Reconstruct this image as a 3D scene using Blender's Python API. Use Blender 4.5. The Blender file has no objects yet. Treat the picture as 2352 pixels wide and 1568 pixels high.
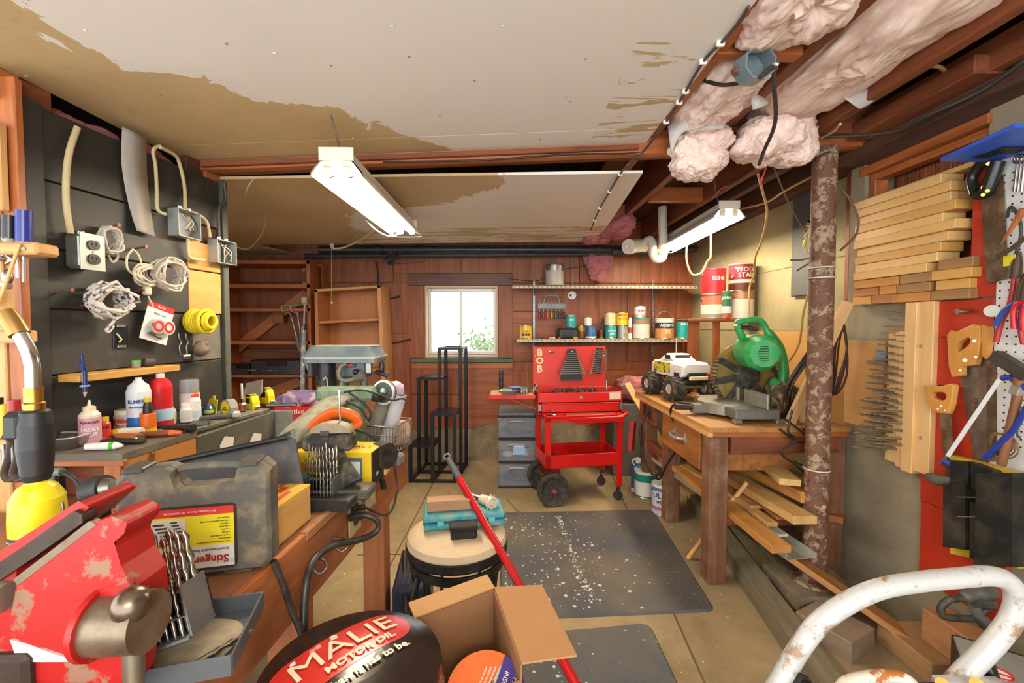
import bpy, math, random
from mathutils import Matrix, Vector, noise
random.seed(7)
sc = bpy.context.scene
col = sc.collection
# ------------------------------------------------------------------ camera, world, exposure
F, IW, IH = 1000.0, 2352.0, 1568.0
CAM = Vector((0, 0, 1.25))
PITCH, YAW = math.atan(36/1000), math.atan(19/1000)
cam = bpy.data.cameras.new('camera'); cam_o = bpy.data.objects.new('camera', cam); col.objects.link(cam_o)
cam.sensor_width = 36; cam.lens = 36*F/IW; cam.clip_start = .02
cam_o.location = CAM; cam_o.rotation_euler = (math.pi/2-PITCH, 0, -YAW)
sc.camera = cam_o
world = bpy.data.worlds.new('world'); sc.world = world; world.use_nodes = True
bg = world.node_tree.nodes['Background']; bg.inputs[0].default_value = (.93, .97, 1, 1); bg.inputs[1].default_value = 3.4
sc.view_settings.view_transform = 'Standard'; sc.view_settings.look = 'None'
sc.view_settings.gamma = 1; sc.view_settings.use_curve_mapping = False
sc.view_settings.exposure = 0.4
def area(name, loc, rot, sx, sy, power, color=(1, .95, .88)):
    l = bpy.data.lights.new(name, 'AREA'); l.shape = 'RECTANGLE'; l.size = sx; l.size_y = sy; l.energy = power; l.color = color
    o = bpy.data.objects.new(name, l); col.objects.link(o); o.location = loc; o.rotation_euler = rot; return o
# soft fill light added out of view behind the camera, for the foreground
area('fill_area_light', (.25, -1.3, 1.98), (math.radians(38), 0, 0), 1.6, .5, 24, (1, .96, .9))
pl_ = bpy.data.lights.new('fill_point_light', 'POINT'); pl_.energy = 20; pl_.shadow_soft_size = .12; pl_.color = (1, .95, .87)  # second added fill light, unseen behind the camera, lifts the ceiling too
plo = bpy.data.objects.new('fill_point_light', pl_); col.objects.link(plo); plo.location = (.1, -.75, 1.62)
# ------------------------------------------------------------------ pixel -> place helpers (camera rays)
RC = Matrix.Rotation(-YAW, 3, 'Z') @ Matrix.Rotation(math.pi/2-PITCH, 3, 'X')
def ray(px, py):
    d = RC @ Vector(((px-IW/2)/F, -(py-IH/2)/F, -1)); return d/d.y
def W(px, py, y): return CAM + ray(px, py)*y
def Wx(px, py, x): d = ray(px, py); return CAM + d*(x/d.x)
def Wz(px, py, z): d = ray(px, py); return CAM + d*((z-1.25)/d.z)
# ------------------------------------------------------------------ materials
def lin(c): c /= 255; return c/12.92 if c <= .04045 else ((c+.055)/1.055)**2.4
def C(h): return (lin(int(h[0:2], 16)), lin(int(h[2:4], 16)), lin(int(h[4:6], 16)), 1)
_M = {}
class NT:
    def __init__(s, name):
        s.m = bpy.data.materials.new(name); s.m.use_nodes = True; s.t = s.m.node_tree; s.b = s.t.nodes['Principled BSDF']
    def n(s, typ, **kw):
        x = s.t.nodes.new(typ)
        for k, v in kw.items():
            if k.startswith('i_'): x.inputs[k[2:].replace('_', ' ')].default_value = v
            else: setattr(x, k, v)
        return x
    def l(s, a, b): s.t.links.new(a, b)
    def co(s, scale=(1, 1, 1), kind='Object'):
        c = s.n('ShaderNodeTexCoord'); m = s.n('ShaderNodeMapping'); m.inputs['Scale'].default_value = scale
        s.l(c.outputs[kind], m.inputs['Vector']); return m.outputs['Vector']
    def noise(s, vec, scale, detail=4, rough=.6, dist=0):
        x = s.n('ShaderNodeTexNoise'); x.inputs['Scale'].default_value = scale; x.inputs['Detail'].default_value = detail
        x.inputs['Roughness'].default_value = rough; x.inputs['Distortion'].default_value = dist; s.l(vec, x.inputs['Vector']); return x.outputs['Fac']
    def ramp(s, fac, stops):
        r = s.n('ShaderNodeValToRGB'); e = r.color_ramp.elements
        while len(e) < len(stops): e.new(.5)
        for q, (p, c) in zip(e, stops): q.position = p; q.color = c
        s.l(fac, r.inputs['Fac']); return r.outputs['Color']
    def mix(s, fac, a, b, typ='MIX'):
        x = s.n('ShaderNodeMix', data_type='RGBA', blend_type=typ)
        for v, i in ((fac, 0), (a, 6), (b, 7)):
            if isinstance(v, (int, float, tuple)): x.inputs[i].default_value = v
            else: s.l(v, x.inputs[i])
        return x.outputs[2]
    def bump(s, h, strength=.3, dist=.01):
        x = s.n('ShaderNodeBump'); x.inputs['Strength'].default_value = strength; x.inputs['Distance'].default_value = dist
        s.l(h, x.inputs['Height']); s.l(x.outputs[0], s.b.inputs['Normal'])
    def rgh(s, r, metal=0, spec=None):
        s.b.inputs['Roughness'].default_value = r; s.b.inputs['Metallic'].default_value = metal
        if spec is not None: s.b.inputs['Specular IOR Level'].default_value = spec
    def col(s, c):
        if isinstance(c, tuple): s.b.inputs['Base Color'].default_value = c
        else: s.l(c, s.b.inputs['Base Color'])
BW = [(.0, (0, 0, 0, 1)), (1, (1, 1, 1, 1))]
def step(a, b): return [(a, (0, 0, 0, 1)), (b, (1, 1, 1, 1))]
def P(h, r=.5, metal=0, dirt=.12, scale=30, bump=0, alpha=None, trans=0, dirtcol=None):
    """plain painted / plastic / metal surface with a little uneven wear"""
    key = ('P', h, r, metal, dirt, scale, bump, alpha, trans, dirtcol)
    if key in _M: return _M[key]
    t = NT('plain_'+h); v = t.co(); f = t.noise(v, scale, 5)
    c = C(h); d = C(dirtcol) if dirtcol else tuple(x*.55 for x in c[:3])+(1,)
    k = t.ramp(f, [(.42, (0, 0, 0, 1)), (.75, (dirt*2,)*3+(1,))])
    t.col(t.mix(k, c, d)); t.rgh(r, metal)
    if bump: t.bump(f, bump, .004)
    if alpha is not None: t.b.inputs['Alpha'].default_value = alpha
    if trans: t.b.inputs['Transmission Weight'].default_value = trans
    _M[key] = t.m; return t.m
def WOOD(h, dark=None, axis='x', scale=1, r=.6, contrast=.6, dirt=0, dirtcol='3a2a1c'):
    key = ('W', h, dark, axis, scale, r, contrast, dirt, dirtcol)
    if key in _M: return _M[key]
    t = NT('wood_'+h+axis); a = {'x': (1.2, 14, 14), 'y': (14, 1.2, 14), 'z': (14, 14, 1.2)}[axis]
    v = t.co(tuple(q*scale for q in a)); f = t.noise(v, 2.2, 6, .62, .9); g = t.noise(v, 9, 3, .7)
    c = C(h); d = C(dark) if dark else tuple(x*.5 for x in c[:3])+(1,)
    k = t.ramp(f, [(.36, (0, 0, 0, 1)), (.66, (contrast,)*3+(1,))])
    cc = t.mix(k, c, d); k2 = t.ramp(g, [(.45, (0, 0, 0, 1)), (.8, (.35,)*3+(1,))]); cc = t.mix(k2, cc, d)
    if dirt:
        n = t.noise(t.co(), 6, 6, .7); kd = t.ramp(n, [(.5, (0, 0, 0, 1)), (.7, (dirt,)*3+(1,))]); cc = t.mix(kd, cc, C(dirtcol))
    t.col(cc); t.rgh(r); t.bump(g, .15, .003); _M[key] = t.m; return t.m
def SPOT(base, spot, scale=20, lo=.55, hi=.62, r=.6, metal=0, bump=.2, detail=6, second=None, kind='Object'):
    """base colour with separate patches (rust, chipped paint, paint specks)"""
    key = ('S', base, spot, scale, lo, hi, r, metal, bump, detail, second)
    if key in _M: return _M[key]
    t = NT('spotted_'+base); v = t.co(); f = t.noise(v, scale, detail, .65); k = t.ramp(f, step(lo, hi))
    cc = t.mix(k, C(base), C(spot))
    if second:
        n = t.noise(t.co((1.7, 1.3, 1.5)), scale*1.9, 6, .7, .5); cc = t.mix(t.ramp(n, step(second[1], second[1]+.05)), cc, C(second[0]))
    t.col(cc); t.rgh(r, metal)
    if bump: t.bump(f, bump, .004)
    _M[key] = t.m; return t.m
def EMIT(h, s):
    key = ('E', h, s)
    if key in _M: return _M[key]
    t = NT('glow_'+h); t.b.inputs['Emission Color'].default_value = C(h); t.b.inputs['Emission Strength'].default_value = s; t.col(C(h)); _M[key] = t.m; return t.m
CHROME = P('c8c8c4', .22, 1, .1); STEEL = P('9a9a96', .38, 1, .3); DSTEEL = P('55534e', .45, .9, .3); BRASS = P('c49a4a', .28, 1, .15)
BLACK = P('1c1b1a', .45, 0, .15, dirtcol='6b5f4c'); GALV = P('9aa0a2', .42, .85, .3, 14)
WHITE = P('e6e3dc', .4, 0, .08); IVORY = P('d9cfae', .45, 0, .1); REDT = P('c0170f', .32, 0, .12, dirtcol='6a0c08')
# ------------------------------------------------------------------ mesh builder
class B:
    def __init__(s, M=None): s.v = []; s.f = []; s.mi = []; s.sm = []; s.M = M or Matrix(); s.k = 0
    def add(s, vs, fs, smooth=False, mi=None):
        o = len(s.v); s.v += [s.M @ Vector(p) for p in vs]
        for f in fs: s.f.append([i+o for i in f]); s.sm.append(smooth); s.mi.append(s.k if mi is None else mi)
        return s
    def at(s, M): s.M = M; return s
    def box(s, c, d, bev=0, mi=None):
        hx, hy, hz = d[0]/2, d[1]/2, d[2]/2; c = Vector(c); b = min(bev, hx*.49, hy*.49, hz*.49)
        if b <= 0:
            vs = [c+Vector((sx*hx, sy*hy, sz*hz)) for sx in (-1, 1) for sy in (-1, 1) for sz in (-1, 1)]
            return s.add(vs, [(0, 1, 3, 2), (4, 6, 7, 5), (0, 4, 5, 1), (2, 3, 7, 6), (0, 2, 6, 4), (1, 5, 7, 3)], False, mi)
        vs = []; ix = {}
        for sx in (-1, 1):
            for sy in (-1, 1):
                for sz in (-1, 1):
                    for a in range(3):
                        p = [sx*(hx-b), sy*(hy-b), sz*(hz-b)]; p[a] = (sx*hx, sy*hy, sz*hz)[a]
                        ix[(sx, sy, sz, a)] = len(vs); vs.append(c+Vector(p))
        fs = []
        def q(keys, outward):
            f = [ix[k] for k in keys]; pts = [vs[i]-c for i in f]; nrm = (pts[1]-pts[0]).cross(pts[2]-pts[0])
            if nrm.dot(sum(pts, Vector())) < 0: f = f[::-1]
            fs.append(f)
        for a in range(3):
            u, w = [(1, 2), (0, 2), (0, 1)][a]
            for sg in (-1, 1):
                ks = []
                for su, sw in ((-1, -1), (1, -1), (1, 1), (-1, 1)):
                    t = [0, 0, 0]; t[a] = sg; t[u] = su; t[w] = sw; ks.append((t[0], t[1], t[2], a))
                q(ks, None)
            for su in (-1, 1):
                for sw in (-1, 1):
                    ks = []
                    for sg, ax in ((-1, u), (1, u), (1, w), (-1, w)):
                        t = [0, 0, 0]; t[a] = sg; t[u] = su; t[w] = sw; ks.append((t[0], t[1], t[2], ax))
                    q(ks, None)
        for sx in (-1, 1):
            for sy in (-1, 1):
                for sz in (-1, 1): q([(sx, sy, sz, a) for a in range(3)], None)
        return s.add(vs, fs, False, mi)
    def cyl(s, p0, p1, r0, r1=None, n=16, cap=True, mi=None, smooth=True):
        r1 = r0 if r1 is None else r1; p0 = Vector(p0); p1 = Vector(p1); d = (p1-p0).normalized()
        u = d.orthogonal().normalized(); w = d.cross(u); vs = []
        for p, r in ((p0, r0), (p1, r1)):
            for i in range(n): a = 2*math.pi*i/n; vs.append(p+u*math.cos(a)*r+w*math.sin(a)*r)
        s.add(vs, [(i, (i+1) % n, n+(i+1) % n, n+i) for i in range(n)], smooth, mi)
        if cap:
            s.add(vs[:n], [tuple(range(n))[::-1]], False, mi); s.add(vs[n:], [tuple(range(n))], False, mi)
        return s
    def tube(s, pts, r, n=8, closed=False, mi=None, cap=True, flat=1.0):
        pts = [Vector(p) for p in pts]; m = len(pts); rr = r if isinstance(r, (list, tuple)) else [r]*m
        vs = []; u = None
        for i, p in enumerate(pts):
            a = pts[i-1] if (i or closed) else p; b = pts[(i+1) % m] if (i < m-1 or closed) else p
            d = (b-a).normalized() if (b-a).length > 1e-9 else Vector((0, 0, 1))
            u = d.orthogonal().normalized() if u is None else (u-d*u.dot(d)).normalized()
            w = d.cross(u)
            for j in range(n): t = 2*math.pi*j/n; vs.append(p+(u*math.cos(t)+w*math.sin(t)*flat)*rr[i])
        fs = [(i*n+j, i*n+(j+1) % n, ((i+1) % m)*n+(j+1) % n, ((i+1) % m)*n+j) for i in range(m if closed else m-1) for j in range(n)]
        s.add(vs, fs, True, mi)
        if cap and not closed: s.add(vs[:n], [tuple(range(n))[::-1]], False, mi); s.add(vs[-n:], [tuple(range(n))], False, mi)
        return s
    def lathe(s, prof, n=24, c=(0, 0, 0), mi=None, smooth=True, caps=True):
        """prof: (r, z[, material]) from bottom to top"""
        c = Vector(c); m = len(prof)
        for k in range(m-1):
            (r0, z0), (r1, z1) = prof[k][:2], prof[k+1][:2]; q = prof[k][2] if len(prof[k]) > 2 else mi
            vs = [c+Vector((r*math.cos(2*math.pi*i/n), r*math.sin(2*math.pi*i/n), z)) for r, z in ((r0, z0), (r1, z1)) for i in range(n)]
            if r0 < 1e-6: s.add(vs[n-1:], [(0, (i+1) % n+1, i+1)[::-1] for i in range(n)], smooth, q)
            elif r1 < 1e-6: s.add(vs[:n+1], [(i, (i+1) % n, n) for i in range(n)], smooth, q)
            else: s.add(vs, [(i, (i+1) % n, n+(i+1) % n, n+i) for i in range(n)], smooth, q)
        if caps:
            for r, z, q, rev in ((prof[0][0], prof[0][1], prof[0][2] if len(prof[0]) > 2 else mi, True), (prof[-1][0], prof[-1][1], prof[-2][2] if len(prof[-2]) > 2 else mi, False)):
                if r > 1e-6:
                    vs = [c+Vector((r*math.cos(2*math.pi*i/n), r*math.sin(2*math.pi*i/n), z)) for i in range(n)]
                    s.add(vs, [tuple(range(n))[::-1] if rev else tuple(range(n))], False, q)
        return s
    def prism(s, poly, h, mi=None, z0=0, smooth=False, poly2=None):
        n = len(poly); p2 = poly2 or poly
        a = sum(poly[i][0]*poly[(i+1) % n][1]-poly[(i+1) % n][0]*poly[i][1] for i in range(n))
        if a < 0: poly = poly[::-1]; p2 = p2[::-1]
        b = [(x, y, z0) for x, y in poly]; t = [(x, y, z0+h) for x, y in p2]
        s.add(b+t, [tuple(range(n))[::-1], tuple(range(n, 2*n))], False, mi)
        return s.add(b+t, [(i, (i+1) % n, n+(i+1) % n, n+i) for i in range(n)], smooth, mi)
    def sph(s, c, r, n=12, m=8, mi=None):
        c = Vector(c); rx, ry, rz = r if isinstance(r, (tuple, list)) else (r, r, r); vs = [c+Vector((0, 0, -rz))]
        for j in range(1, m):
            t = math.pi*j/m-math.pi/2
            for i in range(n): a = 2*math.pi*i/n; vs.append(c+Vector((rx*math.cos(t)*math.cos(a), ry*math.cos(t)*math.sin(a), rz*math.sin(t))))
        vs.append(c+Vector((0, 0, rz))); fs = [(0, 1+(i+1) % n, 1+i) for i in range(n)]; e = len(vs)-1
        for j in range(m-2):
            for i in range(n): fs.append((1+j*n+i, 1+j*n+(i+1) % n, 1+(j+1)*n+(i+1) % n, 1+(j+1)*n+i))
        o = 1+(m-2)*n; fs += [(o+i, o+(i+1) % n, e) for i in range(n)]
        return s.add(vs, fs, True, mi)
    def tor(s, c, R, r, n=28, m=8, axis='z', mi=None):
        pts = []
        for i in range(n):
            a = 2*math.pi*i/n; q = (R*math.cos(a), R*math.sin(a)); c_ = Vector(c)
            pts.append(c_+Vector({'z': (q[0], q[1], 0), 'y': (q[0], 0, q[1]), 'x': (0, q[0], q[1])}[axis]))
        return s.tube(pts, r, m, True, mi)
    def grid(s, fn, nu, nv, smooth=True, mi=None, both=False):
        vs = [fn(i/nu, j/nv) for j in range(nv+1) for i in range(nu+1)]
        fs = [(j*(nu+1)+i, j*(nu+1)+i+1, (j+1)*(nu+1)+i+1, (j+1)*(nu+1)+i) for j in range(nv) for i in range(nu)]
        return s.add(vs, fs, smooth, mi)
    def o(s, name, mats, parent=None, label=None, cat=None, group=None, kind=None, M=None, world=False):
        if not isinstance(mats, (list, tuple)): mats = [mats]
        vs = [Vector(p) for p in s.v]
        if parent is not None and world:
            iv = PM[parent].inverted(); vs = [iv @ p for p in vs]
        off = Vector()
        if parent is None and M is None:
            xs, ys, zs = [p.x for p in vs], [p.y for p in vs], [p.z for p in vs]
            off = Vector(((min(xs)+max(xs))/2, (min(ys)+max(ys))/2, min(zs))); vs = [p-off for p in vs]
        me = bpy.data.meshes.new(name); me.from_pydata([tuple(p) for p in vs], [], s.f)
        for m in mats: me.materials.append(m)
        me.polygons.foreach_set('material_index', [min(i, len(mats)-1) for i in s.mi]); me.polygons.foreach_set('use_smooth', s.sm); me.update()
        ob = bpy.data.objects.new(name, me); col.objects.link(ob)
        if M is not None: ob.matrix_basis = M
        else: ob.location = off
        if parent is not None: ob.parent = parent
        PM[ob] = (PM[parent] if parent is not None else Matrix()) @ (M if M is not None else Matrix.Translation(off))
        tag(ob, label, cat, group, kind); return ob
PM = {}
def tag(o, label=None, cat=None, group=None, kind=None):
    for k, v in (('label', label), ('category', cat), ('group', group), ('kind', kind)):
        if v: o[k] = v
    return o
def T(name, label, cat, loc=(0, 0, 0), rz=0, group=None, M=None, kind=None, parent=None):
    o = bpy.data.objects.new(name, None); col.objects.link(o); o.empty_display_size = .05
    o.matrix_basis = M if M is not None else Matrix.Translation(Vector(loc)) @ Matrix.Rotation(rz, 4, 'Z')
    PM[o] = o.matrix_basis.copy()
    if parent is not None: o.parent = parent; PM[o] = PM[parent] @ PM[o]
    return tag(o, label, cat, group, kind)
def copy_tree(o, M=None, label=None, group=None, parent=None):
    c = o.copy(); col.objects.link(c); c.parent = parent
    if M is not None: c.matrix_basis = M
    PM[c] = (PM[parent] if parent is not None else Matrix()) @ c.matrix_basis
    if label: c['label'] = label
    if group: c['group'] = group
    for ch in list(o.children): copy_tree(ch, None, None, None, c)
    return c
def TR(x, y, z): return Matrix.Translation((x, y, z))
def RZ(a): return Matrix.Rotation(math.radians(a), 4, 'Z')
def RX(a): return Matrix.Rotation(math.radians(a), 4, 'X')
def RY(a): return Matrix.Rotation(math.radians(a), 4, 'Y')
def frame(o, x, up=(0, 0, 1)):
    """matrix with local x along x and local z near up, at o"""
    x = Vector(x).normalized(); up = Vector(up); y = up.cross(x)
    y = y.normalized() if y.length > 1e-6 else x.orthogonal().normalized(); z = x.cross(y)
    m = Matrix((x, y, z)).transposed().to_4x4(); m.translation = Vector(o); return m
def board(name, p0, p1, w, t, mat, parent=None, up=(0, 0, 1), bev=.002, **kw):
    """plank from p0 to p1 (centre line); width w across, thickness t along up"""
    p0 = Vector(p0); p1 = Vector(p1); L = (p1-p0).length; M = frame((p0+p1)/2, p1-p0, up)
    if parent is not None: M = PM[parent].inverted() @ M
    return B().box((0, 0, 0), (L, w, t), bev).o(name, mat, parent, M=M, **kw)
_tx = {}
def text(s, size, mat, parent, M, bend=None, name='lettering', ext=.0004, align='CENTER', xs=1.0, bold=0, world=False):
    """flat lettering; bend=radius wraps it round a vertical cylinder (local y towards -normal)"""
    key = (s, size, ext, align, bold)
    if key not in _tx:
        cu = bpy.data.curves.new('t', 'FONT'); cu.body = s; cu.size = size; cu.align_x = align; cu.align_y = 'CENTER'; cu.extrude = ext; cu.offset = bold; cu.resolution_u = 2
        ob = bpy.data.objects.new('t', cu); col.objects.link(ob); dg = bpy.context.evaluated_depsgraph_get()
        me = bpy.data.meshes.new_from_object(ob.evaluated_get(dg)); _tx[key] = ([tuple(v.co) for v in me.vertices], [tuple(p.vertices) for p in me.polygons])
        bpy.data.objects.remove(ob); bpy.data.curves.remove(cu); bpy.data.meshes.remove(me)
    vs, fs = _tx[key]; b = B()
    if bend:
        nv = []
        for x, y, z in vs: a = x*xs/bend; R = bend+z+.0004; nv.append((R*math.sin(a), -R*math.cos(a), y))
        b.add(nv, fs)
    else: b.add([(x*xs, y, z) for x, y, z in vs], fs)
    if parent is not None and world: M = PM[parent].inverted() @ M
    return b.o(name, mat, parent, M=M)
def smooth_path(pts, k=6, closed=False):
    pts = [Vector(p) for p in pts]; n = len(pts); out = []
    for i in range(n if closed else n-1):
        p0 = pts[(i-1) % n] if (i or closed) else pts[0]; p1 = pts[i]; p2 = pts[(i+1) % n]; p3 = pts[(i+2) % n] if (i+2 < n or closed) else pts[-1]
        for j in range(k):
            t = j/k; out.append(.5*((2*p1)+(p2-p0)*t+(2*p0-5*p1+4*p2-p3)*t*t+(3*p1-p0-3*p2+p3)*t**3))
    if not closed: out.append(pts[-1])
    return out
def wire(name, pts, r, mat, label=None, cat='cable', parent=None, k=6, group=None, flat=1.0, n=7):
    b = B().tube(smooth_path(pts, k), r, n, flat=flat)
    if parent is not None: return b.o(name, mat, parent, world=True)
    return b.o(name, mat, None, label, cat, group)
def rpoly(w, h, r, n=4):
    out = []
    for cx, cy, a0 in ((w/2-r, h/2-r, 0), (-w/2+r, h/2-r, 90), (-w/2+r, -h/2+r, 180), (w/2-r, -h/2+r, 270)):
        for i in range(n+1): a = math.radians(a0+90*i/n); out.append((cx+r*math.cos(a), cy+r*math.sin(a)))
    return out

# ================================================================== structure
def concrete(name, h, d, scale=3, seam=0):
    key = ('conc', name)
    if key in _M: return _M[key]
    t = NT(name); v = t.co(); f = t.noise(v, scale, 8, .7, .4); g = t.noise(v, 60, 4, .7)
    c = t.mix(t.ramp(f, [(.35, (0, 0, 0, 1)), (.68, (1, 1, 1, 1))]), C(h), C(d)); c = t.mix(t.ramp(g, [(.5, (0, 0, 0, 1)), (.8, (.4,)*3+(1,))]), c, C(d))
    if seam:   # light paint spatter
        s1 = t.noise(v, 38, 2, .5); s2 = t.noise(v, 1.6, 3, .6)
        k = t.mix(1.0, t.ramp(s1, step(.69, .72)), t.ramp(s2, step(.46, .6)), 'MULTIPLY'); c = t.mix(k, c, C('cfc6b4'))
    t.col(c); t.rgh(.85); t.bump(g, .25, .004); _M[key] = t.m; return t.m
FLOORM = concrete('floor_concrete', 'a8926c', '7d6c51', 2.2, 1)
WALLC = concrete('wall_concrete', '9d9179', '77694f', 2.5)
WALLP = concrete('painted_concrete', 'a99c72', '857a5c', 1.6)
KERB = concrete('kerb_concrete', '8f7f66', '5f5342', 5)
def drywall(name, pts, extra):
    t = NT(name); c = t.n('ShaderNodeTexCoord'); sep = t.n('ShaderNodeSeparateXYZ'); t.l(c.outputs['Object'], sep.inputs[0])
    def mth(op, a, b):
        x = t.n('ShaderNodeMath', operation=op)
        for i, v in enumerate((a, b)):
            if isinstance(v, (int, float)): x.inputs[i].default_value = v
            else: t.l(v, x.inputs[i])
        return x.outputs[0]
    y0, y1 = pts[0][0], pts[-1][0]; yy = mth('DIVIDE', mth('SUBTRACT', sep.outputs[1], y0), y1-y0)
    r = t.ramp(yy, [((q-y0)/(y1-y0), ((x+3)/6,)*3+(1,)) for q, x in pts]); g = mth('SUBTRACT', mth('MULTIPLY', r, 6), 3)
    nz = t.noise(t.co((6, 3, 1)), 2, 5, .6, 1.2); g = mth('ADD', g, mth('MULTIPLY', mth('SUBTRACT', nz, .5), .3))
    k = mth('LESS_THAN', sep.outputs[0], g)
    n2 = t.noise(t.co((1, 5, 1)), 2.3, 5, .7, .6); e = mth('MULTIPLY', mth('GREATER_THAN', sep.outputs[0], extra[0]), mth('GREATER_THAN', sep.outputs[1], extra[1]))
    k2 = mth('MULTIPLY', e, mth('GREATER_THAN', n2, extra[2])); k = mth('MAXIMUM', k, k2)
    big = t.noise(t.co(), 1.5, 4, .6); tan = t.mix(t.ramp(big, step(.4, .65)), C('c9b084'), C('bca273'))
    edge = t.noise(t.co((5, 5, 1)), 4, 5, .7); tan = t.mix(t.ramp(edge, [(.55, (0, 0, 0, 1)), (.7, (.4, .4, .4, 1))]), tan, C('b98a5c'))
    t.col(t.mix(k, C('e4dfd6'), tan)); t.rgh(.62); t.bump(t.noise(t.co(), 25, 3), .06, .004); return t.m
DRY1 = drywall('ceiling_paint_near', [(-1.7, -1.0), (.92, -1.0), (1.1, -1.05), (1.22, -1.0), (1.25, -.88), (1.39, -.79), (1.47, -.52), (1.63, -.45), (1.9, -.12)], (.36, 1.2, .56))
DRY2 = drywall('ceiling_paint_far', [(1.8, -.05), (2.05, .02), (2.2, -.1), (2.45, -.35), (2.6, -.9), (4.2, -1.4)], (-3, 3.1, .52))
REDW = [WOOD('a05a30', '642f16', a, s, .5, .75) for a, s in (('z', .55), ('z', .4), ('x', .5))]
OLDW = {a: WOOD('8a4b2a', '4a2413', a, .8, .6, .7) for a in 'xyz'}
DARKW = {a: WOOD('5c3a24', '2e1a10', a, .8, .75, .7) for a in 'xyz'}
PINE = {a: WOOD('d8a868', 'b57c42', a, .8, .55, .55) for a in 'xyz'}
ORANGE = {a: WOOD('b96c38', '7e401c', a, .8, .5, .6) for a in 'xyz'}
BENCHW = {a: WOOD('a8683e', '6d3a1e', a, .7, .55, .65, .35) for a in 'xyz'}
ID = Matrix()
def slab(p4, t, b=None):
    """quad slab: four bottom corners, thickness t upward"""
    b = b or B(); p = [Vector(q) for q in p4]; u = [q+Vector((0, 0, t)) for q in p]
    return b.add(p+u, [(3, 2, 1, 0), (4, 5, 6, 7), (0, 1, 5, 4), (1, 2, 6, 5), (2, 3, 7, 6), (3, 0, 4, 7)])
# ---- floor
B().box((0, 7, .15), (9, 5.2, .3)).o('ground', P('8a8f78', .9), None, kind='structure', M=ID)
fl = B().box((-.4, 1.3, -.05), (5.2, 6.2, .1)).o('floor', FLOORM, None, kind='structure', M=ID)
JN = P('5e5240', .9)
for i, (a, b_) in enumerate(((((.02, 3.1), (.3, 2.3))), ((.62, .6), (.95, 4.05)), ((-.8, 2.35), (-.35, 2.35)), ((-.62, 1.3), (-.55, 3.9)), ((.66, 1.15), (1.6, 1.1)))):
    p, q = Vector((*a, .0005)), Vector((*b_, .0005)); board('control_joint', p, q, .008, .002, JN, fl, bev=0)
# ---- ceilings
def zc(x): return 1.92+(x+1.305)*.0575
ce = T('ceiling', None, None, (0, 0, 1.9), kind='structure')
slab([(-1.305, -1.7, zc(-1.305)), (.607, -1.7, zc(.607)), (.607, 1.735, zc(.607)), (-1.305, 1.675, zc(-1.305))], .012).o('drywall_sheet', DRY1, ce, world=True, M=TR(0, 0, -1.9))
slab([(-1.305, 1.679, zc(-1.305)), (.607, 1.739, zc(.607)), (.607, 1.895, zc(.607)), (-1.305, 1.835, zc(-1.305))], .012).o('drywall_sheet', DRY1, ce, world=True, M=TR(0, 0, -1.9))
slab([(-2.75, 1.9, 1.84), (.62, 1.955, 1.93), (.80, 3.74, 1.972), (-2.75, 3.62, 1.90)], .012).o('drywall_sheet', DRY2, ce, world=True, M=TR(0, 0, -1.9))
slab([(-2.75, 3.62, 1.90), (-2.05, 3.645, 1.915), (-1.95, 4.15, 1.915), (-2.75, 4.15, 1.90)], .012).o('drywall_sheet', DRY2, ce, world=True, M=TR(0, 0, -1.9))
def fix_ce():
    for c in ce.children:
        # sheets keep world coordinates for their paint pattern
        c.matrix_basis = PM[ce].inverted(); me = c.data
fix_ce()
for c in ce.children:
    for v in c.data.vertices: v.co = PM[ce] @ v.co
# ---- subfloor, joists, beam
sf = B().box((-.45, 1.2, 2.262), (4.9, 6.0, .02)).o('subfloor', DARKW['y'], None, kind='structure', M=ID)
for i in range(14): B().box((.55+i*.09, 1.2, 2.245), (.086, 5.9, .012)).o('subfloor_board', DARKW['y'], sf)
js = T('joists', None, None, (0, 0, 2.05), kind='structure')
for x in (.633, .922-.021, 1.331-.021): B().box((x, 1.25, 2.142), (.042, 5.7, .184), .003).o('joist', ORANGE['y'] if x < .7 else OLDW['y'], js, world=True)
for x in (-.2, -1.0, -1.8): B().box((x, 3.9, 2.142), (.042, .5, .184)).o('joist', OLDW['y'], js, world=True)
p0, p1 = Vector((-1.33, 1.87, 1.9325)), Vector((1.72, 1.945, 2.092))
bm = T('ceiling_beam', None, None, p0, kind='structure')
board('beam_timber', p0+Vector((0, -.022, 0)), p1+Vector((0, -.022, 0)), .042, .10, ORANGE['x'], bm)
board('beam_timber', p0+Vector((0, .022, .004)), p1+Vector((0, .022, .004)), .042, .10, OLDW['x'], bm)
board('beam_strip', p0+Vector((.1, -.052, -.028)), p0+Vector((1.9, -.005, .074)), .018, .02, OLDW['x'], bm)
b1 = board('blocking', (.625, 1.31, 2.09), (.88, 1.31, 2.09), .042, .09, ORANGE['x'], js)
board('blocking', (.94, 2.85, 2.1), (1.29, 2.85, 2.1), .05, .09, ORANGE['x'], js)
board('blocking', (.65, 3.2, 2.09), (.9, 3.2, 2.09), .04, .08, ORANGE['x'], js)
rim = T('rim_joist', None, None, (1.65, 1.2, 2.0), kind='structure')
B().box((1.72, 1.25, 2.15), (.05, 5.7, .21)).o('rim_board', DARKW['y'], rim, world=True)
B().box((1.635, .8, 2.02), (.14, 2.5, .05), .004).o('sill_plate', DARKW['y'], rim, world=True)
B().box((1.79, 3.15, 2.055), (.16, 2.1, .05), .004).o('sill_plate', DARKW['y'], rim, world=True)
B().box((1.55, .7, 2.1), (.05, 2.3, .10), .004).o('ledger_board', OLDW['y'], rim, world=True)
B().box((1.45, 3.0, 2.10), (.05, 2.0, .10), .004).o('ledger_board', DARKW['y'], rim, world=True)
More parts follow.
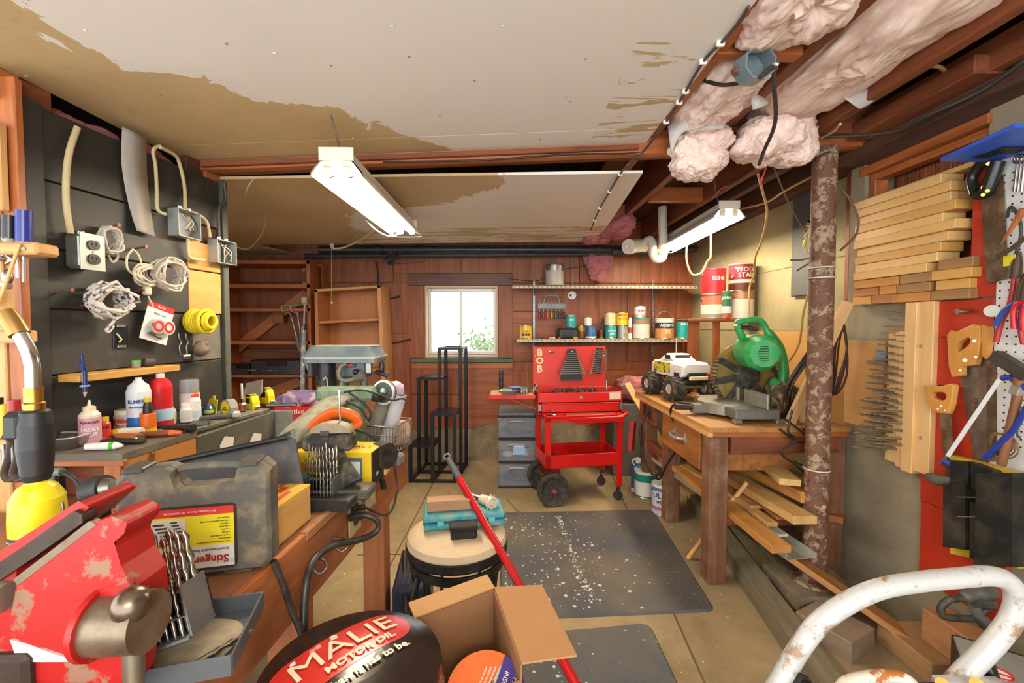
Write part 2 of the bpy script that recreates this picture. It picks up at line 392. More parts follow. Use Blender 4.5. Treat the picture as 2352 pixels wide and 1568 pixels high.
B().box((1.6, 1.62, 2.075), (.24, .5, .06), .004).o('filler_block', OLDW['y'], rim, world=True)
B().box((1.50, 1.88, 2.13), (.42, .05, .12), .004).o('filler_block', OLDW['x'], rim, world=True)
# ---- right wall
wr = B(); wr.box((1.805, .16, .673), (.25, 3.72, 1.346)); wr.box((1.805, -.1, 1.672), (.25, 3.2, .654)); wr.box((1.78, 2.06, 1.0), (.20, .08, 2.0)); wr.box((1.9, 2.12, 1.0), (.1, .12, 2.0))
wr.o('wall_right', WALLC, None, kind='structure', M=ID)
wr2 = B().box((1.925, 3.15, 1.015), (.25, 2.1, 2.03)).o('wall_right_far', WALLP, None, kind='structure', M=ID)
for z in (.42, .82, 1.22, 1.62): B().box((1.7985, 3.13, z), (.005, 2.0, .006)).o('form_line', P('8f8564', .9), wr2)
# timber infill of the old window opening
wi = T('window_2', None, None, (1.75, 1.76, 1.346), kind='structure')
B().box((1.83, 1.76, 1.663), (.02, .54, .634)).o('backing', DARKW['z'], wi, world=True)
B().box((1.70, 1.76, 1.965), (.07, .54, .035), .003).o('head_frame', ORANGE['y'], wi, world=True)
B().box((1.72, 1.76, 1.93), (.05, .5, .03), .003).o('head_trim', ORANGE['y'], wi, world=True)
B().box((1.73, 2.0, 1.65), (.06, .035, .6), .003).o('side_frame', ORANGE['z'], wi, world=True)
n = 13
for i in range(n): B().box((1.80, 1.52+(i+.5)*.46/n, 1.80), (.014, .46/n-.003, .25), .003).o('beadboard', OLDW['z'], wi, world=True)
B().box((1.795, 1.75, 1.655), (.03, .48, .035), .003).o('rail', OLDW['y'], wi, world=True)
for i in range(5): B().box((1.80, 1.52+(i+.5)*.092, 1.53), (.014, .089, .22), .003).o('lower_panel', OLDW['z'], wi, world=True)
B().box((1.795, 1.75, 1.40), (.03, .48, .045), .003).o('rail', OLDW['y'], wi, world=True)
# ---- far wall with the window
def fx(px): return W(px, 748, 4.15).x
def fz(py): return W(1157, py, 4.15).z
wx0, wx1, wz0, wz1 = fx(976), fx(1143), fz(820), fz(656)
wf = B()
for a, b_, c, d in ((-2.8, wx0, 0, 2.25), (wx1, 2.0, 0, 2.25), (wx0, wx1, 0, wz0), (wx0, wx1, wz1, 2.25)): wf.box(((a+b_)/2, 4.26, (c+d)/2), (b_-a, .2, d-c))
WF = wf.o('wall_far', REDW[0], None, kind='structure', M=ID)
def panel(a, b_, c, d, k=0, off=0, name='plywood_panel', mat=None):
    x0, x1, z0, z1 = fx(a), fx(b_), fz(d), fz(c); t = .012+off
    B().box(((x0+x1)/2, 4.15-t/2+.001, (z0+z1)/2), (x1-x0-.003, t, z1-z0-.003), .002).o(name, mat or REDW[k], WF)
for i, (a, b_) in enumerate(((480, 735), (735, 905), (905, 1060), (1060, 1178), (1178, 1330), (1330, 1470), (1470, 1600))):
    panel(a, b_, 575, 628 if 905 <= a < 1178 else 650, i % 2)
for i, (a, b_, c, d) in enumerate(((480, 720, 650, 800), (720, 940, 650, 765), (480, 720, 800, 985), (720, 860, 765, 985), (860, 942, 765, 985), (1178, 1290, 650, 715), (1290, 1440, 650, 775), (1440, 1600, 650, 830), (1178, 1290, 715, 830), (1290, 1440, 775, 850), (942, 1060, 846, 905), (1060, 1178, 846, 990), (942, 1060, 905, 985), (1178, 1330, 850, 985), (1330, 1600, 850, 985))): panel(a, b_, c, d, (i*2+1) % 3)
panel(938, 1178, 628, 656, 2, .012, 'window_header', WOOD('6d3f2a', '3c2013', 'x', .8, .5, .6)); panel(938, 974, 656, 821, 0, .010, 'window_casing'); panel(1145, 1178, 656, 821, 1, .010, 'window_casing')
panel(944, 1178, 832, 846, 2, .012, 'window_apron', ORANGE['x'])
B().box(((fx(944)+fx(1178))/2, 4.13, fz(827)), (fx(1178)-fx(944), .06, .035), .003).o('window_sill', P('4d6a4c', .5, 0, .3), WF)
# concrete kerb that the panelling stands on
kb = B()
def kf(u, v):
    x = -2.7+u*4.5; h = .27+.06*noise.noise((x*1.3, 0, 3))+(.14*max(0, 1-abs(x-.25)/.6)); out = .03+.10*(1-v)**1.5+.02*noise.noise((x*6, v*4, 0))
    return (x, 4.14-out, h*v)
kb.grid(kf, 60, 6); kb.grid(lambda u, v: (-2.7+u*4.5, 4.14-(.03+.02*noise.noise(((-2.7+u*4.5)*6, 4, 0)))*(1-v), kf(u, 1)[2]), 60, 1); kb.o('trim_1', KERB, None, kind='structure', M=ID)
# window
w1 = T('window_1', None, None, ((wx0+wx1)/2, 4.26, wz0), kind='structure')
FR = P('cfc9c0', .4, .2, .1); JB = P('d8c4a8', .5)
xm, zm, ww, wh = (wx0+wx1)/2, (wz0+wz1)/2, wx1-wx0, wz1-wz0
for x in (wx0+.008, wx1-.008): B().box((x, 4.25, zm), (.016, .18, wh), .002).o('jamb', JB, w1, world=True)
for z in (wz0+.008, wz1-.008): B().box((xm, 4.25, z), (ww-.032, .18, .016), .002).o('jamb', JB, w1, world=True)
for x in (wx0+.03, wx1-.03): B().box((x, 4.27, zm), (.028, .05, wh-.032), .004).o('frame_bar', FR, w1, world=True)
for z in (wz0+.035, wz1-.033): B().box((xm, 4.27, z), (ww-.088, .05, .034), .004).o('frame_bar', FR, w1, world=True)
B().box((xm-.015, 4.265, zm), (.022, .03, wh-.1), .003).o('meeting_rail', FR, w1, world=True)
B().box((xm-.015, 4.245, wz0+.06), (.05, .012, .018), .004).o('latch', DSTEEL, w1, world=True)
GLASS = P('ffffff', .02, 0, 0, alpha=.12)
for s in (-1, 1): B().box((xm+s*ww*.235-.007, 4.275+s*.008, zm), (ww*.4, .003, wh-.1)).o('pane', GLASS, w1, world=True)
# ---- left side: alcove wall, black plank wall, pegboard wall
B().box((-2.85, 2.7, 1.1), (.2, 3.1, 2.3)).o('wall_left_far', REDW[1], None, kind='structure', M=ID)
def bwx(y): return -1.443+.121*y
ang = math.atan(.121); wl = T('wall_left', None, None, (bwx(1.205), 1.205, 0), kind='structure'); L = 0.715
BLK = SPOT('34322d', '57503f', 9, .56, .75, .55, 0, .15, 8, second=('8a7b5c', .735)); BLK2 = SPOT('2b2a27', '4a463b', 7, .55, .8, .5, 0, .12, 8, second=('7b6d52', .75))
GRYW = SPOT('6b665c', '4b473f', 6, .5, .7, .65, 0, .1); PATCH = WOOD('d9a45c', 'a86e30', 'x', .5, .5, .6)
bd = Vector((math.sin(ang), math.cos(ang), 0)); wn = Vector((math.cos(ang), -math.sin(ang), 0)); wb = Vector((bwx(1.205), 1.205, 0))
def BW_(s, z, out=0): return wb+bd*s+wn*out+Vector((0, 0, z))
board('backing_board', BW_(0, 1.25, -.035), BW_(L, 1.25, -.035), .04, 1.2, DARKW['x'], wl, up=(0, 0, 1))
zs = [.74, .925, 1.108, 1.298, 1.47, 1.66, 1.86]
for i in range(6):
    h = zs[i+1]-zs[i]; zz = (zs[i]+zs[i+1])/2
    s1 = L-.17 if i in (3, 4) or i == 2 else L-.02
    board('wall_plank', BW_(.0, zz, -.008), BW_(s1, zz, -.008), .018, h-.004, (BLK, BLK2)[i % 2], wl)
board('wall_plank', BW_(L-.168, 1.203, -.010), BW_(L-.02, 1.203, -.010), .014, .186, GRYW, wl)
board('pine_patch', BW_(L-.185, 1.385, -.006), BW_(L-.02, 1.385, -.006), .02, .17, PATCH, wl); board('pine_patch', BW_(L-.185, 1.53, -.006), BW_(L-.02, 1.53, -.006), .02, .11, PATCH, wl)
board('pine_patch', BW_(L-.185, 1.60, -.007), BW_(L-.12, 1.60, -.007), .018, .04, PATCH, wl)
board('edge_board', BW_(.03, .74, .004), BW_(.03, 1.865, .004), .008, .05, BLK2, wl, up=bd)
board('corner_stud', BW_(L, .72, -.01), BW_(L, 1.87, -.01), .05, .03, P('4c4d44', .6, 0, .3), wl, up=bd)
board('corner_strip', BW_(L+.02, .72, -.01), BW_(L+.02, 1.84, -.01), .03, .012, P('6f6f66', .5, 0, .3), wl, up=bd)
# timber and insulation above the black wall
gp = T('trim_2', None, None, BW_(0, 1.86), kind='structure')
board('header_block', BW_(.02, 1.90, -.04), BW_(.10, 1.90, -.04), .04, .09, OLDW['x'], gp); board('header_block', BW_(-.06, 1.9, -.03), BW_(.018, 1.9, -.03), .04, .12, ORANGE['x'], gp)
board('header_block', BW_(.56, 1.895, -.04), BW_(.64, 1.895, -.04), .04, .07, DARKW['x'], gp); board('header_block', BW_(.642, 1.9, -.03), BW_(.72, 1.9, -.03), .04, .075, ORANGE['x'], gp)
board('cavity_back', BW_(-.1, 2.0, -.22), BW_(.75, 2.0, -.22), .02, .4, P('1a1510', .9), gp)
# pegboard wall that faces the camera at the left
pw = T('wall_left_near', None, None, (-1.34, 1.215, 0), kind='structure')
PEG = WOOD('c08a55', '9d6a3c', 'z', .5, .6, .3)
B().box((-1.72, 1.235, 1.0), (.78, .02, 2.2)).o('pegboard', PEG, pw, world=True)
HOLE = P('20160f', .9)
for i in range(4):
    for j in range(40):
        x = -1.395-.025*i; z = .80+.0254*j
        B().cyl((x, 1.2255, z), (x, 1.2238, z), .0035, n=8).o('peg_hole', HOLE, pw, world=True)
B().box((-1.296, 1.192, .95), (.042, .022, 1.9), .003).o('stud', ORANGE['z'], pw, world=True)
B().box((-1.345, 1.2, .87), (.05, .045, 1.75), .003).o('stud', PINE['z'], pw, world=True)
B().box((-1.312, 1.165, 1.66), (.046, .02, .225), .003).o('pine_board', PINE['z'], pw, world=True)
for z in (1.58, 1.66, 1.74): B().cyl((-1.325, 1.155, z), (-1.325, 1.1535, z), .004, n=8).o('screw', DSTEEL, pw, world=True)
B().box((-1.45, 1.20, 1.83), (.2, .04, .14), .003).o('header', OLDW['x'], pw, world=True)
# dark half wall with ledge beside the bench
def hx(y): return -1.113+.0728*y
hw = T('half_wall', None, None, (hx(1.65), 1.65, 0), kind='structure')
for z0, z1 in ((.45, .62), (.624, .775), (.779, .885)):
    board('wall_plank', (hx(1.44)-.012, 1.44, (z0+z1)/2), (hx(1.87)-.012, 1.87, (z0+z1)/2), .02, z1-z0, SPOT('4a4940', '6b6858', 5, .5, .7, .6, 0, .1, 8, second=('b9b8ac', .70)), hw)
board('ledge_board', ((hx(1.44)+bwx(1.44))/2, 1.44, .893), ((hx(1.87)+bwx(1.87))/2+.02, 1.87, .893), .17, .015, SPOT('57534a', '7d776a', 8, .5, .7, .6), hw)
board('end_board', (hx(1.872), 1.88, .45), (hx(1.872), 1.88, .885), .13, .014, P('8b8c80', .5, 0, .3), hw, up=(0, 1, 0))
# ---- post and footing
po = T('trim_3', None, None, (1.40, 1.9, 0), kind='structure')
RUST = SPOT('6e4a38', 'a08a6e', 24, .51, .57, .7, .1, .4, 9, second=('482e24', .56))
B().cyl((1.40, 1.9, .105), (1.415, 1.92, 2.03), .048, n=28).o('steel_post', RUST, po, world=True)
B().lathe([(.092, .10), (.092, .115), (.075, .118), (.06, .125), (.048, .15)], 28, (1.40, 1.9, 0)).o('base_flange', RUST, po, world=True)
def rock(b, c, d, seed, amp=.012, n=8):
    c = Vector(c)
    for ax in range(3):
        for sg in (-1, 1):
            def f(u, v):
                p = [0, 0, 0]; a, b2 = [(1, 2), (2, 0), (0, 1)][ax]; p[ax] = sg*.5; p[a] = (u-.5)*sg; p[b2] = v-.5
                q = Vector((p[0]*d[0], p[1]*d[1], p[2]*d[2])); return c+q+noise.noise_vector((q+c)*9+Vector((seed, 0, 0)))*amp
            b.grid(f, n, n, False)
    return b
rock(B(), (1.41, 1.92, .045), (.30, .26, .10), 2).o('footing', KERB, po, world=True)
# black drain pipe, vent pipes along the far ceiling
ABS = P('25272a', .35, 0, .2, dirtcol='6d6452')
dp = T('trim_4', None, None, (0, 3.75, 1.9), kind='structure')
def pl(px, py, y): return W(px, py, y)
B().cyl(pl(735, 573, 3.95), pl(1440, 573, 3.95), .036, n=20).o('drain_pipe', ABS, dp, world=True)
B().cyl(pl(700, 588, 4.02), pl(1430, 583, 4.02), .022, n=16).o('drain_pipe', P('3b3c3c', .5, 0, .3), dp, world=True)
for px in (870, 965, 1098, 1245): B().cyl(pl(px, 573, 3.95)-Vector((.03, 0, 0)), pl(px, 573, 3.95)+Vector((.03, 0, 0)), .041, n=20).o('pipe_coupling', ABS, dp, world=True)
B().tube([pl(895, 573, 3.95), pl(905, 588, 3.98), pl(890, 600, 4.0)], .04, 14).o('pipe_elbow', ABS, dp, world=True)
B().box(pl(1010, 587, 4.08), (2.2, .05, .035), .003).o('nailing_strip', WOOD('8d7a5c', '5e4e38', 'x'), dp, world=True)

# ================================================================== ceiling things: shop lights, cables, insulation
TUBE=EMIT('fff1d8',62)
def shop_light(label,p_near,p_far,chain_top):
 p_near,p_far=Vector(p_near),Vector(p_far);L=(p_far-p_near).length
 M=frame((p_near+p_far)/2,p_far-p_near);t=T('shop_light',label,'light',M=M,group='fluorescent shop lights')
 HOOD=P('ded6c6',.4,0,.1);h=L/2
 b=B();prof=[(-.092,0),(-.088,.012),(-.05,.058),(.05,.058),(.088,.012),(.092,0)];inn=[(x*.95,z-.004)for x,z in prof]
 for q in(prof,inn):
  vs=[(sx*h,y,z)for sx in(-1,1)for y,z in q];k=len(q);b.add(vs,[(i,i+1,k+i+1,k+i)for i in range(k-1)])
 for sg in(-1,1):
  vs=[(-h,sg*.092,0),(h,sg*.092,0),(h,sg*.0874,-.004),(-h,sg*.0874,-.004)];b.add(vs,[(0,1,2,3)])
 b.o('reflector',HOOD,t)
 B().box((0,0,.075),(L*.995,.085,.034),.003).o('ballast_channel',HOOD,t)
 for sg in(-1,1):
  e=B();e.at(TR(sg*h,0,0)@RZ(90)@RX(90));e.prism([(-.06,.05),(.06,.05),(.06,.095),(-.06,.095)],.003,z0=-.0015);e.o('end_plate',HOOD,t)
  for s2 in(-1,1):
   B().box((sg*(h-.012),s2*.035,.035),(.016,.034,.05),.006).o('lamp_holder',P('e6dccb',.4),t)
 for s2 in(-1,1):
  lamp=B().cyl((-h+.022,s2*.035,.018),(h-.022,s2*.035,.018),.0165,n=14).o('lamp_tube',TUBE,t)
  for sg in(-1,1):B().cyl((sg*(h-.024),s2*.035,.018),(sg*(h-.040),s2*.035,.018),.0172,n=14).o('lamp_cap',STEEL,lamp)
 g=B()
 for sg in(-1,1):B().tube([(sg*h,-.09,-.004),(sg*h,0,-.008),(sg*h,.09,-.004),(sg*h,.045,.03),(sg*h,-.045,.03)],.0014,5,True).o('wire_guard',P('d8c9a8',.4,.3),t)
 for cx,top in chain_top:
  a=PM[t]@Vector((cx,0,.09));top=Vector(top);n=max(4,int((top-a).length/.013));c=B();d=(top-a).normalized();u=d.orthogonal().normalized();w=d.cross(u)
  for i in range(n):
   m=a.lerp(top,(i+.5)/n);e=u if i%2 else w
   c.tube([m+d*.009,m+d*.006+e*.0035,m-d*.006+e*.0035,m-d*.009,m-d*.006-e*.0035,m+d*.006-e*.0035],.0011,5,True)
  c.o('hanging_chain',STEEL if cx<0 else DSTEEL,t,world=True)
 return t
pn,pf=W(773,402,1.55),W(935,541.5,2.71)
sl1=shop_light('lit fluorescent shop light hung on chains below the painted ceiling',pn,pf,[(-.53,W(760,262,1.42)),(.5,W(935,503,2.68)+Vector((0,0,.06)))])
pn,pf=W(1675,499,2.49),W(1521,579,3.65)
sl2=shop_light('lit fluorescent shop light hung below bare joists beside the rusty post',pn,pf,[(-.45,W(1634,385,2.55)),(.5,W(1545,480,3.6)+Vector((.03,0,.05)))])
CRM=P('cdbb93',.5,0,.1);CRM2=P('b9a578',.5,0,.15);BLKC=P('221f1c',.5,0,.1)
wire('lamp_cable',[W(840,505,2.3),W(860,525,2.35),W(885,540,2.45),W(905,541,2.6),W(920,535,2.68)],.004,P('e8e0c8',.5),'cream cord looped along the hood of the shop light under the drywall','cable')
wire('lamp_cable',[W(1577,565,3.0),W(1577,600,3.0),W(1590,630,3.0),W(1612,625,3.0),W(1625,600,2.95),W(1632,590,2.9),W(1633,545,2.85),W(1631,500,2.8)],.007,P('e2cf8e',.5),'stiff cream cable looping below the shop light by the post','cable')
pts=[(1720,15),(1690,60),(1655,100),(1615,142),(1560,235),(1530,280),(1480,340),(1458,358)]
cw=[W(px,py,(zc(.56)-1.25)/(748-py)*1000*1.0)-Vector((0,0,.006))for px,py in pts[:-2]]
cw=[Wz(px,py,zc(.56)-.006)for px,py in pts[:-2]]+[W(1480,345,1.86),W(1458,362,1.87),W(1440,385,1.9),W(1424,400,1.98),W(1400,440,2.3),W(1378,478,2.65),W(1366,498,2.9),W(1357,515,3.1)]
cw[8:]=[Wz(px,py,1.925-.004)for px,py in((1440,380),(1424,400),(1400,440),(1378,478),(1366,505),(1357,528))]
cab=wire('stapled_cable',cw,.0045,P('45413a',.5),'dark cable stapled along the edge of the drywall ceiling','cable')
for px,py in((1655,100),(1615,142),(1560,235),(1530,280),(1575,210)):
 q=Wz(px,py,zc(.56)-.006);B().box(q,(.022,.012,.016),.003).o('cable_clip',P('eae6dc',.4),cab,world=True)
for px,py in((1424,400),(1400,440),(1378,478),(1366,505)):B().box(Wz(px,py,1.92),(.02,.012,.014),.003).o('cable_clip',P('eae6dc',.4),cab,world=True)
wire('beam_cable',[W(880,372,1.82),W(1100,368,1.84),(W(1300,355,1.86)),W(1450,352,1.875),W(1540,338,1.885)],.004,BLKC,'thin black cable along the face of the ceiling beam','cable')
INS=SPOT('ead0c4','d4b0a0',9,.5,.74,.95,0,.9,10,second=('f0e0d2',.56));INSD=SPOT('a9666a','8a5650',9,.5,.7,.95,0,.5,8)
def fluff(c,d,seed,amp=.03,n=110,m=60,e=.75,rot=None,bend=0):
 vs=[];c=Vector(c);R=rot or Matrix.Rotation(0,3,'Z')
 def sp(v,p):return math.copysign(abs(v)**p,v)
 def f(u,v):
  a=2*math.pi*u;t=math.pi*(v-.5);q=Vector((sp(math.cos(t),e)*sp(math.cos(a),e)*d[0]/2,sp(math.cos(t),e)*sp(math.sin(a),e)*d[1]/2,sp(math.sin(t),e)*d[2]/2))
  s=Vector((seed*3.1,seed,0));p=Vector((q.x*8,q.y*3.6,q.z*8))+s;k=.9*noise.noise(p)+.5*noise.noise(p*2.3)+.3*noise.noise(p*5.1)+.2*noise.noise(p*11)+.16*noise.noise(p*24)
  cr=-.7*(1-min(1,abs(noise.noise(Vector((q.x*7,q.y*2.5,q.z*7))+s*2))*3))**2+.15
  nrm=q.normalized();r=q+nrm*(k+cr)*amp;r.z+=bend*(r.y/d[1])**2 if bend else 0
  return c+R@r
 return B().grid(f,n,m)
def ins(label,parts,mat=INS,group='pink insulation batts'):
 c0=Vector(parts[0][0]);t=T('insulation_batt',label,'insulation',(c0.x,c0.y,c0.z-parts[0][1][2]/2),group=group)
 for i,(c,d,sd,amp)in enumerate(parts):fluff(c,d,sd,amp).o('fibre_wad',mat,t,world=True)
 return t
ins('pink insulation batt sagging beside the drywall edge below the grey box',[((.765,1.60,2.09),(.24,.5,.16),1,.035),((.79,1.79,1.965),(.25,.16,.20),2,.04),((.765,1.45,2.09),(.2,.2,.1),12,.03)])
ins('pink insulation batt packed in the joist bay above the blocking',[((.76,1.08,2.12),(.25,.42,.2),3,.045),((.84,.8,2.13),(.2,.4,.18),13,.04)])
ins('long pink insulation batt between two joists, its end drooping at the beam',[((1.115,1.35,2.135),(.35,1.05,.18),4,.045),((1.06,1.76,2.0),(.26,.22,.16),5,.035),((1.18,1.82,2.03),(.22,.16,.2),6,.035),((1.12,.85,2.14),(.35,.5,.18),7,.05)])
ins('dusky pink insulation wad in the far joist bay behind the beam',[((.86,3.4,2.02),(.28,.45,.16),8,.035),((.75,3.55,1.97),(.22,.2,.12),14,.03)],INSD)
ins('dusky pink insulation scrap hanging down the far wooden wall',[((.88,4.05,1.85),(.28,.1,.2),9,.03),((.87,4.06,1.75),(.18,.08,.16),10,.03)],INSD)
ins('pink insulation showing in the gap above the black wall',[(BW_(.22,1.87,-.12),(.14,.3,.1),11,.03),(BW_(.47,1.86,-.10),(.12,.22,.1),15,.025)],INSD)
VAP=P('c2bcb8',.5,0,.2,dirtcol='8e8680')
def sheet(name,pts,label,cat='sheet',mat=VAP,th=.0015):
 p=[Vector(q)for q in pts];b=B();nn=(p[1]-p[0]).cross(p[2]-p[0]).normalized()*th
 b.add(p+[q+nn for q in p],[tuple(range(len(p)))[::-1],tuple(range(len(p),2*len(p)))]+[(i,(i+1)%len(p),len(p)+(i+1)%len(p),len(p)+i)for i in range(len(p))])
 return b.o(name,mat,None,label,cat)
def curl(name,pa,pb,n,label,mat=VAP):
 b=B();pa=smooth_path(pa,n);pb=smooth_path(pb,n);m=len(pa)
 b.add(list(pa)+list(pb),[(i,i+1,m+i+1,m+i)for i in range(m-1)],True);o=b.o(name,mat,None,label,'sheet')
 s=o.modifiers.new('thickness','SOLIDIFY');s.thickness=.002;return o
curl('vapour_barrier',[W(1534,290,1.74),W(1580,268,1.68),W(1640,275,1.66),W(1668,285,1.66)],[W(1542,355,1.76),W(1568,305,1.70),W(1620,300,1.67),W(1660,296,1.66)],5,'grey plastic flap curling under the insulation beside the drywall')
curl('vapour_barrier',[W(1925,215,1.55),W(1970,212,1.55),W(2020,190,1.55)],[W(1972,250,1.56),W(1985,246,1.56),W(2022,222,1.55)],4,'grey plastic scrap under the long insulation batt at the joist')
curl('vapour_barrier',[W(1722,215,1.5),W(1745,220,1.5),W(1765,235,1.5)],[W(1728,252,1.52),W(1740,250,1.5),W(1762,240,1.5)],4,'small grey plastic scrap beside the drooping black cable')
a=[BW_(.27,1.90,.02),BW_(.27,1.78,.014),BW_(.29,1.66,.012),BW_(.30,1.57,.03)];b_=[BW_(.355,1.90,.02),BW_(.36,1.78,.012),BW_(.37,1.66,.012),BW_(.375,1.565,.02)]
curl('vapour_barrier',a,b_,5,'long grey strip hanging down over the black plank wall',P('a8a29a',.5,0,.1))
bx=T('junction_box','grey plastic junction box under the joist blocking with open front','junction box',W(1732,155,1.27))
GB=P('6f7d84',.4,0,.25)
q=W(1732,152,1.27);u=B();u.at(TR(*q)@RZ(8)@RX(98))
op=[(.052*math.cos(a*math.pi/4+.39),.046*math.sin(a*math.pi/4+.39))for a in range(8)];ip=[(x*.88,y*.88)for x,y in op]
m8=8
u.add([(x,y,-.028)for x,y in op]+[(x,y,.028)for x,y in op]+[(x,y,.028)for x,y in ip]+[(x,y,-.02)for x,y in ip],[(i,(i+1)%8,8+(i+1)%8,8+i)for i in range(8)]+[(8+i,8+(i+1)%8,16+(i+1)%8,16+i)for i in range(8)]+[(16+i,16+(i+1)%8,24+(i+1)%8,24+i)for i in range(8)]+[tuple(range(24,32)),tuple(range(8))[::-1]])
u.o('box_body',GB,bx,world=True)
B().cyl(q+Vector((.05,-.01,.0)),q+Vector((.062,-.015,-.005)),.012,n=10).o('clamp',STEEL,bx,world=True)
B().cyl(q+Vector((-.05,0,-.01)),q+Vector((-.06,0,-.02)),.010,n=10).o('clamp',P('6b4a34',.6),bx,world=True)
wire('drop_cable',[W(1745,178,1.24),W(1775,155,1.25),W(1778,200,1.3),W(1782,260,1.4),W(1775,300,1.5),W(1755,345,1.62),W(1743,378,1.7)],.0065,P('3a332c',.6,0,.3),'thick dark cable drooping from the grey junction box past the beam','cable')
wire('bay_cable',[W(1618,185,1.45),W(1660,195,1.4),W(1710,188,1.35)],.006,BLKC,'black cable crossing the joist bay under the pink insulation')
wire('bay_cable',[W(1720,308,1.9),W(1800,330,1.92),W(1860,325,1.9),W(1910,305,1.75),W(1930,285,1.62)],.005,CRM2,'cream cable running behind the insulation ends to the joist')
wire('rim_cable',[W(2130,150,1.5),W(2160,155,1.5),W(2178,175,1.5),W(2180,195,1.52),W(2200,205,1.52),W(2225,195,1.5)],.007,P('c99a5a',.5),'tan cable loop at the rim joist above the timber infill')
wire('rim_cable',[W(1860,315,1.88),W(1960,312,1.8),W(2060,300,1.68),W(2130,265,1.55),W(2250,210,1.42),W(2352,140,1.3)],.006,P('3b3a35',.6),'dark cable running along the rim joist above the wall')
wire('tan_cable',[W(1741,400,1.97),W(1752,440,2.1),W(1762,490,2.25),W(1750,550,2.4),W(1735,590,2.55),W(1732,630,2.7),W(1722,660,2.76),W(1720,725,2.76)],.006,P('b98f55',.5),'tan cable hanging from the beam down past the paint cans')
wire('tan_cable',[W(1700,480,2.6),W(1760,465,2.4),W(1800,440,2.2),W(1870,403,2.0)],.006,P('a67a45',.5),'tan cable slanting across the joists to the post')
wire('wall_cable',[W(1775,375,2.0),W(1800,440,2.2),W(1830,500,2.4),W(1860,545,2.45)],.004,P('6a5d50',.6),'thin grey cable slanting down to the open wiring board')
wire('wall_cable',[W(1925,425,1.96),W(1950,455,1.95),W(1970,500,1.93),W(1965,540,1.93),W(1930,575,1.93)],.005,P('6a4c36',.6),'brown cable bowed out from the rusty post beside the pilaster')
wire('post_tie_wire',[W(1835,365,1.8),W(1870,358,1.83),W(1900,345,1.84),W(1921,347,1.85)],.004,P('b9b7b0',.4,.5),'pale wire wrapped round the top of the rusty post','wire')
wire('red_wire',[W(1763,375,1.93),W(1752,405,1.96),W(1747,420,1.97)],.004,P('d8433a',.5),'short red wire hanging below the beam','wire')
wire('red_wire',[W(1637,455,2.5),W(1655,435,2.5),W(1668,428,2.5),W(1672,430,2.5)],.004,P('d0405a',.5),'short red wire sticking out beside the lamp chain','wire')
for i,py in enumerate((612,636)):
 B().tor((1.404,1.906,W(1890,py,1.86).z),.0505,.003,26,6).o('post_cable_tie',P('cfccc4',.4),None,('white cable tie round the rusty post, upper of the close pair','white cable tie round the rusty post, lower of the close pair')[i],'cable tie','cable ties on the post')
B().tor((1.401,1.902,W(1890,1083,1.86).z),.0505,.003,26,6).o('post_cable_tie',P('cfccc4',.4),None,'white cable tie round the rusty post below the bench top','cable tie','cable ties on the post')
PVC=P('d6cfbd',.35,0,.12)
pv=T('drain_trap','white plastic drain trap and riser below the joists','pipe',W(1522,560,3.3))
B().cyl(W(1521,475,3.3),W(1524,572,3.3),.033,n=18).o('riser_pipe',PVC,pv,world=True)
B().cyl(W(1524,560,3.3),W(1524,580,3.3),.038,n=18).o('pipe_collar',PVC,pv,world=True)
B().tube(smooth_path([W(1524,578,3.3),W(1521,592,3.3),W(1508,595,3.3),W(1500,583,3.3),W(1499,565,3.32),W(1494,551,3.35),W(1484,555,3.4),W(1478,562,3.5)]),.032,14).o('trap_bend',PVC,pv,world=True)
B().cyl(W(1512,590,3.3),W(1512,603,3.3),.018,n=8).o('drain_plug',PVC,pv,world=True)
B().cyl(W(1447,566,3.38),W(1480,563,3.5),.052,n=22).o('cleanout_fitting',PVC,pv,world=True)
B().cyl(W(1443,566.5,3.36),W(1450,566,3.39),.058,n=22).o('cleanout_cap',PVC,pv,world=True)
B().cyl(W(1440,567,3.345),W(1442,566.5,3.36),.02,n=4).o('cap_nut',PVC,pv,world=True)
B().tube([W(1405,577,3.9),W(1520,579,3.9),W(1600,570,3.9)],.03,12).o('soil_pipe',ABS,None,'black pipe running behind the white drain trap','pipe')
so=T('pull_socket','grey porcelain lamp socket on the far ceiling edge with pull cord','socket',W(755,550,3.55))
B().box(W(755,549,3.55),(.11,.09,.05),.012).o('socket_body',P('a7a59b',.5),so,world=True)
B().cyl(W(762,560,3.55),W(765,572,3.55),.02,.012,12).o('cord_boss',P('bdb7a6',.5),so,world=True)
B().tube([W(762,572,3.55),W(761,630,3.55),W(762,694,3.55)],.0022,5).o('pull_cord',P('bda889',.6),so,world=True)
B().sph(W(762,695,3.55),.009,8,6).o('cord_bead',WHITE,so,world=True)
wire('ceiling_cable',[W(766,571,3.54),W(790,568,3.5),W(830,550,3.3),W(860,530,3.0),W(880,520,2.75)],.008,CRM,'cream cable from the lamp socket along the ceiling to the shop light')
wire('ceiling_cable',[W(585,406,1.93),W(565,445,2.0),W(590,470,2.2),W(610,490,2.4),W(605,530,2.6),W(580,565,2.9),W(560,572,3.0),W(530,560,3.0)],.004,CRM2,'thin tan cable drooping under the far ceiling behind the black wall')
for px,py in((630,122),(1345,135),(1300,223),(1310,232),(385,197),(195,70),(368,218),(810,318),(850,363),(1090,185),(1155,60),(900,60),(760,150),(520,100),(60,175),(1240,320),(1010,265),(940,130)):
 q=W(px,py,1);d=ray(px,py);k=(1.92+1.305*.0575-1.25)/(d.z-.0575*d.x);q=CAM+d*k;B().cyl(q-Vector((0,0,.0012)),q+Vector((0,0,.002)),.0035,n=7).o('ceiling_nail',P('8a8378' if px%3 else 'efece4',.6),ce,world=True)

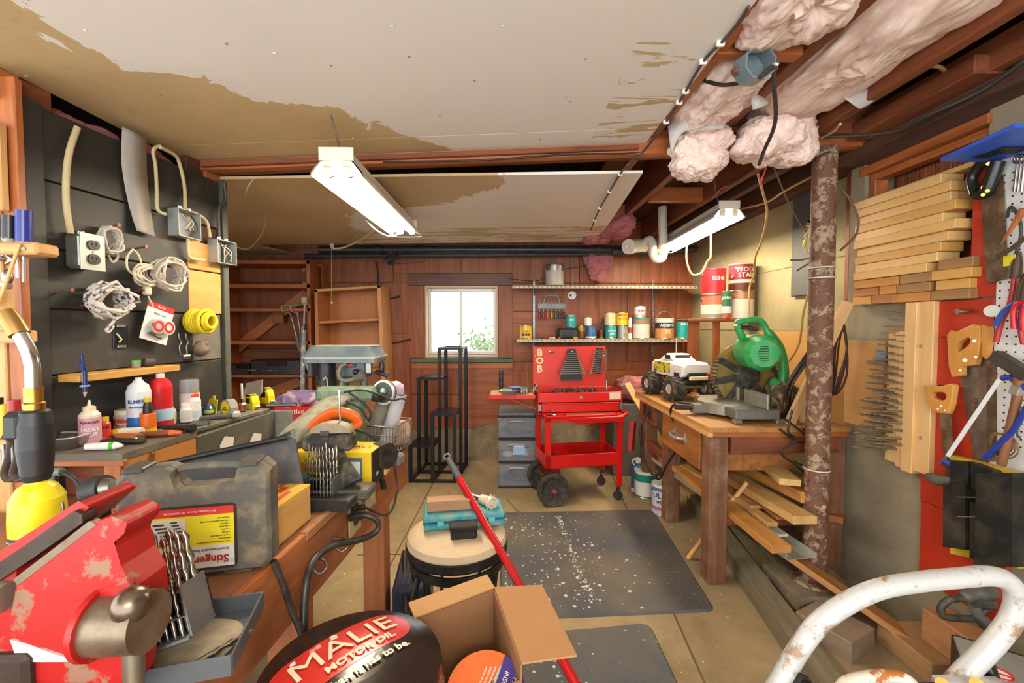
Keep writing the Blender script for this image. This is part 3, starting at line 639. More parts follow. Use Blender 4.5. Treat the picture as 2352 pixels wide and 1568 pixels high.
# ================================================================== far wall: bookcases, wall shelves, cans, stand, drawers
def can(name,label,R,H,bands,loc,lid=None,handle=None,texts=(),cat='can',group=None,rz=0,mats=None,top=True):
 """tin: bands = [(z fraction, material)] from the bottom"""
 t=T(name,label,cat,loc,rz,group);ms=[];prof=[];rim=P('a9a69c',.3,.9)
 zz=[0]+[q[0]for q in bands];b=B()
 for i,(zf,m)in enumerate(bands):
  z0,z1=zz[i]*H,zf*H
  if m not in ms:ms.append(m)
  k=ms.index(m);b.lathe([(R,z0,k),(R,z1,k)],28,caps=False)
 b.lathe([(0,.001),(R,.001)],28,mi=0,caps=False);b.o('tin_body',ms,t)
 B().lathe([(R*1.0,0),(R*1.03,.003),(R*1.0,.007)],28,caps=False).o('bottom_seam',rim,t)
 l=lid or rim;B().lathe([(R*.98,H-.006),(R*1.03,H-.003),(R*1.02,H+.002),(R*.9,H+.002),(R*.88,H-.004),(0,H-.004)],28,caps=False).o('lid',l,t)
 if handle:
  pts=[(R*1.02*math.cos(a),-.006*0,H*.8+handle*R*1.25*math.sin(a))for a in[math.pi*i/14 for i in range(15)]]
  B().tube(pts,.0022,6).o('wire_handle',STEEL,t)
  for s in(-1,1):B().cyl((s*R*.99,0,H*.8),(s*R*1.06,0,H*.8),.009,n=10).o('handle_ear',STEEL,t)
 for tx in texts:
  s,size,z,m=tx[:4];text(s,size,m,t,TR(0,0,z*H)@RZ(tx[4]if len(tx)>4 else 0),bend=R*1.004,xs=tx[5]if len(tx)>5 else 1,bold=.0006)
 return t
TEAL=P('1f9a9a',.35);YEL=P('e0b020',.35);TAN=P('b88a5a',.4);TINM=P('a8a69e',.3,.85);CREAMP=P('dcd6c8',.4);PAINTW=SPOT('d8d2c4','9c8f7c',9,.58,.62,.45,0,0)
TW=P('f2efe8',.5);TD=P('26221e',.5)
def at(px,py,y,z=None):
 p=W(px,py,y)
 if z is not None:p.z=z
 return p
ws=T('wall_shelf','perforated metal wall shelf, upper of two above the red tool chest','shelf',(fx(1390),4.0,1.60),group='wall shelves on standards')
ws2=T('wall_shelf','perforated metal wall shelf full of cans above the red tool chest','shelf',(fx(1390),4.0,1.12),group='wall shelves on standards')
SH=P('b9ad92',.5,.3,.2);SHE=P('8f8b80',.45,.6,.3)
for t,z,a,b_,px in((ws,1.605,1177,1600,656),(ws2,1.132,1187,1606,777)):
 x0,x1=W(a,748,3.85).x,W(b_,748,3.85).x
 B().box(((x0+x1)/2,3.99,z),(x1-x0,.28,.004)).o('shelf_deck',SH,t,world=True)
 B().box(((x0+x1)/2,3.852,z-.012),(x1-x0,.004,.026)).o('front_lip',SH,t,world=True)
 for i in range(40):B().box((x0+(i+.5)*(x1-x0)/40,3.849,z-.012),(.012,.002,.006)).o('slot',TD,t,world=True)
for px,lab in((1226,'slotted steel shelf standard beside the can holder with screwdrivers'),(1497,'slotted steel shelf standard beside the teal and gallon tins')):
 x=fx(px);s=T('shelf_standard',lab,'bracket rail',(x,4.13,.9),group='shelf standards')
 B().box((x,4.128,(fz(643)+fz(818))/2),(.022,.016,fz(643)-fz(818)),.002).o('rail',GALV,s,world=True)
 for i in range(26):B().box((x,4.1195,fz(815)+.02+i*.0265),(.006,.002,.012)).o('slot',TD,s,world=True)
 for z in(1.6,1.127):
  b=B();b.at(TR(x,0,0)@RY(0));b.add([(-.004,4.12,z),(-.004,3.88,z),(-.004,3.88,z-.02),(-.004,4.12,z-.07),(.004,4.12,z),(.004,3.88,z),(.004,3.88,z-.02),(.004,4.12,z-.07)],[(0,1,2,3),(7,6,5,4),(0,4,5,1),(1,5,6,2),(2,6,7,3),(3,7,4,0)])
  b.o('bracket_arm',GALV,s,world=True)
z1,z2=1.6072,1.1342
can('paint_can','bare silver paint can with pale label on the upper wall shelf',.083,.19,[(.72,P('b9b5ac',.4)),(1,TINM)],at(1274,650,3.95,z1),handle=-.8)
can('stain_can','yellow stain tin with dark label beside the shelf standard',.057,.115,[(1,YEL)],at(1208,775,3.95,z2),texts=[('stain',.02,.6,TD),('■■■',.028,.3,P('4a3a20',.5))])
c=can('adhesive_can','teal tin standing on the black case on the wall shelf',.05,.115,[(1,TEAL)],at(1311,740,4.02,z2+.098),texts=[('TITE',.022,.6,TW)])
can('paint_tin','small white tin stacked on the blue one',.036,.08,[(1,P('d9d6cc',.4))],at(1350,740,3.97,z2+.113))
can('stain_can','yellow and orange tin behind the blue tin',.04,.115,[(.55,P('d0642a',.4)),(1,YEL)],at(1336,774,4.06,z2))
can('paint_tin','blue plastic tub with white foot and small picture',.049,.11,[(.18,P('d8d8d0',.4)),(1,P('2a5f94',.35))],at(1357,775,3.94,z2),lid=P('2a5f94',.35),texts=[('■',.05,.6,P('e0b890',.5))])
can('adhesive_can','teal tin under the cream tin on the wall shelf',.05,.115,[(.15,TINM),(1,TEAL)],at(1403,775,3.93,z2),texts=[('DURHAM',.018,.6,TW),('putty',.018,.4,TW)])
can('paint_tin','cream tin stacked on the teal tin',.05,.115,[(1,P('d9c89a',.4))],at(1401,740,3.93,z2+.118))
can('paint_tin','grey and silver tin under the bright yellow tin',.052,.112,[(1,P('8f928c',.35,.3))],at(1430,775,3.94,z2),texts=[('■',.04,.55,P('d8d23a',.5),20)])
can('stain_can','bright yellow tin stacked on the grey tin',.052,.12,[(1,P('e8b813',.3))],at(1428,740,3.94,z2+.116),texts=[('MINWAX',.02,.8,P('7a2a14',.5)),('WOOD',.026,.5,P('8a5a10',.5))])
b=T('spray_can','slim white spray can between the yellow tin and the paint pot','spray can',at(1447,775,3.9,z2));B().lathe([(.017,0),(.017,.16),(.013,.175),(.013,.185)],16).o('can_body',WHITE,b);B().lathe([(.0172,.05),(.0172,.1)],16,caps=False).o('label_band',P('a8382e',.4),b);B().lathe([(.013,.185),(.011,.196),(0,.196)],12).o('cap',P('c8402e',.4),b)
can('paint_can','paint pot with blue drips and green rim on the wall shelf',.08,.18,[(.72,SPOT('cfc7b8','7c88b0',14,.62,.66,.5)),(.92,P('8f6f52',.5)),(1,P('5f78b4',.45))],at(1471,775,3.94,z2),lid=P('3f9a58',.4))
can('paint_tin','white tin with red print stacked on the paint pot',.051,.11,[(.35,P('b9b5ab',.35,.3)),(1,P('e2ded6',.4))],at(1469,740,3.94,z2+.184),texts=[('■■■',.022,.6,P('b0483e',.5))])
can('paint_can','gallon pail with white lid and tan label on the wall shelf',.082,.18,[(.52,P('b78048',.35)),(.8,P('2b2f2a',.35)),(1,P('d8d5ca',.35))],at(1526,774,3.92,z2),handle=1,lid=P('dedbd0',.35),texts=[('ACCENTS',.03,.66,TW),('2X',.045,.34,TW)])
can('coffee_can','teal tin with black cap at the shelf end by the timber post',.055,.185,[(.84,TEAL),(1,P('1d1f22',.4))],at(1568,774,3.93,z2),lid=P('1d1f22',.4),texts=[('FOLG',.03,.7,TW)])
bc=T('black_case','black plastic tool case lying on the wall shelf','case',at(1303,775,3.98,z2));B().box((0,0,.048),(.19,.13,.095),.018).o('case_body',P('23262a',.45),bc);B().box((-.005,-.067,.04),(.08,.012,.03),.005).o('latch_handle',P('15171a',.4),bc)
can('paint_tin','red capped glass jar behind the teal tin',.03,.075,[(.75,P('5a3a26',.3)),(1,P('a82a22',.4))],at(1381,775,4.0,z2),lid=P('a82a22',.4))
b=T('glue_tube','upright slim tube behind the cream tin','tube',at(1385,750,4.05,z2));B().lathe([(.02,0),(.02,.14),(.012,.155),(.012,.18)],14).o('tube_body',P('4a5a5e',.4),b);B().lathe([(.013,.165),(.012,.19),(0,.19)],12).o('cap',P('b03028',.4),b)
random.seed(3)
for i,(px,dx,c,lab)in enumerate(((1238,.06,'3a3632','dark pliers lying on the wall shelf'),(1255,.05,'7b2a22','red handled cutter lying on the wall shelf'),(1268,.07,'b5aa96','pale rag scrap lying on the wall shelf'),(1322,.06,'d09a30','yellow square lying on the wall shelf front'),(1285,.04,'9a4038','small red clip lying on the wall shelf'))):
 p=at(px,772,3.90,z2);t=T('hand_tool',lab,'tool',p,.3*i);B().box((0,0,.008),(dx,.02,.016),.006).o('jaw',P(c,.5),t);B().tube([(dx*.4,0,.008),(dx*.9,.015,.012),(dx*1.3,.01,.007)],.006,6).o('grip',P('5a2a22' if i%2 else '2c2a28',.5),t)
sd=T('screwdriver_rack','grey plastic rack of seven screwdrivers on the wooden wall','tool rack',at(1267,712,4.11))
GR=P('8d9094',.4);q=at(1267,703,4.12);B().box(q,(.27,.03,.06),.01).o('rack_bar',GR,sd,world=True)
B().tube(smooth_path([q+Vector((-.07,0,.03)),q+Vector((-.06,0,.09)),q+Vector((0,0,.1)),q+Vector((.06,0,.09)),q+Vector((.07,0,.03))]),.008,8).o('carry_handle',GR,sd,world=True)
for i,c in enumerate(('7a1c1c','8a2420','c0442c','9a8428','27703c','27406a','5a3a2a')):
 x=-.115+i*.038;s=T('screwdriver',f'screwdriver with {["dark red","wine red","orange red","olive yellow","green","blue","brown"][i]} handle in the grey wall rack','screwdriver',q+Vector((x,-.02,-.12)),group='screwdrivers in the wall rack')
 B().lathe([(.009,0),(.012,.005),(.012,.055),(.007,.066)],10).o('handle',P(c,.3),s);B().cyl((0,0,.066),(0,0,.16),.003,n=8).o('shank',STEEL,s)
o_=T('wall_outlet','round white porcelain outlet hanging under the upper wall shelf','outlet',at(1314,678,4.12));B().cyl(at(1314,678,4.138),at(1314,678,4.11),.04,n=22).o('outlet_disc',WHITE,o_,world=True)
for d in(-.016,.016):B().cyl(at(1314,678,4.112)+Vector((d,0,0)),at(1314,678,4.108)+Vector((d,0,0)),.011,n=12).o('socket_hole',TD,o_,world=True)
B().cyl(at(1314,663,4.13),at(1313,590,4.13),.007,n=8).o('conduit',P('8a8378',.5),o_,world=True)
wire('wall_wire',[at(1170,640,4.12),at(1230,645,4.11),at(1255,635,4.12),at(1300,618,4.12),at(1350,610,4.11)],.003,P('3a2a22',.6),'thin dark wire strung across the wooden wall behind the silver can')
wire('wall_wire',[at(863,603,4.12),at(905,605,4.1),at(960,602,4.11),at(1000,590,4.12),at(1045,583,4.12)],.003,P('6b5a48',.6),'thin wire sagging above the window')
wire('wall_conduit',[at(862,598,4.12),at(867,620,4.12),at(868,660,4.12)],.006,P('2b1d16',.6),'dark conduit running down the wall behind the leaning bookcase')
for px,py,lab in((893,687,'dark metal hook on the wall left of the window'),(920,785,'long dark hook bar on the wall left of the window')):
 h=T('wall_hook',lab,'hook',at(px,py,4.12));B().tube([at(px-22,py+3,4.05),at(px-5,py+1,4.1),at(px+22,py-6,4.13)],.006,6).o('hook_bar',P('2a2422',.5,.5),h,world=True);B().sph(at(px+22,py-6,4.12),.012,8,6).o('hook_plate',DSTEEL,h,world=True)
def bx_(o,y0,y1,p,q,name,par,mat,bev=.002):
 """box between two pixel corners on plane y0, going back to y1"""
 a,b=W(p[0],p[1],y0),W(q[0],q[1],y0);B().box(((a.x+b.x)/2,(y0+y1)/2,(a.z+b.z)/2),(abs(b.x-a.x),y1-y0,abs(b.z-a.z)),bev).o(name,mat,par,world=True)
sh=T('built_in_shelves','tall red-brown wooden shelving unit with diagonal brace in the far corner','shelving',at(625,1050,3.85,0))
SW=ORANGE;zt=[(597,606),(652,661),(707,715),(783,791),(858,866),(945,955)]
for a,b_ in zt:bx_(sh,3.82,4.13,(500,a),(712,b_),'shelf_board',sh,SW['x'])
bx_(sh,3.82,4.13,(703,597),(719,1060),'upright',sh,SW['z']);bx_(sh,3.82,4.13,(500,597),(512,1060),'upright',sh,SW['z'])
for py in(620,650,690,735,770,815):B().box(at(700,py,3.84),(.03,.03,.03),.003).o('shelf_cleat',SW['z'],sh,world=True)
board('diagonal_brace',at(545,800,4.10),at(705,672,4.10),.09,.02,WOOD('c07a40','8a4a22','x',.8,.5,.5),sh,up=(0,1,0))
B().box(at(640,732,4.08),(.1,.03,.08),.003).o('brace_block',SW['x'],sh,world=True)
board('diagonal_brace',at(560,925,4.09),at(690,875,4.09),.09,.02,WOOD('c07a40','8a4a22','x',.8,.5,.5),sh,up=(0,1,0))
b2=T('narrow_shelf_frame','narrow wooden frame standing between shelving and bookcase','shelving',at(738,1060,4.0,0));bx_(b2,3.98,4.12,(738,606),(746,1040),'upright',b2,SW['z']);bx_(b2,3.98,4.12,(722,606),(738,613),'rail',b2,SW['x']);board('brace',at(722,655,4.05),at(742,636,4.05),.05,.02,SW['x'],b2,up=(0,1,0))
bk=T('bookcase','tan particle board bookcase leaning against the wooden wall','bookcase',at(800,1050,3.9,0))
BK=WOOD('b9783f','9a5f2e','z',.4,.45,.35)
def bq(px,py,dy):return W(px,py,3.72+dy)
def bk_panel(name,p4,dy0,dy1,mat=BK):
 b=B();f=[bq(px,py,dy0)for px,py in p4];k=[p+Vector((0,dy1-dy0,0))for p in f]
 b.add(f+k,[(0,1,2,3),(7,6,5,4),(0,4,5,1),(1,5,6,2),(2,6,7,3),(3,7,4,0)]);b.o(name,mat,bk,world=True)
bk_panel('side_panel',[(722,665),(729,665),(738,1060),(730,1060)],0,.28);bk_panel('side_panel',[(866,656),(874,655),(893,1060),(884,1060)],0,.28,WOOD('c58a52','a86a34','z',.4,.4,.35))
bk_panel('top_panel',[(722,664),(874,655),(874,660),(722,670)],0,.28,WOOD('c58a52','a86a34','x',.4,.4,.35));bk_panel('back_panel',[(729,668),(868,660),(886,1060),(737,1060)],.26,.275)
bk_panel('shelf_board',[(730,738),(800,736),(869,730),(869,735),(800,741),(730,743)][0:1]+[(869,730),(869,736),(730,743)],.01,.26)
bk_panel('shelf_board',[(732,850),(876,846),(876,852),(732,856)],.01,.26)
st=T('stereo_receiver','black stereo receiver on the far shelving','receiver',at(648,858,3.85,W(648,858,3.83).z));q=at(648,841,3.9)
B().box(q,(.44,.2,.125),.004).o('chassis',P('1f1c18',.35),st,world=True);B().box(at(635,835,3.795),(.17,.006,.04),.002).o('display',P('2a1418',.15),st,world=True)
for i in range(6):B().cyl(at(605+i*6,851,3.795),at(605+i*6,851,3.785),.006,n=8).o('knob',P('6a6458',.4),st,world=True)
for i in range(9):B().box(at(677+(i%3)*8,832+(i//3)*6,3.795),(.014,.006,.01),.002).o('button',P('4a4640',.4),st,world=True)
s2=T('cassette_deck','small dark stereo deck beside the receiver on the shelving','deck',at(562,858,3.85,W(562,858,3.83).z));B().box(at(560,846,3.9),(.2,.2,.09),.004).o('chassis',P('2b271f',.35),s2,world=True);B().box(at(556,842,3.795),(.1,.006,.03),.002).o('display',P('0f0d0c',.15),s2,world=True);B().box(at(580,850,3.795),(.06,.006,.015),.002).o('button_row',P('6b6048',.4),s2,world=True)
pp=T('painters_pole','paint spattered extension pole with yellow tip hanging by the shelving','pole',at(692,905,3.78));q0,q1=at(698,745,3.78),at(694,895,3.78)
B().cyl(q0,q1,.02,n=12).o('pole_tube',SPOT('8d96a0','d8d4c8',22,.5,.56,.5),pp,world=True);B().cyl(q1-Vector((0,0,.0)),at(692,908,3.78),.018,.014,12).o('yellow_tip',P('c8a23a',.5),pp,world=True)
B().cyl(at(700,692,3.78),q0,.008,n=8).o('upper_rod',P('b8aa98',.5),pp,world=True);B().cyl(at(699,685,3.79),at(699,698,3.77),.026,n=14).o('end_knob',P('c8c0b0',.5),pp,world=True);B().cyl(q0+Vector((0,0,-.05)),q0,.02,n=12).o('collar',P('2f3640',.4),pp,world=True)
B().tube([at(697,820,3.78),at(705,840,3.78),at(712,860,3.78)],.012,8).o('side_arm',P('9aa0a8',.5),pp,world=True)
for k,(dx,lab)in enumerate(((0,'bent wire paint roller frame hanging left of the spattered pole'),(20,'second bent wire roller frame hanging on the pole'))):
 r=T('roller_frame',lab,'paint roller',at(660+dx,770,3.79),group='roller frames on the pole')
 B().tube(smooth_path([at(646+dx,702,3.79),at(649+dx,715,3.79),at(662+dx,718,3.79),at(668+dx*.8,725,3.79),at(680+dx*.5,770,3.79)],4),.005,6).o('wire_frame',P('b0a494',.4,.5),r,world=True);B().cyl(at(680+dx*.5,770,3.79),at(688+dx*.2,806 if k==0 else 810,3.79),.014,.016,10).o('grip',P('6a5a4a',.5),r,world=True)
 B().tube([at(645+dx,702,3.79),at(672+dx,700,3.8)],.007,6).o('roller_axle',P('8a8072',.5),r,world=True)
stn=T('plant_stand','black metal stair-step plant stand with four square tiers','plant stand',W(1000,1085,3.6).xy.to_3d())
BK_=P('17161a',.4,.2);a0=Wz(943,1107,0);u=(Wz(1045,1108,0)-a0);u=u/2;v=Wz(1071,1068,0)-Wz(1045,1108,0);v=v/2
if v.length<.14:v=v*(.18/v.length)
hts={(0,0):.305,(1,0):.56,(0,1):.815,(1,1):1.07};th=.028
def leg_h(i,j):return max([hts[(a,b)]for a in(i-1,i)for b in(j-1,j)if(a,b)in hts])
for i in range(3):
 for j in range(3):
  p=a0+u*i+v*j;h=leg_h(i,j);B().box((p.x,p.y,h/2),(th,th,h),.002).o('leg',BK_,stn,world=True)
for(i,j),h in hts.items():
 c=[a0+u*(i+a)+v*(j+b)for a,b in((0,0),(1,0),(1,1),(0,1))]
 for k in range(4):board('rail',c[k]+Vector((0,0,h-.011)),c[(k+1)%4]+Vector((0,0,h-.011)),th,.02,BK_,stn)
 if(i,j)!=(1,1):slab([q+Vector((0,0,h-.004))for q in c],.006).o('tier_plate',P('16171f',.25,0,.1),stn,world=True)
for i in range(3):
 board('base_rail',a0+u*i+Vector((0,0,.011)),a0+u*i+v*2+Vector((0,0,.011)),th*.9,.02,BK_,stn)
 board('base_rail',a0+v*i+Vector((0,0,.012)),a0+v*i+u*2+Vector((0,0,.012)),th*.9,.02,BK_,stn)
dr=T('drawer_unit','clear plastic three-drawer unit beside the red tool cart','drawers',Wz(1186,1120,0));x0,x1=Wz(1144,1120,0).x-dr.location.x,Wz(1230,1120,0).x-dr.location.x;y0=0;wd=x1-x0;H=.585
CL=P('a4adb8',.15,0,.1,alpha=.26);CLF=P('7f8894',.25,0,.2,alpha=.45);BR=P('1e1f22',.4)
for z in(.0,.195,.375,.545):B().box(((x0+x1)/2,.15,z+.008),(wd,.32,.016),.004).o('frame_shelf',BR,dr)
for x in(x0+.004,x1-.004):B().box((x,.15,H/2-.01),(.006,.31,H-.06)).o('side_panel',CLF,dr)
B().box(((x0+x1)/2,.15,H-.012),(wd*.97,.31,.03),.008).o('top_cover',P('7a7d7c',.4,0,.3),dr)
for i,z in enumerate((.018,.213,.393)):
 h=.165 if i==0 else.15;d=B();xm_=(x0+x1)/2
 d.box((xm_,-.002,z+h/2),(wd*.97,.005,h),.002);d.box((xm_,.14,z+.004),(wd*.92,.28,.004));d.box((x0+.02,.14,z+h*.4),(.004,.28,h*.8));d.box((x1-.02,.14,z+h*.4),(.004,.28,h*.8));d.box((xm_,.28,z+h*.4),(wd*.9,.004,h*.8))
 dd=d.o('drawer',CL,dr);B().tube(smooth_path([(xm_-.06,-.006,z+h*.72),(xm_-.05,-.02,z+h*.86),(xm_+.05,-.02,z+h*.86),(xm_+.06,-.006,z+h*.72)]),.008,8).o('pull',P('a9b0b8',.2,alpha=.7),dd)
B().box(((x0+x1)/2+.02,-.006,.30),(.095,.002,.08)).o('paper_label',P('8fb4d8',.4),dr);B().box(((x0+x1)/2+.02,-.0075,.327),(.08,.001,.016)).o('label_strip',P('e8ecf0',.4),dr)
random.seed(5)
for i in range(15):
 k=i%3;x=dr.location.x+x0+.05+random.random()*(wd-.1);z=(.024,.219,.399)[k];c=('2a3038','cfc8bc','3a4a7a','1c1c1f','b0522a','6a6a66')[i%6]
 r=.018+random.random()*.02;B().sph((x,dr.location.y+.04+random.random()*.12,z+r*.8),(r*1.5,r,r*.8),8,6).o('drawer_oddment',P(c,.5),None,f'{["dark grey","off-white","navy","black","rust orange","mid grey"][i%6]} oddment inside the {["bottom","middle","top"][k]} clear drawer','oddment','oddments in the plastic drawers')
random.seed(11);sb=T('garden_shrub','pale green shrub outside the window','shrub',(-.22,5.3,.3));lf=B()
for i in range(220):
 p=Vector((random.gauss(-.2,.16),random.gauss(5.3,.12),.95+abs(random.gauss(0,.14))));a=Vector((random.random()-.5,random.random()-.5,random.random()-.5)).normalized();b=a.orthogonal();lf.add([p-a*.035,p+b*.014,p+a*.035,p-b*.014],[(0,1,2,3)])
o=lf.o('foliage',P('6fa04a',.6),sb,world=True);o['kind']='stuff';B().tube([(-.22,5.3,.3),(-.2,5.3,1.0)],.02,8).o('stem',DARKW['z'],sb,world=True)

# ================================================================== red tool cart with chest
RED=P('c8140c',.3,0,.1,dirtcol='5a0a06');RED2=P('b8241a',.38,0,.12,dirtcol='5a140c');RUB=P('2a2624',.75,0,.4,dirtcol='5c5348')
ct=T('tool_cart','red steel tool cart with two large rubber wheels and lower tray','cart',(.29,2.99,0),math.radians(9))
w,d=.555,.31;zt,zb0,zb1=.612,.252,.345
B().box((w/2,d/2,zt-.006),(w,d,.012),.002).o('deck',RED,ct)
for y in(.004,d-.004):B().box((w/2,y,zt-.012),(w,.008,.045),.002).o('deck_rim',RED,ct)
for x in(.004,w-.004):B().box((x,d/2,zt-.012),(.008,d,.045),.002).o('deck_rim',RED,ct)
B().box((w*.63,.07,zt+.003),(w*.66,.1,.004),.001).o('deck_recess',P('8f4a3a',.5),ct)
sb_=B();sb_.box((w*.66,-.03,zt-.02),(w*.66,.07,.03),.004);so_=sb_.o('slide_drawer',RED,ct);B().box((w*.66,-.068,zt-.002),(w*.66,.008,.02),.003).o('drawer_lip',RED,so_)
B().box((w/2,d/2,zb0+.004),(w,d,.008),.002).o('lower_tray',P('a81a10',.35),ct)
for y in(.003,d-.003):B().box((w/2,y,(zb0+zb1)/2),(w,.006,zb1-zb0),.002).o('tray_wall',RED,ct)
for x in(.003,w-.003):B().box((x,d/2,(zb0+zb1)/2),(.006,d,zb1-zb0),.002).o('tray_wall',RED,ct)
for x,y,z0 in((.02,.012,zb0),(w-.01,.0,.10),(.02,d-.012,zb0),(w-.02,d-.012,.12)):B().box((x,y,(z0+zt)/2),(.042,.024,zt-z0),.003).o('post',RED,ct)
for y in(-.015,d+.005):
 wh_=B();wh_.at(TR(.05,y-.02,.113)@RX(-90));wh_.lathe([(.0,-.012),(.03,-.014),(.032,.0),(.075,-.004),(.088,-.012),(.108,-.016),(.113,0),(.113,.03),(.105,.045),(.05,.04),(0,.04)],32);wo=wh_.o('wheel',RUB,ct)
 hb_=B();hb_.at(TR(.05,y-.02,.113)@RX(-90));hb_.lathe([(.016,-.02),(.016,-.012)],14);hb_.o('hub_cap',P('a8362a',.5),wo)
B().cyl((.05,-.03,.113),(.05,d,.113),.008,n=8).o('axle',DSTEEL,ct)
B().box((.08,d/2,.2),(.08,d*.8,.1),.004).o('axle_bracket',P('7a1810',.4),ct)
for x,y in((w-.012,.0),(w-.02,d-.012)):
 cs=T('caster',None,None,(x,y,0),parent=ct);B().cyl((-.006,-.012,.034),(-.006,.012,.034),.033,n=18).o('caster_wheel',P('3b2f2a',.6),cs)
 B().box((-.004,0,.06),(.022,.032,.07),.004).o('caster_fork',DSTEEL,cs);B().cyl((0,0,.08),(0,0,.115),.012,n=10).o('caster_stem',DSTEEL,cs)
B().tube(smooth_path([(w,.01,zt-.01),(w+.05,.02,zt+.0),(w+.07,.08,zt),(w+.05,.16,zt),(w,.17,zt-.01)]),.012,10).o('push_handle',RED,ct)
sp=T('side_door','red metal side box hanging off the right of the cart','box',W(1452,1035,3.12));board('door_panel',W(1455,967,3.1),W(1449,1033,3.1),.09,.03,RED2,sp,up=(.9,-.5,0))
ch=T('tool_chest','red tool chest with raised lid and sockets on the cart','tool chest',PM[ct]@Vector((-.025,.12,zt)),math.radians(5));W_,D_,H_=.625,.23,.155
B().box((W_/2,D_/2,.004),(W_,D_,.008)).o('chest_floor',RED2,ch)
for x in(.004,W_-.004):B().box((x,D_/2,H_/2+.01),(.008,D_,H_),.002).o('chest_side',RED2,ch)
B().box((W_/2,D_-.004,H_/2+.01),(W_-.016,.008,H_),.002).o('chest_back',RED2,ch)
B().box((W_/2,.004,H_-.035),(W_-.016,.008,.07),.003).o('chest_front',RED,ch);fd=B().box((W_/2,.002,.045),(W_-.05,.012,.062),.003).o('chest_drawer',RED,ch)
B().box((W_/2,-.006,.078),(W_-.05,.008,.006),.001).o('drawer_pull',RED2,fd)
lk=B();lk.cyl((W_*.5,-.001,H_-.035),(W_*.5,-.008,H_-.035),.012,n=14);lk.o('lock',CHROME,ch)
B().box((W_-.055,-.002,H_-.03),(.085,.002,.05),.001).o('paper_label',P('d8d0b0',.5),ch)
for x in(.012,W_-.012):B().box((x,-.003,.05),(.022,.006,.05),.001).o('corner_plate',GALV,ch)
B().box((W_/2,D_/2,H_-.055),(W_-.02,D_-.02,.006)).o('tray_insert',P('8a221a',.5),ch)
for x in(-.006,W_+.006):B().tube(smooth_path([(x,.03,H_+.01),(x,.02,H_+.055),(x,.10,H_+.06),(x,.14,H_+.01)]),.006,8).o('side_latch',CHROME,ch)
lid=B().box((W_*.46,D_+.02,H_+.158),(.575,.014,.325),.003).o('lid',P('bf2c20',.35,0,.08),ch)
LM=PM[ch]
for i,c in enumerate('BOB'):text(c,.072,P('e2c68a',.5),ch,TR(W_*.46-.235,D_+.0125,H_+.275-i*.063)@RX(90),name='wooden_letter',ext=.004,bold=.003)
for x in(.02,W_*.9):B().cyl((x,D_+.013,H_+.25),(x,D_+.008,H_+.25),.005,n=8).o('rivet',WHITE,ch)
def wrench_mesh(L,r,par,M,lab=None,grp=None):
 b=B();b.box((0,0,0),(L*.8,r*.9,r*.5),r*.2)
 b.tor((L*.46,0,0),r*.85,r*.32,12,6)
 b.tube([(-L*.4,0,0),(-L*.46,r*.9,0),(-L*.53,r*.9,0)],r*.35,5);b.tube([(-L*.4,0,0),(-L*.46,-r*.9,0),(-L*.53,-r*.9,0)],r*.35,5)
 return b
wrm=wrench_mesh(1,.06,None,None)
rk=T('wrench_rack','black tapered wrench rack hung on the red chest lid','wrench rack',LM@Vector((.30,D_+.0,H_+.06)),math.radians(5));RB=P('232622',.5)
u_=B();u_.at(TR(0,.002,0)@RX(90));u_.prism([(-.085,0),(.085,0),(.075,.06),(.03,.245),(-.03,.245),(-.075,.06)],.014,z0=-.005);u_.o('rack_body',RB,rk)
B().cyl((0,-.012,.225),(0,-.018,.225),.006,n=10).o('hang_hole',CHROME,rk)
g0=None
for i in range(11):
 t=i/10;z=.055+t*.155;L=.21-.14*t;M=LM@TR(.30,D_-.018,H_+.06+z)@RY(0)
 M=M@Matrix.Diagonal((L,.17*(.9-.4*t)*1.1,.17*(.9-.4*t),1))@RX(90)
 if g0 is None:g0=wrm.o('wrench',P('8a8378',.3,.9),None,'chrome wrench in the tapered black rack on the red lid','wrench','wrenches in the tapered rack',M=M)
 else:copy_tree(g0,M)
rk2=T('wrench_rack','narrow black wrench rack tilted on the red chest lid','wrench rack',LM@Vector((.50,D_+.0,H_+.11)),math.radians(5));u_=B();u_.at(TR(0,.002,0)@RY(6)@RX(90));u_.prism([(-.03,0),(.03,0),(.026,.2),(-.022,.2)],.014,z0=-.005);u_.o('rack_body',RB,rk2)
for i in range(11):
 t=i/10;M=LM@TR(.508+.018*t,D_-.018,H_+.125+.165*t)@RY(-8)@Matrix.Diagonal((.125-.03*t,.11,.11,1))@RX(90);copy_tree(g0,M,'chrome wrench in the narrow tilted rack on the red lid','wrenches in the narrow rack')
pk=T('pocket_knife','small dark pen knife hung on the red lid beside the letters','knife',LM@Vector((.15,D_+.005,H_+.28)));B().box((0,-.004,0),(.035,.008,.012),.003).o('handle',P('5a1a14',.4),pk);B().box((-.022,-.004,.006),(.014,.003,.006)).o('blade',CHROME,pk)
random.seed(21);s0=None
for i in range(34):
 x=.06+(i%17)*.031;y=.05 if i<17 else.11;h=.04+random.random()*.025;M=LM@TR(x,y,H_-.051)
 if s0 is None:
  s0=T('socket','chrome socket standing in the open chest tray','socket',M=M,group='sockets in the chest tray');B().lathe([(.008,0),(.010,.012),(.010,.04),(.007,.04),(.007,.03)],10).o('socket_barrel',CHROME,s0);B().lathe([(.0102,.014),(.0102,.02)],10,caps=False).o('knurl_band',DSTEEL,s0);c=s0
 else:c=copy_tree(s0,M@Matrix.Scale(.9+random.random()*.5,4))
 if 6<(i%17)<15 and i>=17:c['label']='socket standing near the black driver handles in the open chest tray'
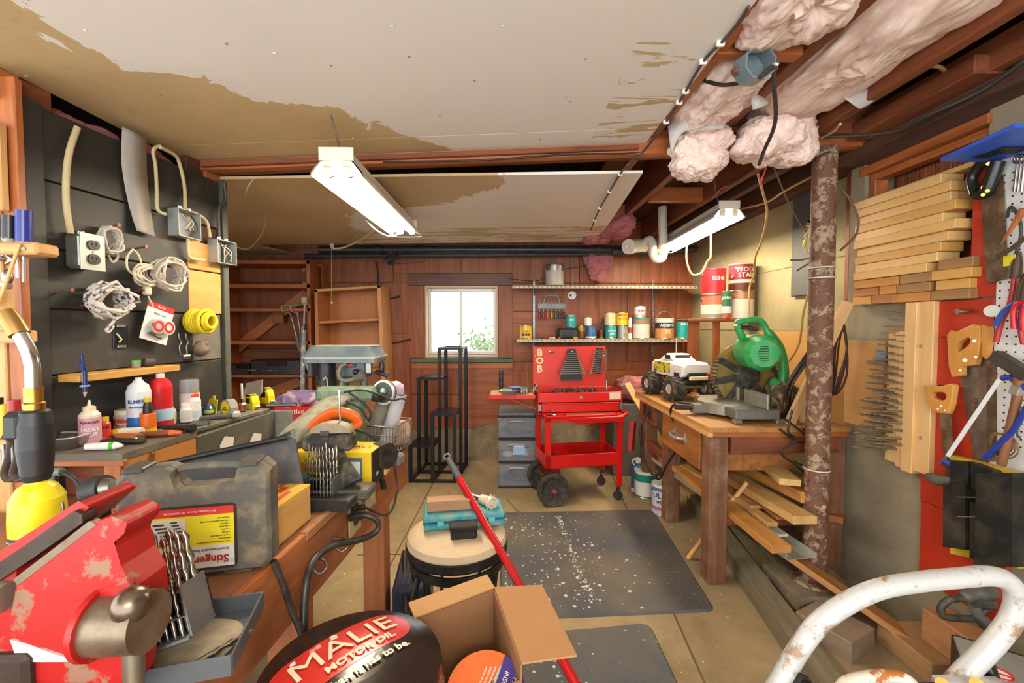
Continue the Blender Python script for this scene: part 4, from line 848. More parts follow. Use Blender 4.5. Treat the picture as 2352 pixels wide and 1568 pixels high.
for i in range(13):
 M=LM@TR(.17+i*.025,.17,H_-.051);t=T('driver_bit','black nut driver standing in the chest tray','driver',M=M,group='black drivers in the chest');B().lathe([(.006,0),(.009,.01),(.009,.05),(.005,.06)],8).o('handle',BLACK,t);B().cyl((0,0,.06),(0,0,.075),.003,n=6).o('shank',CHROME,t)
t=T('extension_bar','chrome extension bar upright in the chest corner','socket bar',M=LM@TR(.53,.08,H_-.051));B().cyl((0,0,0),(0,0,.11),.006,n=8).o('bar',CHROME,t);B().box((0,0,.115),(.012,.012,.02),.002).o('square_end',CHROME,t)
ss=T('side_shelf','red bracketed side shelf on the left of the tool chest','shelf',LM@Vector((-.01,.1,.05)));q=LM@Vector((-.175,.13,.128))
B().box(q,(.33,.24,.012),.003).o('shelf_plate',RED2,ss,world=True);B().box(q+Vector((0,0,.01)),(.31,.22,.012),.002).o('wood_liner',PINE['x'],ss,world=True)
B().box(q+Vector((0,-.12,.002)),(.33,.006,.028),.002).o('shelf_lip',RED,ss,world=True);board('brace',q+Vector((-.05,-.05,-.01)),LM@Vector((-.004,.06,.03)),.014,.014,RED2,ss)
zsh=q.z+.0165
mt=T('metal_tray','small steel tray of screws on the red side shelf','tray',W(1168,900,3.12).xy.to_3d()+Vector((0,0,zsh)));tb=B()
o1=rpoly(.10,.075,.015);o2=rpoly(.13,.10,.018);n_=len(o1)
tb.add([(x,y,.002)for x,y in o1]+[(x,y,.032)for x,y in o2],[tuple(range(n_))[::-1]]+[(i,(i+1)%n_,n_+(i+1)%n_,n_+i)for i in range(n_)]);tb.o('tray_pan',P('b8bcc2',.25,.9),mt);B().tube([(x,y,.032)for x,y in o2],.003,5,True).o('tray_rim',CHROME,mt)
for i in range(8):B().sph((random.uniform(-.04,.04),random.uniform(-.025,.025),.012),.01,7,5).o('washer',P('b09a78',.4,.5),mt)
fl_=T('ribbed_grip','black ribbed handlebar grip standing on the red side shelf','grip',W(1151,885,3.22).xy.to_3d()+Vector((0,0,zsh)));B().lathe([(.016,0),(.016,.16),(.013,.165),(0,.165)],14).o('grip_core',BLACK,fl_)
for i in range(7):B().tor((0,0,.03+i*.018),.0165,.003,14,5).o('rib',BLACK,fl_)
bxn=T('plastic_bin','blue edged small parts bin on the red side shelf','bin',W(1183,893,3.2).xy.to_3d()+Vector((0,0,zsh)),.5);B().box((0,0,.02),(.07,.08,.04),.004).o('bin_body',P('2a3a62',.4),bxn);B().box((0,0,.042),(.074,.084,.004)).o('bin_rim',P('7f9ac8',.4),bxn)
for i in range(14):
 p=W(1192+random.random()*38,895,3.1+random.random()*.14);p.z=zsh;t=T('loose_socket','chrome fitting in the heap on the red side shelf','fitting',p,random.random()*3,'chrome fittings on the side shelf');B().lathe([(.011,0),(.012,.02),(.009,.03),(.009,.05)],9).o('fitting_body',P('a8a090',.3,.9),t);B().tube([(0,0,.012),(.03,.01,.012),(.05,0,.02)],.005,6).o('lever',STEEL,t)
nc=T('nail_clipper','chrome hinged bracket lying on the cart deck','bracket',PM[ct]@Vector((.055,.05,zt)),.5);B().box((0,0,.012),(.022,.075,.016),.004).o('lower_arm',CHROME,nc);board('upper_arm',PM[nc]@Vector((0,.04,.02)),PM[nc]@Vector((0,-.02,.04)),.02,.008,CHROME,nc)
gl=fluff(PM[ct]@Vector((.07,.2,zb0+.035)),(.10,.07,.05),31,.012,20,12).o('work_glove',P('3a3836',.8),None,'dark work glove lying in the lower tray of the cart','glove')
sheet('paper_sheet',[PM[ct]@Vector(q)for q in((.28,.06,zb0+.01),(.47,.03,zb0+.01),(.46,.1,zb0+.05),(.38,.09,zb0+.03))],'cream paper lying in the lower tray of the cart','paper',P('e0d4b8',.6))

# ================================================================== right bench, its things and the lumber below
rb=T('workbench','wooden workbench with drawer and steel-handled front by the rusty post','workbench',(1.3,2.6,0));zt=.767
LEG=WOOD('85583c','52321f','z',.7,.65,.7,.4,'b09a80')
ty0,ty1=2.03,3.2
for i in range(5):B().box((.975+.137*(i+.5),(ty0+ty1)/2,zt-.012),(.1365,ty1-ty0,.024),.002).o('top_plank',WOOD('c08a4e','8a5a2c','y',.6,.5,.6,.3),rb,world=True)
B().box((.983,(ty0+ty1)/2,zt-.035),(.022,ty1-ty0,.024),.002).o('edge_strip',PINE['y'],rb,world=True);B().box((1.32,ty0+.012,zt-.035),(.66,.022,.024),.002).o('edge_strip',ORANGE['x'],rb,world=True)
for x,y in((1.030,2.085),(1.075,2.75),(1.06,3.13),(1.60,2.085),(1.60,3.09)):B().box((x,y,(zt-.047)/2),(.088,.088,zt-.047),.004).o('leg',LEG,rb,world=True)
B().box((1.345,2.052,.684),(.52,.035,.085),.003).o('apron',OLDW['x'],rb,world=True);B().box((1.31,3.1,.684),(.55,.035,.09),.003).o('apron',OLDW['x'],rb,world=True)
B().box((1.60,2.59,.684),(.03,1.0,.09),.003).o('apron',OLDW['y'],rb,world=True);B().box((1.0,2.97,.66),(.03,.3,.14),.003).o('outlet_board',OLDW['y'],rb,world=True)
for y in(2.9,3.0):B().box((.983,y,.665),(.006,.06,.08),.002).o('outlet_slot',BLACK,rb,world=True)
dw=B();dw.box((1.0,2.42,.62),(.02,.52,.2),.003);dw.box((1.24,2.16,.60),(.46,.016,.16),.002);dw.box((1.24,2.67,.60),(.46,.016,.16),.002);dw.box((1.24,2.42,.53),(.46,.5,.012));dwo=dw.o('drawer',WOOD('b07238','6f3f1c','y',.5,.5,.8),rb,world=True)
B().tube(smooth_path([(.99,2.34,.635),(.955,2.35,.635),(.95,2.41,.63),(.955,2.47,.635),(.99,2.48,.64)]),.009,8,flat=.6).o('pull_handle',P('a9b8b8',.35,.5),dwo,world=True)
for y in(2.34,2.48):B().box((.988,y,.637),(.004,.02,.05),.004).o('handle_plate',P('a9b8b8',.35,.5),dwo,world=True)
for y in(2.085,3.09):B().box((1.32,y,.31),(.50,.04,.07),.003).o('lower_rail',OLDW['x'],rb,world=True)
B().box((1.05,2.94,.40),(.035,.3,.06),.003).o('side_rail',OLDW['y'],rb,world=True)
board('stretcher',(1.5,2.1,.33),(1.62,2.02,.33),.07,.03,ORANGE['x'],rb)
can('paint_can','white pail with green and teal band under the bench',.083,.19,[(.08,P('2a7a60',.4)),(.62,P('d8d8d0',.4)),(.9,P('1c7a68',.4)),(1,P('cfcfc8',.4))],(1.05,3.16,0),lid=P('d8d8d0',.4),handle=-.9)
can('paint_can','pale pail lettered ULTRA on the floor behind the bench leg',.072,.20,[(.18,P('b9bcc4',.35)),(.3,P('a86a8a',.4)),(.8,P('c6c9d0',.35)),(.92,P('5f6f94',.4)),(1,P('d8d8d4',.4))],Wz(1531,1187,0)+Vector((0,.07,0)),lid=P('d8d8d4',.4),handle=-.8,texts=[('ULTRA',.05,.66,P('1c1f28',.5),-14),('SPEC 500',.026,.45,P('1c1f28',.5),-14)])
j=T('blue_jug','blue plastic jug with white base beyond the bench leg','jug',Wz(1471,1132,0)+Vector((0,.05,0)));B().lathe([(.04,0),(.055,.01),(.055,.03),(.055,.16),(.04,.19),(.022,.205),(.022,.23)],20).o('jug_body',P('2f6a98',.35),j);B().lathe([(.056,.0),(.056,.03)],20,caps=False).o('white_base',WHITE,j);B().lathe([(.025,.215),(.025,.24),(0,.24)],14).o('cap',WHITE,j);B().tube(smooth_path([(-.03,0,.19),(-.045,0,.23),(0,0,.25),(.03,0,.2)]),.006,6).o('bail',WHITE,j)
board('wall_plank',(.93,4.0,.62),(1.35,4.02,.60),.05,.04,PINE['x'],None,label='pale board lying level behind the tool chest',cat='board');board('leaning_stick',W(1440,880,3.5),Vector((1.324,2.89,.012)),.05,.025,PINE['x'],None,label='pine stick leaning beside the red side box',cat='board',up=(0,-1,.2))
B().box((1.12,3.72,.30),(.42,.3,.6),.006).o('storage_crate',P('6f685c',.7,0,.3),None,'grey wooden crate behind the bench end','crate')
fluff((1.13,3.7,.72),(.34,.26,.2),41,.035,60,30).o('insulation_roll',INSD,None,'pink insulation heap on the grey crate behind the toy truck','insulation')
LC=[WOOD(h,None,'x',.8,.55,.5,.25)for h in('c98d46','d8ae6c','b87a3e','a86a3a','c99a5c')];GREYT=WOOD('84795f','544b3a','x',.8,.75,.6)
def lum(label,near,*a,**k):
 if len(near)==3:a=(None,)+a
 return lum_(label,near,*a,**k)
def lum_(label,near,z,far,w,t,mat,name='lumber',roll=0):
 n=Wz(near[0],near[1],z)if len(near)==2 else Vector(near);u=Matrix.Rotation(roll,3,'Y')@Vector((0,0,1));return board(name,n,Vector(far),w,t,mat,None,up=u,bev=.002,label=label,cat='board',group='lumber under the bench')
lum('thick honey square timber on top of the lumber pile',(1860,1143),.475,(1.36,3.02,.42),.075,.05,LC[0])
lum('broad pale two-by-four with sawn end, below the honey square timber',(1850,1195),.42,(1.28,3.03,.37),.105,.036,LC[1])
lum('brown narrow stick with rounded nose in the lumber pile',(1772,1163),.385,(1.19,3.0,.385),.03,.026,LC[3])
lum('pale thin split board in the lumber pile',(1740,1165),.365,(1.13,2.9,.36),.075,.02,LC[4])
lum('honey two-by-four with dark end above the grey panel',(1795,1262),.33,(1.10,2.95,.355),.085,.032,LC[0])
lum('short sawn scrap with ragged end in the lumber pile',(1775,1205),.35,(1.20,2.6,.355),.05,.02,LC[4])
lum('orange board lying high near the post',(1835,1105),.50,(1.46,2.98,.45),.12,.03,LC[0])
lum('short block lying on the orange board near the post',(1815,1108),.535,(1.44,2.45,.525),.09,.03,LC[1])
lum('slim square stick poking out beside the post',(1893,1165),.455,(1.50,2.5,.50),.018,.018,LC[1])
lum('flat brown board under the slim stick',(1800,1190),.375,(1.32,2.9,.37),.06,.016,LC[3])
lum('white edged moulding strip at the bottom of the pile',(1800,1230),.30,(1.16,3.0,.335),.05,.012,P('cfc8b8',.5))
lum('long orange board sloping from pile to floor past the post',(1.585,1.57,.04),(1.16,1.99,.30),.11,.025,WOOD('c08642','8a5220','x',.8,.45,.6),'long_board',roll=.25)
pc=T('metal_channel','pale grey metal panel channel sticking out of the lumber pile','panel',(1.26,1.85,.24));a,b_=Vector((1.285,1.82,.245)),Vector((1.10,3.0,.31));PMET=P('b5b2a8',.35,.4,.15)
board('channel_web',a,b_,.13,.004,PMET,pc);
for s in(-1,1):board('channel_flange',a+Vector((s*.065,0,.012)),b_+Vector((s*.065,0,.012)),.004,.028,PMET,pc)
lum('long grey weathered timber lying on the floor beside the rubber mat',(1.07,1.30,.045),(1.335,3.0,.045),.09,.09,GREYT,'floor_timber')
lum('pale brown timber block in front of the post footing',(1.36,1.58,.04),(1.27,1.76,.04),.17,.08,WOOD('9c8772','77634f','x',.8,.7,.5),'floor_timber')
lum('grey plank lying inside the bench near the floor timber',(1.20,1.95,.02),(1.42,3.0,.02),.10,.03,GREYT,'floor_timber');lum('grey offcut stacked on the floor plank under the bench',(1.28,2.0,.05),(1.46,2.9,.05),.09,.025,GREYT,'floor_timber');lum('thin grey slat leaning on the offcut under the bench',(1.36,1.98,.075),(1.50,2.8,.085),.08,.02,GREYT,'floor_timber')
lum('rounded brown offcut on the floor below the lumber pile',(1.185,1.98,.055),(1.26,2.45,.055),.05,.03,LC[3],'floor_timber')
d_=B().cyl(Wz(1580,1281,.008),W(1716,1107,2.17),.012,n=10).o('dowel',PINE['z'],None,'pale dowel leaning from the floor behind the bench leg','dowel')
cs=T('can_shelf','narrow wooden shelf on posts carrying four paint cans in the corner','shelf',(1.45,3.1,zt));q0,q1=W(1578,731,3.0),W(1745,729,3.0);zs_=q0.z-.012
B().box(((q0.x+q1.x)/2,3.09,zs_),(q1.x-q0.x,.2,.02),.003).o('shelf_board',OLDW['x'],cs,world=True)
for px,y in((1593,3.175),(1645,3.175)):x=W(px,748,y).x;B().box((x,y,(zs_-.01+zt)/2),(.075 if px<1600 else.04,.04,zs_-.01-zt),.003).o('shelf_post',ORANGE['z'],cs,world=True)
zz=zs_+.0105
can('paint_can','cream and green label can on the corner shelf under the red one',.08,.165,[(.2,P('8f8a78',.4)),(.6,P('d8d4bc',.4)),(1,P('c06a50',.4))],at(1637,722,3.08,zz),handle=-.7);can('paint_can','red paint can stacked on the cream label can',.082,.18,[(1,P('c4242a',.35))],at(1638,680,3.08,zz+.168),lid=P('8a2a7a',.4),handle=1,texts=[('BEHR',.04,.62,TW)])
can('spirits_can','green and white solvent tin between the stacked paint cans',.042,.19,[(.2,P('b8482a',.4)),(.45,P('e0ddd0',.4)),(1,P('2a6a44',.4))],at(1665,722,3.03,zz),texts=[('JASCO',.026,.75,TW)])
can('paint_can','bare silver and cream gallon can on the corner shelf',.083,.19,[(.72,P('d6cfba',.45)),(1,P('a87858',.35,.4))],at(1702,722,3.08,zz),handle=-.8);can('stain_can','wine red wood stain can stacked on the gallon can',.083,.19,[(.3,P('5a2418',.4)),(.42,P('d8cfae',.4)),(1,SPOT('7d1f2e','d8cda8',12,.6,.63,.4,0,0))],at(1702,680,3.08,zz+.193),lid=P('cabf9a',.5),texts=[('WOOD',.045,.78,P('d8cda8',.5)),('STAIN',.045,.58,P('d8cda8',.5))])
pw2=T('plywood_sheet','tan plywood sheet fixed to the concrete wall behind the saw','panel',(1.79,2.7,.7));B().box((1.788,2.62,.94),(.012,1.0,.55),.002).o('sheet',WOOD('c89a5c','a87a3e','y',.4,.55,.35),pw2,world=True);B().box((1.775,2.9,1.02),(.012,.2,.3),.002).o('offcut_panel',WOOD('b07848','8a5a30','z',.5,.5,.4),pw2,world=True)
eb=T('wiring_board','dark grey wiring board with loose cable ends beside the post','electrical board',(1.78,2.3,1.5));B().box((1.785,2.52,1.74),(.02,.3,.62),.003).o('back_board',P('4a4b49',.6,0,.2),eb,world=True)
B().box((1.77,2.22,1.78),(.012,.03,.8),.003).o('red_strip',P('8a4a34',.6),eb,world=True);B().cyl(W(1856,512,2.36),W(1868,515,2.34),.018,n=10).o('cable_clamp',CHROME,eb,world=True)
for i,(c,pts)in enumerate((('c8b98a',[(1862,520),(1852,545),(1848,570),(1870,590)]),('b9ac8e',[(1864,520),(1858,550),(1860,580),(1868,600)]),('cfa43a',[(1854,535),(1850,545)]),('d8c020',[(1850,552),(1847,565)]),('6a5a48',[(1866,590),(1840,597),(1815,597)]),('54483a',[(1868,600),(1845,612),(1830,622)]),('8a6a48',[(1872,480),(1864,505)]))):
 B().tube(smooth_path([W(px,py,2.26)for px,py in pts],4),.004 if i not in(2,3)else.009,6).o('loose_wire',P(c,.5),eb,world=True)
wire('yellow_cable',[W(1870,600,2.0),W(1866,640,2.1),W(1845,720,2.3),W(1835,790,2.4),W(1812,830,2.5)],.006,P('c9ac62',.5),'yellowish cable hanging down the wall behind the post')
random.seed(9);ck=T('cord_bundle','coil of dark brown extension cord hanging behind the rusty post','cord',W(1870,1000,2.2));CB=[P('4a2018',.4),P('38201a',.4),P('2a2420',.45)]
for i in range(12):
 top=W(1925+random.uniform(-8,10),735+random.uniform(-8,8),2.06);bot=W(1838+random.uniform(-30,25),985+random.uniform(-25,12),2.16);l=W(1815+random.uniform(-15,12),900,2.12+random.uniform(0,.06));r=W(1885+random.uniform(-20,30),890,2.12)
 B().tube(smooth_path([top,top.lerp(l,.5)+Vector((-.02,0,0)),l,bot,bot.lerp(r,.6)+Vector((.03,0,0)),r,r.lerp(top,.6)],5,True),.0045,6,True).o('cord_loop',CB[i%3],ck,world=True)
for i in range(5):
 top=W(1930+random.uniform(-5,5),735,2.0);B().tube(smooth_path([top,W(1945,800,2.0),W(1935+random.uniform(-10,8),870,2.02),W(1915,905,2.05),W(1912,820,2.04)],5,True),.0045,6,True).o('cord_loop',CB[i%3],ck,world=True)
board('wood_stake',W(1948,692,1.98),W(1805,990,2.12),.05,.02,WOOD('dbb27c','b88850','x',.8,.6,.4),None,up=(0,-1,0),label='long pale stake leaning through the coiled brown cord',cat='stake');board('wood_stake',W(1870,800,2.12),W(1838,1000,2.14),.045,.018,WOOD('dbb27c','b88850','x',.8,.6,.4),None,up=(0,-1,0),label='short pale stake under the coiled brown cord',cat='stake')
for lab,pts in(('black power cord dangling from the bench over the near apron',[(1820,940),(1810,990),(1830,1010),(1795,1040),(1830,1070),(1870,1110),(1880,1150)]),('second dark cord crossing the apron toward the post',[(1800,960),(1850,1000),(1875,1040),(1880,1090),(1860,1120)]),('thin grey cord curling off the bench corner by the post',[(1790,985),(1835,1015),(1860,1005),(1845,985)])):
 wire('power_cable',[W(px,py,1.98)for px,py in pts],.005,BLKC,lab)
wire('outlet_cable',[W(1595,930,2.35),W(1560,925,2.4),W(1540,945,2.5),W(1560,1010,2.52),W(1530,1070,2.6),W(1510,1100,2.75),W(1478,1050,2.85),W(1472,980,2.88),W(1490,945,2.9),W(1503,935,2.93)],.007,BLKC,'black power cord plugged into the bench outlet and hanging to the floor')
tk=T('toy_truck','white and yellow toy monster truck with huge knobby tyres on the bench','toy truck',(1.2,2.93,zt),math.radians(10));TY=P('2b2823',.8,0,.5,dirtcol='6a5d48')
def tyre(x,y):
 w=T('wheel',None,None,(x,y,.078),parent=tk);b=B();b.at(RY(90));b.lathe([(.035,-.042),(.062,-.046),(.075,-.03),(.075,.03),(.062,.046),(.035,.042)],22,caps=False);b.o('tyre',TY,w)
 lug=B()
 for i in range(16):
  a=2*math.pi*i/16
  for s in(-1,1):lug.at(Matrix.Rotation(a+(s>0)*.19,4,'X')@TR(s*.02,0,.077)@RZ(25*s));lug.box((0,0,0),(.045,.011,.01))
 o=lug.o('tread_lugs',TY,w);o['kind']='stuff'
 h=B();h.at(RY(90));h.lathe([(.034,-.04),(.03,-.03),(.012,-.035),(.012,-.044),(0,-.044)],18,caps=False);h.lathe([(0,.044),(.012,.044),(.012,.035),(.03,.03),(.034,.04)],18,caps=False);h.o('rim',P('c9c4b4',.35,.4),w)
for x in(-.125,.125):
 for y in(-.135,.155):tyre(x,y)
wp=P('e6e2da',.35);body=B()
def loft(b,secs):
 n=len(secs[0])
 for a,c in zip(secs,secs[1:]):b.add(list(a)+list(c),[(i,(i+1)%n,n+(i+1)%n,n+i)for i in range(n)])
 b.add(secs[0],[tuple(range(n))[::-1]]);b.add(secs[-1],[tuple(range(n))]);return b
def sec(y,w,z0,z1,r=.02):return[(-w,y,z0),(w,y,z0),(w,y,z1-r),(w-r,y,z1),(-w+r,y,z1),(-w,y,z1-r)]
loft(body,[sec(-.19,.09,.17,.235),sec(-.17,.1,.155,.245),sec(-.02,.1,.15,.25),sec(.2,.098,.15,.24),sec(.22,.09,.16,.22)]);bo=body.o('body_shell',wp,tk)
cab=B();loft(cab,[sec(-.05,.085,.248,.25,.001),sec(-.005,.075,.248,.295),sec(.07,.075,.248,.295),sec(.12,.085,.248,.25,.001)]);cab.o('cab',wp,tk)
B().box((0,-.03,.272),(.11,.002,.03)).o('rear_glass',P('4a3a44',.15),tk);
for s in(-1,1):
 B().box((s*.0775,.03,.272),(.003,.06,.028)).o('side_glass',P('3a3038',.2),tk);B().box((s*.101,.06,.20),(.003,.2,.07)).o('flame_decal',SPOT('d8c830','3a3a78',26,.5,.54,.4,0,0),tk);B().box((s*.1,-.12,.165),(.006,.06,.03)).o('wheel_arch',P('3a2a5a',.4),tk)
B().box((0,-.205,.15),(.13,.02,.025),.006).o('bumper',P('d8cba0',.4),tk);B().box((0,-.19,.17),(.14,.03,.03),.004).o('tail_frame',BLACK,tk);B().box((.07,-.2,.172),(.03,.02,.02),.003).o('tail_lamp',P('c8452a',.4),tk)
B().box((0,0,.12),(.08,.28,.05),.008).o('chassis',P('26241f',.5),tk)
for y in(-.135,.155):B().cyl((-.1,y,.085),(.1,y,.085),.012,n=8).o('axle',P('8a7a58',.4,.5),tk);B().tube([(-.09,y,.09),(-.04,y,.14),(.04,y,.14),(.09,y,.09)],.008,6).o('suspension_arm',BLACK,tk)
B().cyl((-.02,.02,.29),(-.02,.02,.40),.003,n=6).o('aerial',P('cfc09a',.5),tk);B().tube(smooth_path([(-.02,.02,.40),(.01,.02,.395),(.035,.02,.36),(.04,.02,.30)]),.002,5).o('aerial_wire',P('b03a2c',.5),tk)
ms=T('mitre_saw','green compound mitre saw with round blade guard on the bench','mitre saw',(1.28,2.3,zt));GRN=P('1f9a4e',.35,0,.15,dirtcol='9a9a80');MET=P('8e8c84',.4,.7,.3);DK=P('26241f',.5,0,.3,dirtcol='6a604c')
for y0,y1 in((2.10,2.22),(2.46,2.58)):B().box((1.25,(y0+y1)/2,zt+.045),(.22,y1-y0,.05),.006).o('base_wing',MET,ms,world=True)
for x,y in((1.15,2.11),(1.36,2.11),(1.15,2.57),(1.36,2.57)):B().box((x,y,zt+.012),(.04,.035,.024),.005).o('foot',MET,ms,world=True)
B().cyl((1.22,2.34,zt+.02),(1.22,2.34,zt+.075),.15,n=36).o('turntable',P('9a988a',.4,.6,.3),ms,world=True);B().box((1.06,2.335,zt+.035),(.08,.06,.05),.006).o('arm_mount',MET,ms,world=True)
B().cyl((1.02,2.335,zt+.04),(.93,2.335,zt+.045),.014,.017,12).o('knob_handle',BLACK,ms,world=True)
for y0,y1,h in((2.10,2.31,.075),(2.37,2.56,.075)):B().box((1.30,(y0+y1)/2,zt+.07+h/2),(.012,y1-y0,h),.004).o('fence',P('a3a297',.4,.6,.25),ms,world=True)
yb=2.42;cb=W(1712,862,yb)
gd=B();gd.at(TR(cb.x,yb,cb.z)@RX(90));AMB=P('c8a84a',.3,0,.2,alpha=.5)
gd.lathe([(.07,-.012),(.175,-.02),(.19,-.01),(.19,.01),(.175,.02),(.07,.012)],48,caps=False);gd.o('blade_guard',P('a88c3a',.25,0,.4,alpha=.55,dirtcol='3a3220'),ms,world=True)
bl=B();bl.at(TR(cb.x,yb,cb.z)@RX(90));bl.lathe([(0,-.0015),(.165,-.0015),(.165,.0015),(0,.0015)],48);bl.o('saw_blade',P('b5b3aa',.3,.9),ms,world=True)
for i in range(7):
 a=math.radians(70+i*40);s1=B();s1.at(TR(cb.x,yb-.024,cb.z)@Matrix.Rotation(-a,4,'Y'));s1.box((.12,0,0),(.13,.008,.034),.003);s1.o('guard_spoke',DK,ms,world=True)
hb2=B();hb2.at(TR(cb.x,yb,cb.z)@RX(90));hb2.lathe([(0,.035),(.06,.03),(.075,.02)],28);hb2.o('guard_hub',DK,ms,world=True)
for i in range(22):
 a=math.radians(150+i*6.2);t1=B();t1.at(TR(cb.x,yb-.014,cb.z)@Matrix.Rotation(-a,4,'Y'));t1.box((.188,0,0),(.02,.04,.007),.001);t1.o('guard_louvre',DK,ms,world=True)
B().box(W(1765,905,2.47),(.2,.06,.26),.03).o('blade_housing',P('4a4842',.5,0,.4,dirtcol='8a8068'),ms,world=True)
c0=W(1718,805,2.40);c1=W(1757,812,2.16);dd=(c1-c0).normalized()
B().cyl(c0,c0.lerp(c1,.25),.085,.095,8).o('gear_housing',P('8f8a70',.5,0,.3),ms,world=True);B().cyl(c0.lerp(c1,.25),c0.lerp(c1,.85),.097,.092,10).o('motor_housing',GRN,ms,world=True);B().cyl(c0.lerp(c1,.85),c1,.092,.07,10).o('motor_cap',GRN,ms,world=True)
for i in range(7):a=c1+dd*.001;B().box(a+Vector((0,-.001,-.036+i*.012)),(.075-.004*abs(i-3)*3,.004,.004)).o('vent_slot',P('123c22',.6),ms,world=True)
hp=[(1692,742),(1700,738),(1745,735),(1765,765),(1790,800),(1800,850),(1795,885),(1775,875)];B().tube(smooth_path([W(px,py,2.3)for px,py in hp],5),[.016]*15+[.026]*21,12).o('d_handle',GRN,ms,world=True)
B().tube(smooth_path([W(1694,745,2.32),W(1705,775,2.33),W(1725,800,2.35),W(1745,810,2.36)],5),.02,10).o('handle_bridge',GRN,ms,world=True);B().tube([W(1702,750,2.3),W(1738,755,2.3)],.013,8).o('trigger_grip',DK,ms,world=True)
B().tube([W(1775,870,2.36),W(1795,930,2.4),W(1770,975,2.42)],.026,10).o('pivot_arm',DK,ms,world=True);B().box(W(1765,955,2.43),(.09,.09,.18),.01).o('pivot_block',DK,ms,world=True);B().tube([W(1765,830,2.3),W(1800,880,2.34),W(1815,925,2.4)],.012,8).o('bevel_brace',DK,ms,world=True)
can('paint_tin','white paint tin with dark label behind the saw fence',.06,.15,[(.2,P('d8d5cc',.4)),(.8,P('e0ddd4',.4)),(1,P('cfcac0',.4))],(1.5,2.86,zt),texts=[('■■',.05,.5,P('2a3040',.5),-20)])
t=T('glue_bottle','orange glue bottle with white cap behind the saw fence','bottle',(1.39,2.68,zt));B().lathe([(.024,0),(.026,.01),(.026,.09),(.018,.11),(.018,.12)],16).o('bottle_body',P('d8702a',.35),t);B().lathe([(.028,.105),(.028,.135),(0,.135)],16).o('cap',P('e0dcd0',.4),t);B().lathe([(.0265,.045),(.0265,.06)],16,caps=False).o('label_band',P('28241f',.4),t)
fluff((1.56,2.7,zt+.09),(.14,.1,.16),51,.02,30,20).o('snack_bag',SPOT('a9c83a','c84a34',12,.52,.58,.4,0,0,second=('e8e2c8',.6)),None,'crumpled green and yellow packet behind the saw','packet')
j=T('cleaner_jug','white jug with green label at the saw pivot','jug',(1.60,2.42,zt));B().box((0,0,.08),(.07,.11,.16),.02).o('jug_body',WHITE,j);B().box((-.037,0,.08),(.003,.09,.09)).o('green_label',P('8ac03a',.4),j);B().lathe([(.02,.16),(.018,.19),(0,.19)],12).o('cap',P('2a6ab0',.4),j)
can('paint_can','blue and silver can at the bench back by the coiled cord',.06,.15,[(.75,P('2f3f74',.4)),(1,TINM)],(1.60,2.24,zt))
t=fluff((1.50,2.30,zt+.10),(.16,.16,.18),61,.03,40,24).o('wire_tangle',SPOT('55493a','9a8668',30,.5,.56,.6,.3,.5),None,'tangled heap of rusty hardware behind the saw base','scrap');
for i,(x,y)in enumerate(((1.12,2.9),(1.45,2.14),(1.52,2.17))):
 p=Vector((x,y,zt));s=T('chisel',('flat file lying behind the saw turntable','short rasp lying by the bench corner','black marker lying at the bench corner')[i],'tool',p,.5+i);B().box((0,0,.006),(.12,.016,.01),.002).o('blade',STEEL,s);B().cyl((.06,0,.008),(.13,0,.008),.008,n=8).o('grip',BLACK,s)

# ================================================================== right wall: lumber on the sill, drill board, saws, tools
random.seed(17)
def wr_(px,py,out=0):return Wx(px,py,1.68-out)
LB=[WOOD(h,d,'x',.7,.55,.4,.1)for h,d in(('ddb06a','c08c48'),('e0b878','c89856'),('d2a055','b07a36'),('dcb273','b98a50'))]
zsill=1.346;zz=zsill+.112
ends=[2140,2165,2173,2189,2205,2175,2204,2192,2190,2167];fars=[1966,1968,1970,1976,1966,1966,1968,1980,1972,1964]
for i in range(10):
 xf=1.632+random.uniform(-.008,.01);y0=xf/((ends[i]-1157)/1000);y1=min(2.015,xf/((fars[i]-1157)/1000));z=zz+.0185+i*.0358
 nm=['bottom board','second board','third board','fourth board','fifth board','sixth board','seventh board','eighth board','ninth board','top thick board'][i]
 board('stud_lumber',(xf+.0445,y0,z),(xf+.0445,y1,z-.0+random.uniform(0,.002)),.089,.035,LB[i%4],None,label=f'pine two-by-four, {nm} of the ten stacked on the window sill',cat='board',group='two-by-fours on the window sill')
board('stud_lumber',(1.70,1.50,zz+.0185+10*.0358-.006),(1.71,2.0,zz+.0185+10*.0358-.006),.06,.018,LB[1],None,label='thin pine strip lying on top of the stacked two-by-fours',cat='board')
for r,(py,segs)in enumerate(((0,((1952,2010),(2012,2065),(2067,2150),(2153,2245))),(1,((1953,2028),(2030,2068),(2070,2150),(2163,2245))),(2,((1970,2075),(2078,2150),(2152,2248))),(3,((2168,2250),)))):
 for k,(a,b_)in enumerate(segs):
  xf=1.628+random.uniform(0,.012);y0=xf/((b_-1157)/1000);y1=min(2.02,xf/((a-1157)/1000));z=zsill+.0185+r*.0372
  board('wood_block',(xf+.04,y0,z),(xf+.04,y1,z),.08,.036,[LB[2],WOOD('b07440','8a5228','x',.8),WOOD('c8883e','9a5e28','x',.8),WOOD('a07848','7a5630','x',.8)][(r+k)%4],None,label=f'short {["honey","brown","orange","grey-brown"][(r+k)%4]} offcut in {["the lowest","the second","the third","the top"][r]} layer on the sill, {["next to the post","second from the post","third from the post","beside the red board"][k if r < 3 else 3]}',cat='board',group='offcuts on the window sill')
db=T('drill_board','pale wooden board studded with drill bits on the right wall','tool board',(1.66,1.75,.62));DBW=WOOD('ddb47a','c49458','z',.5,.5,.35)
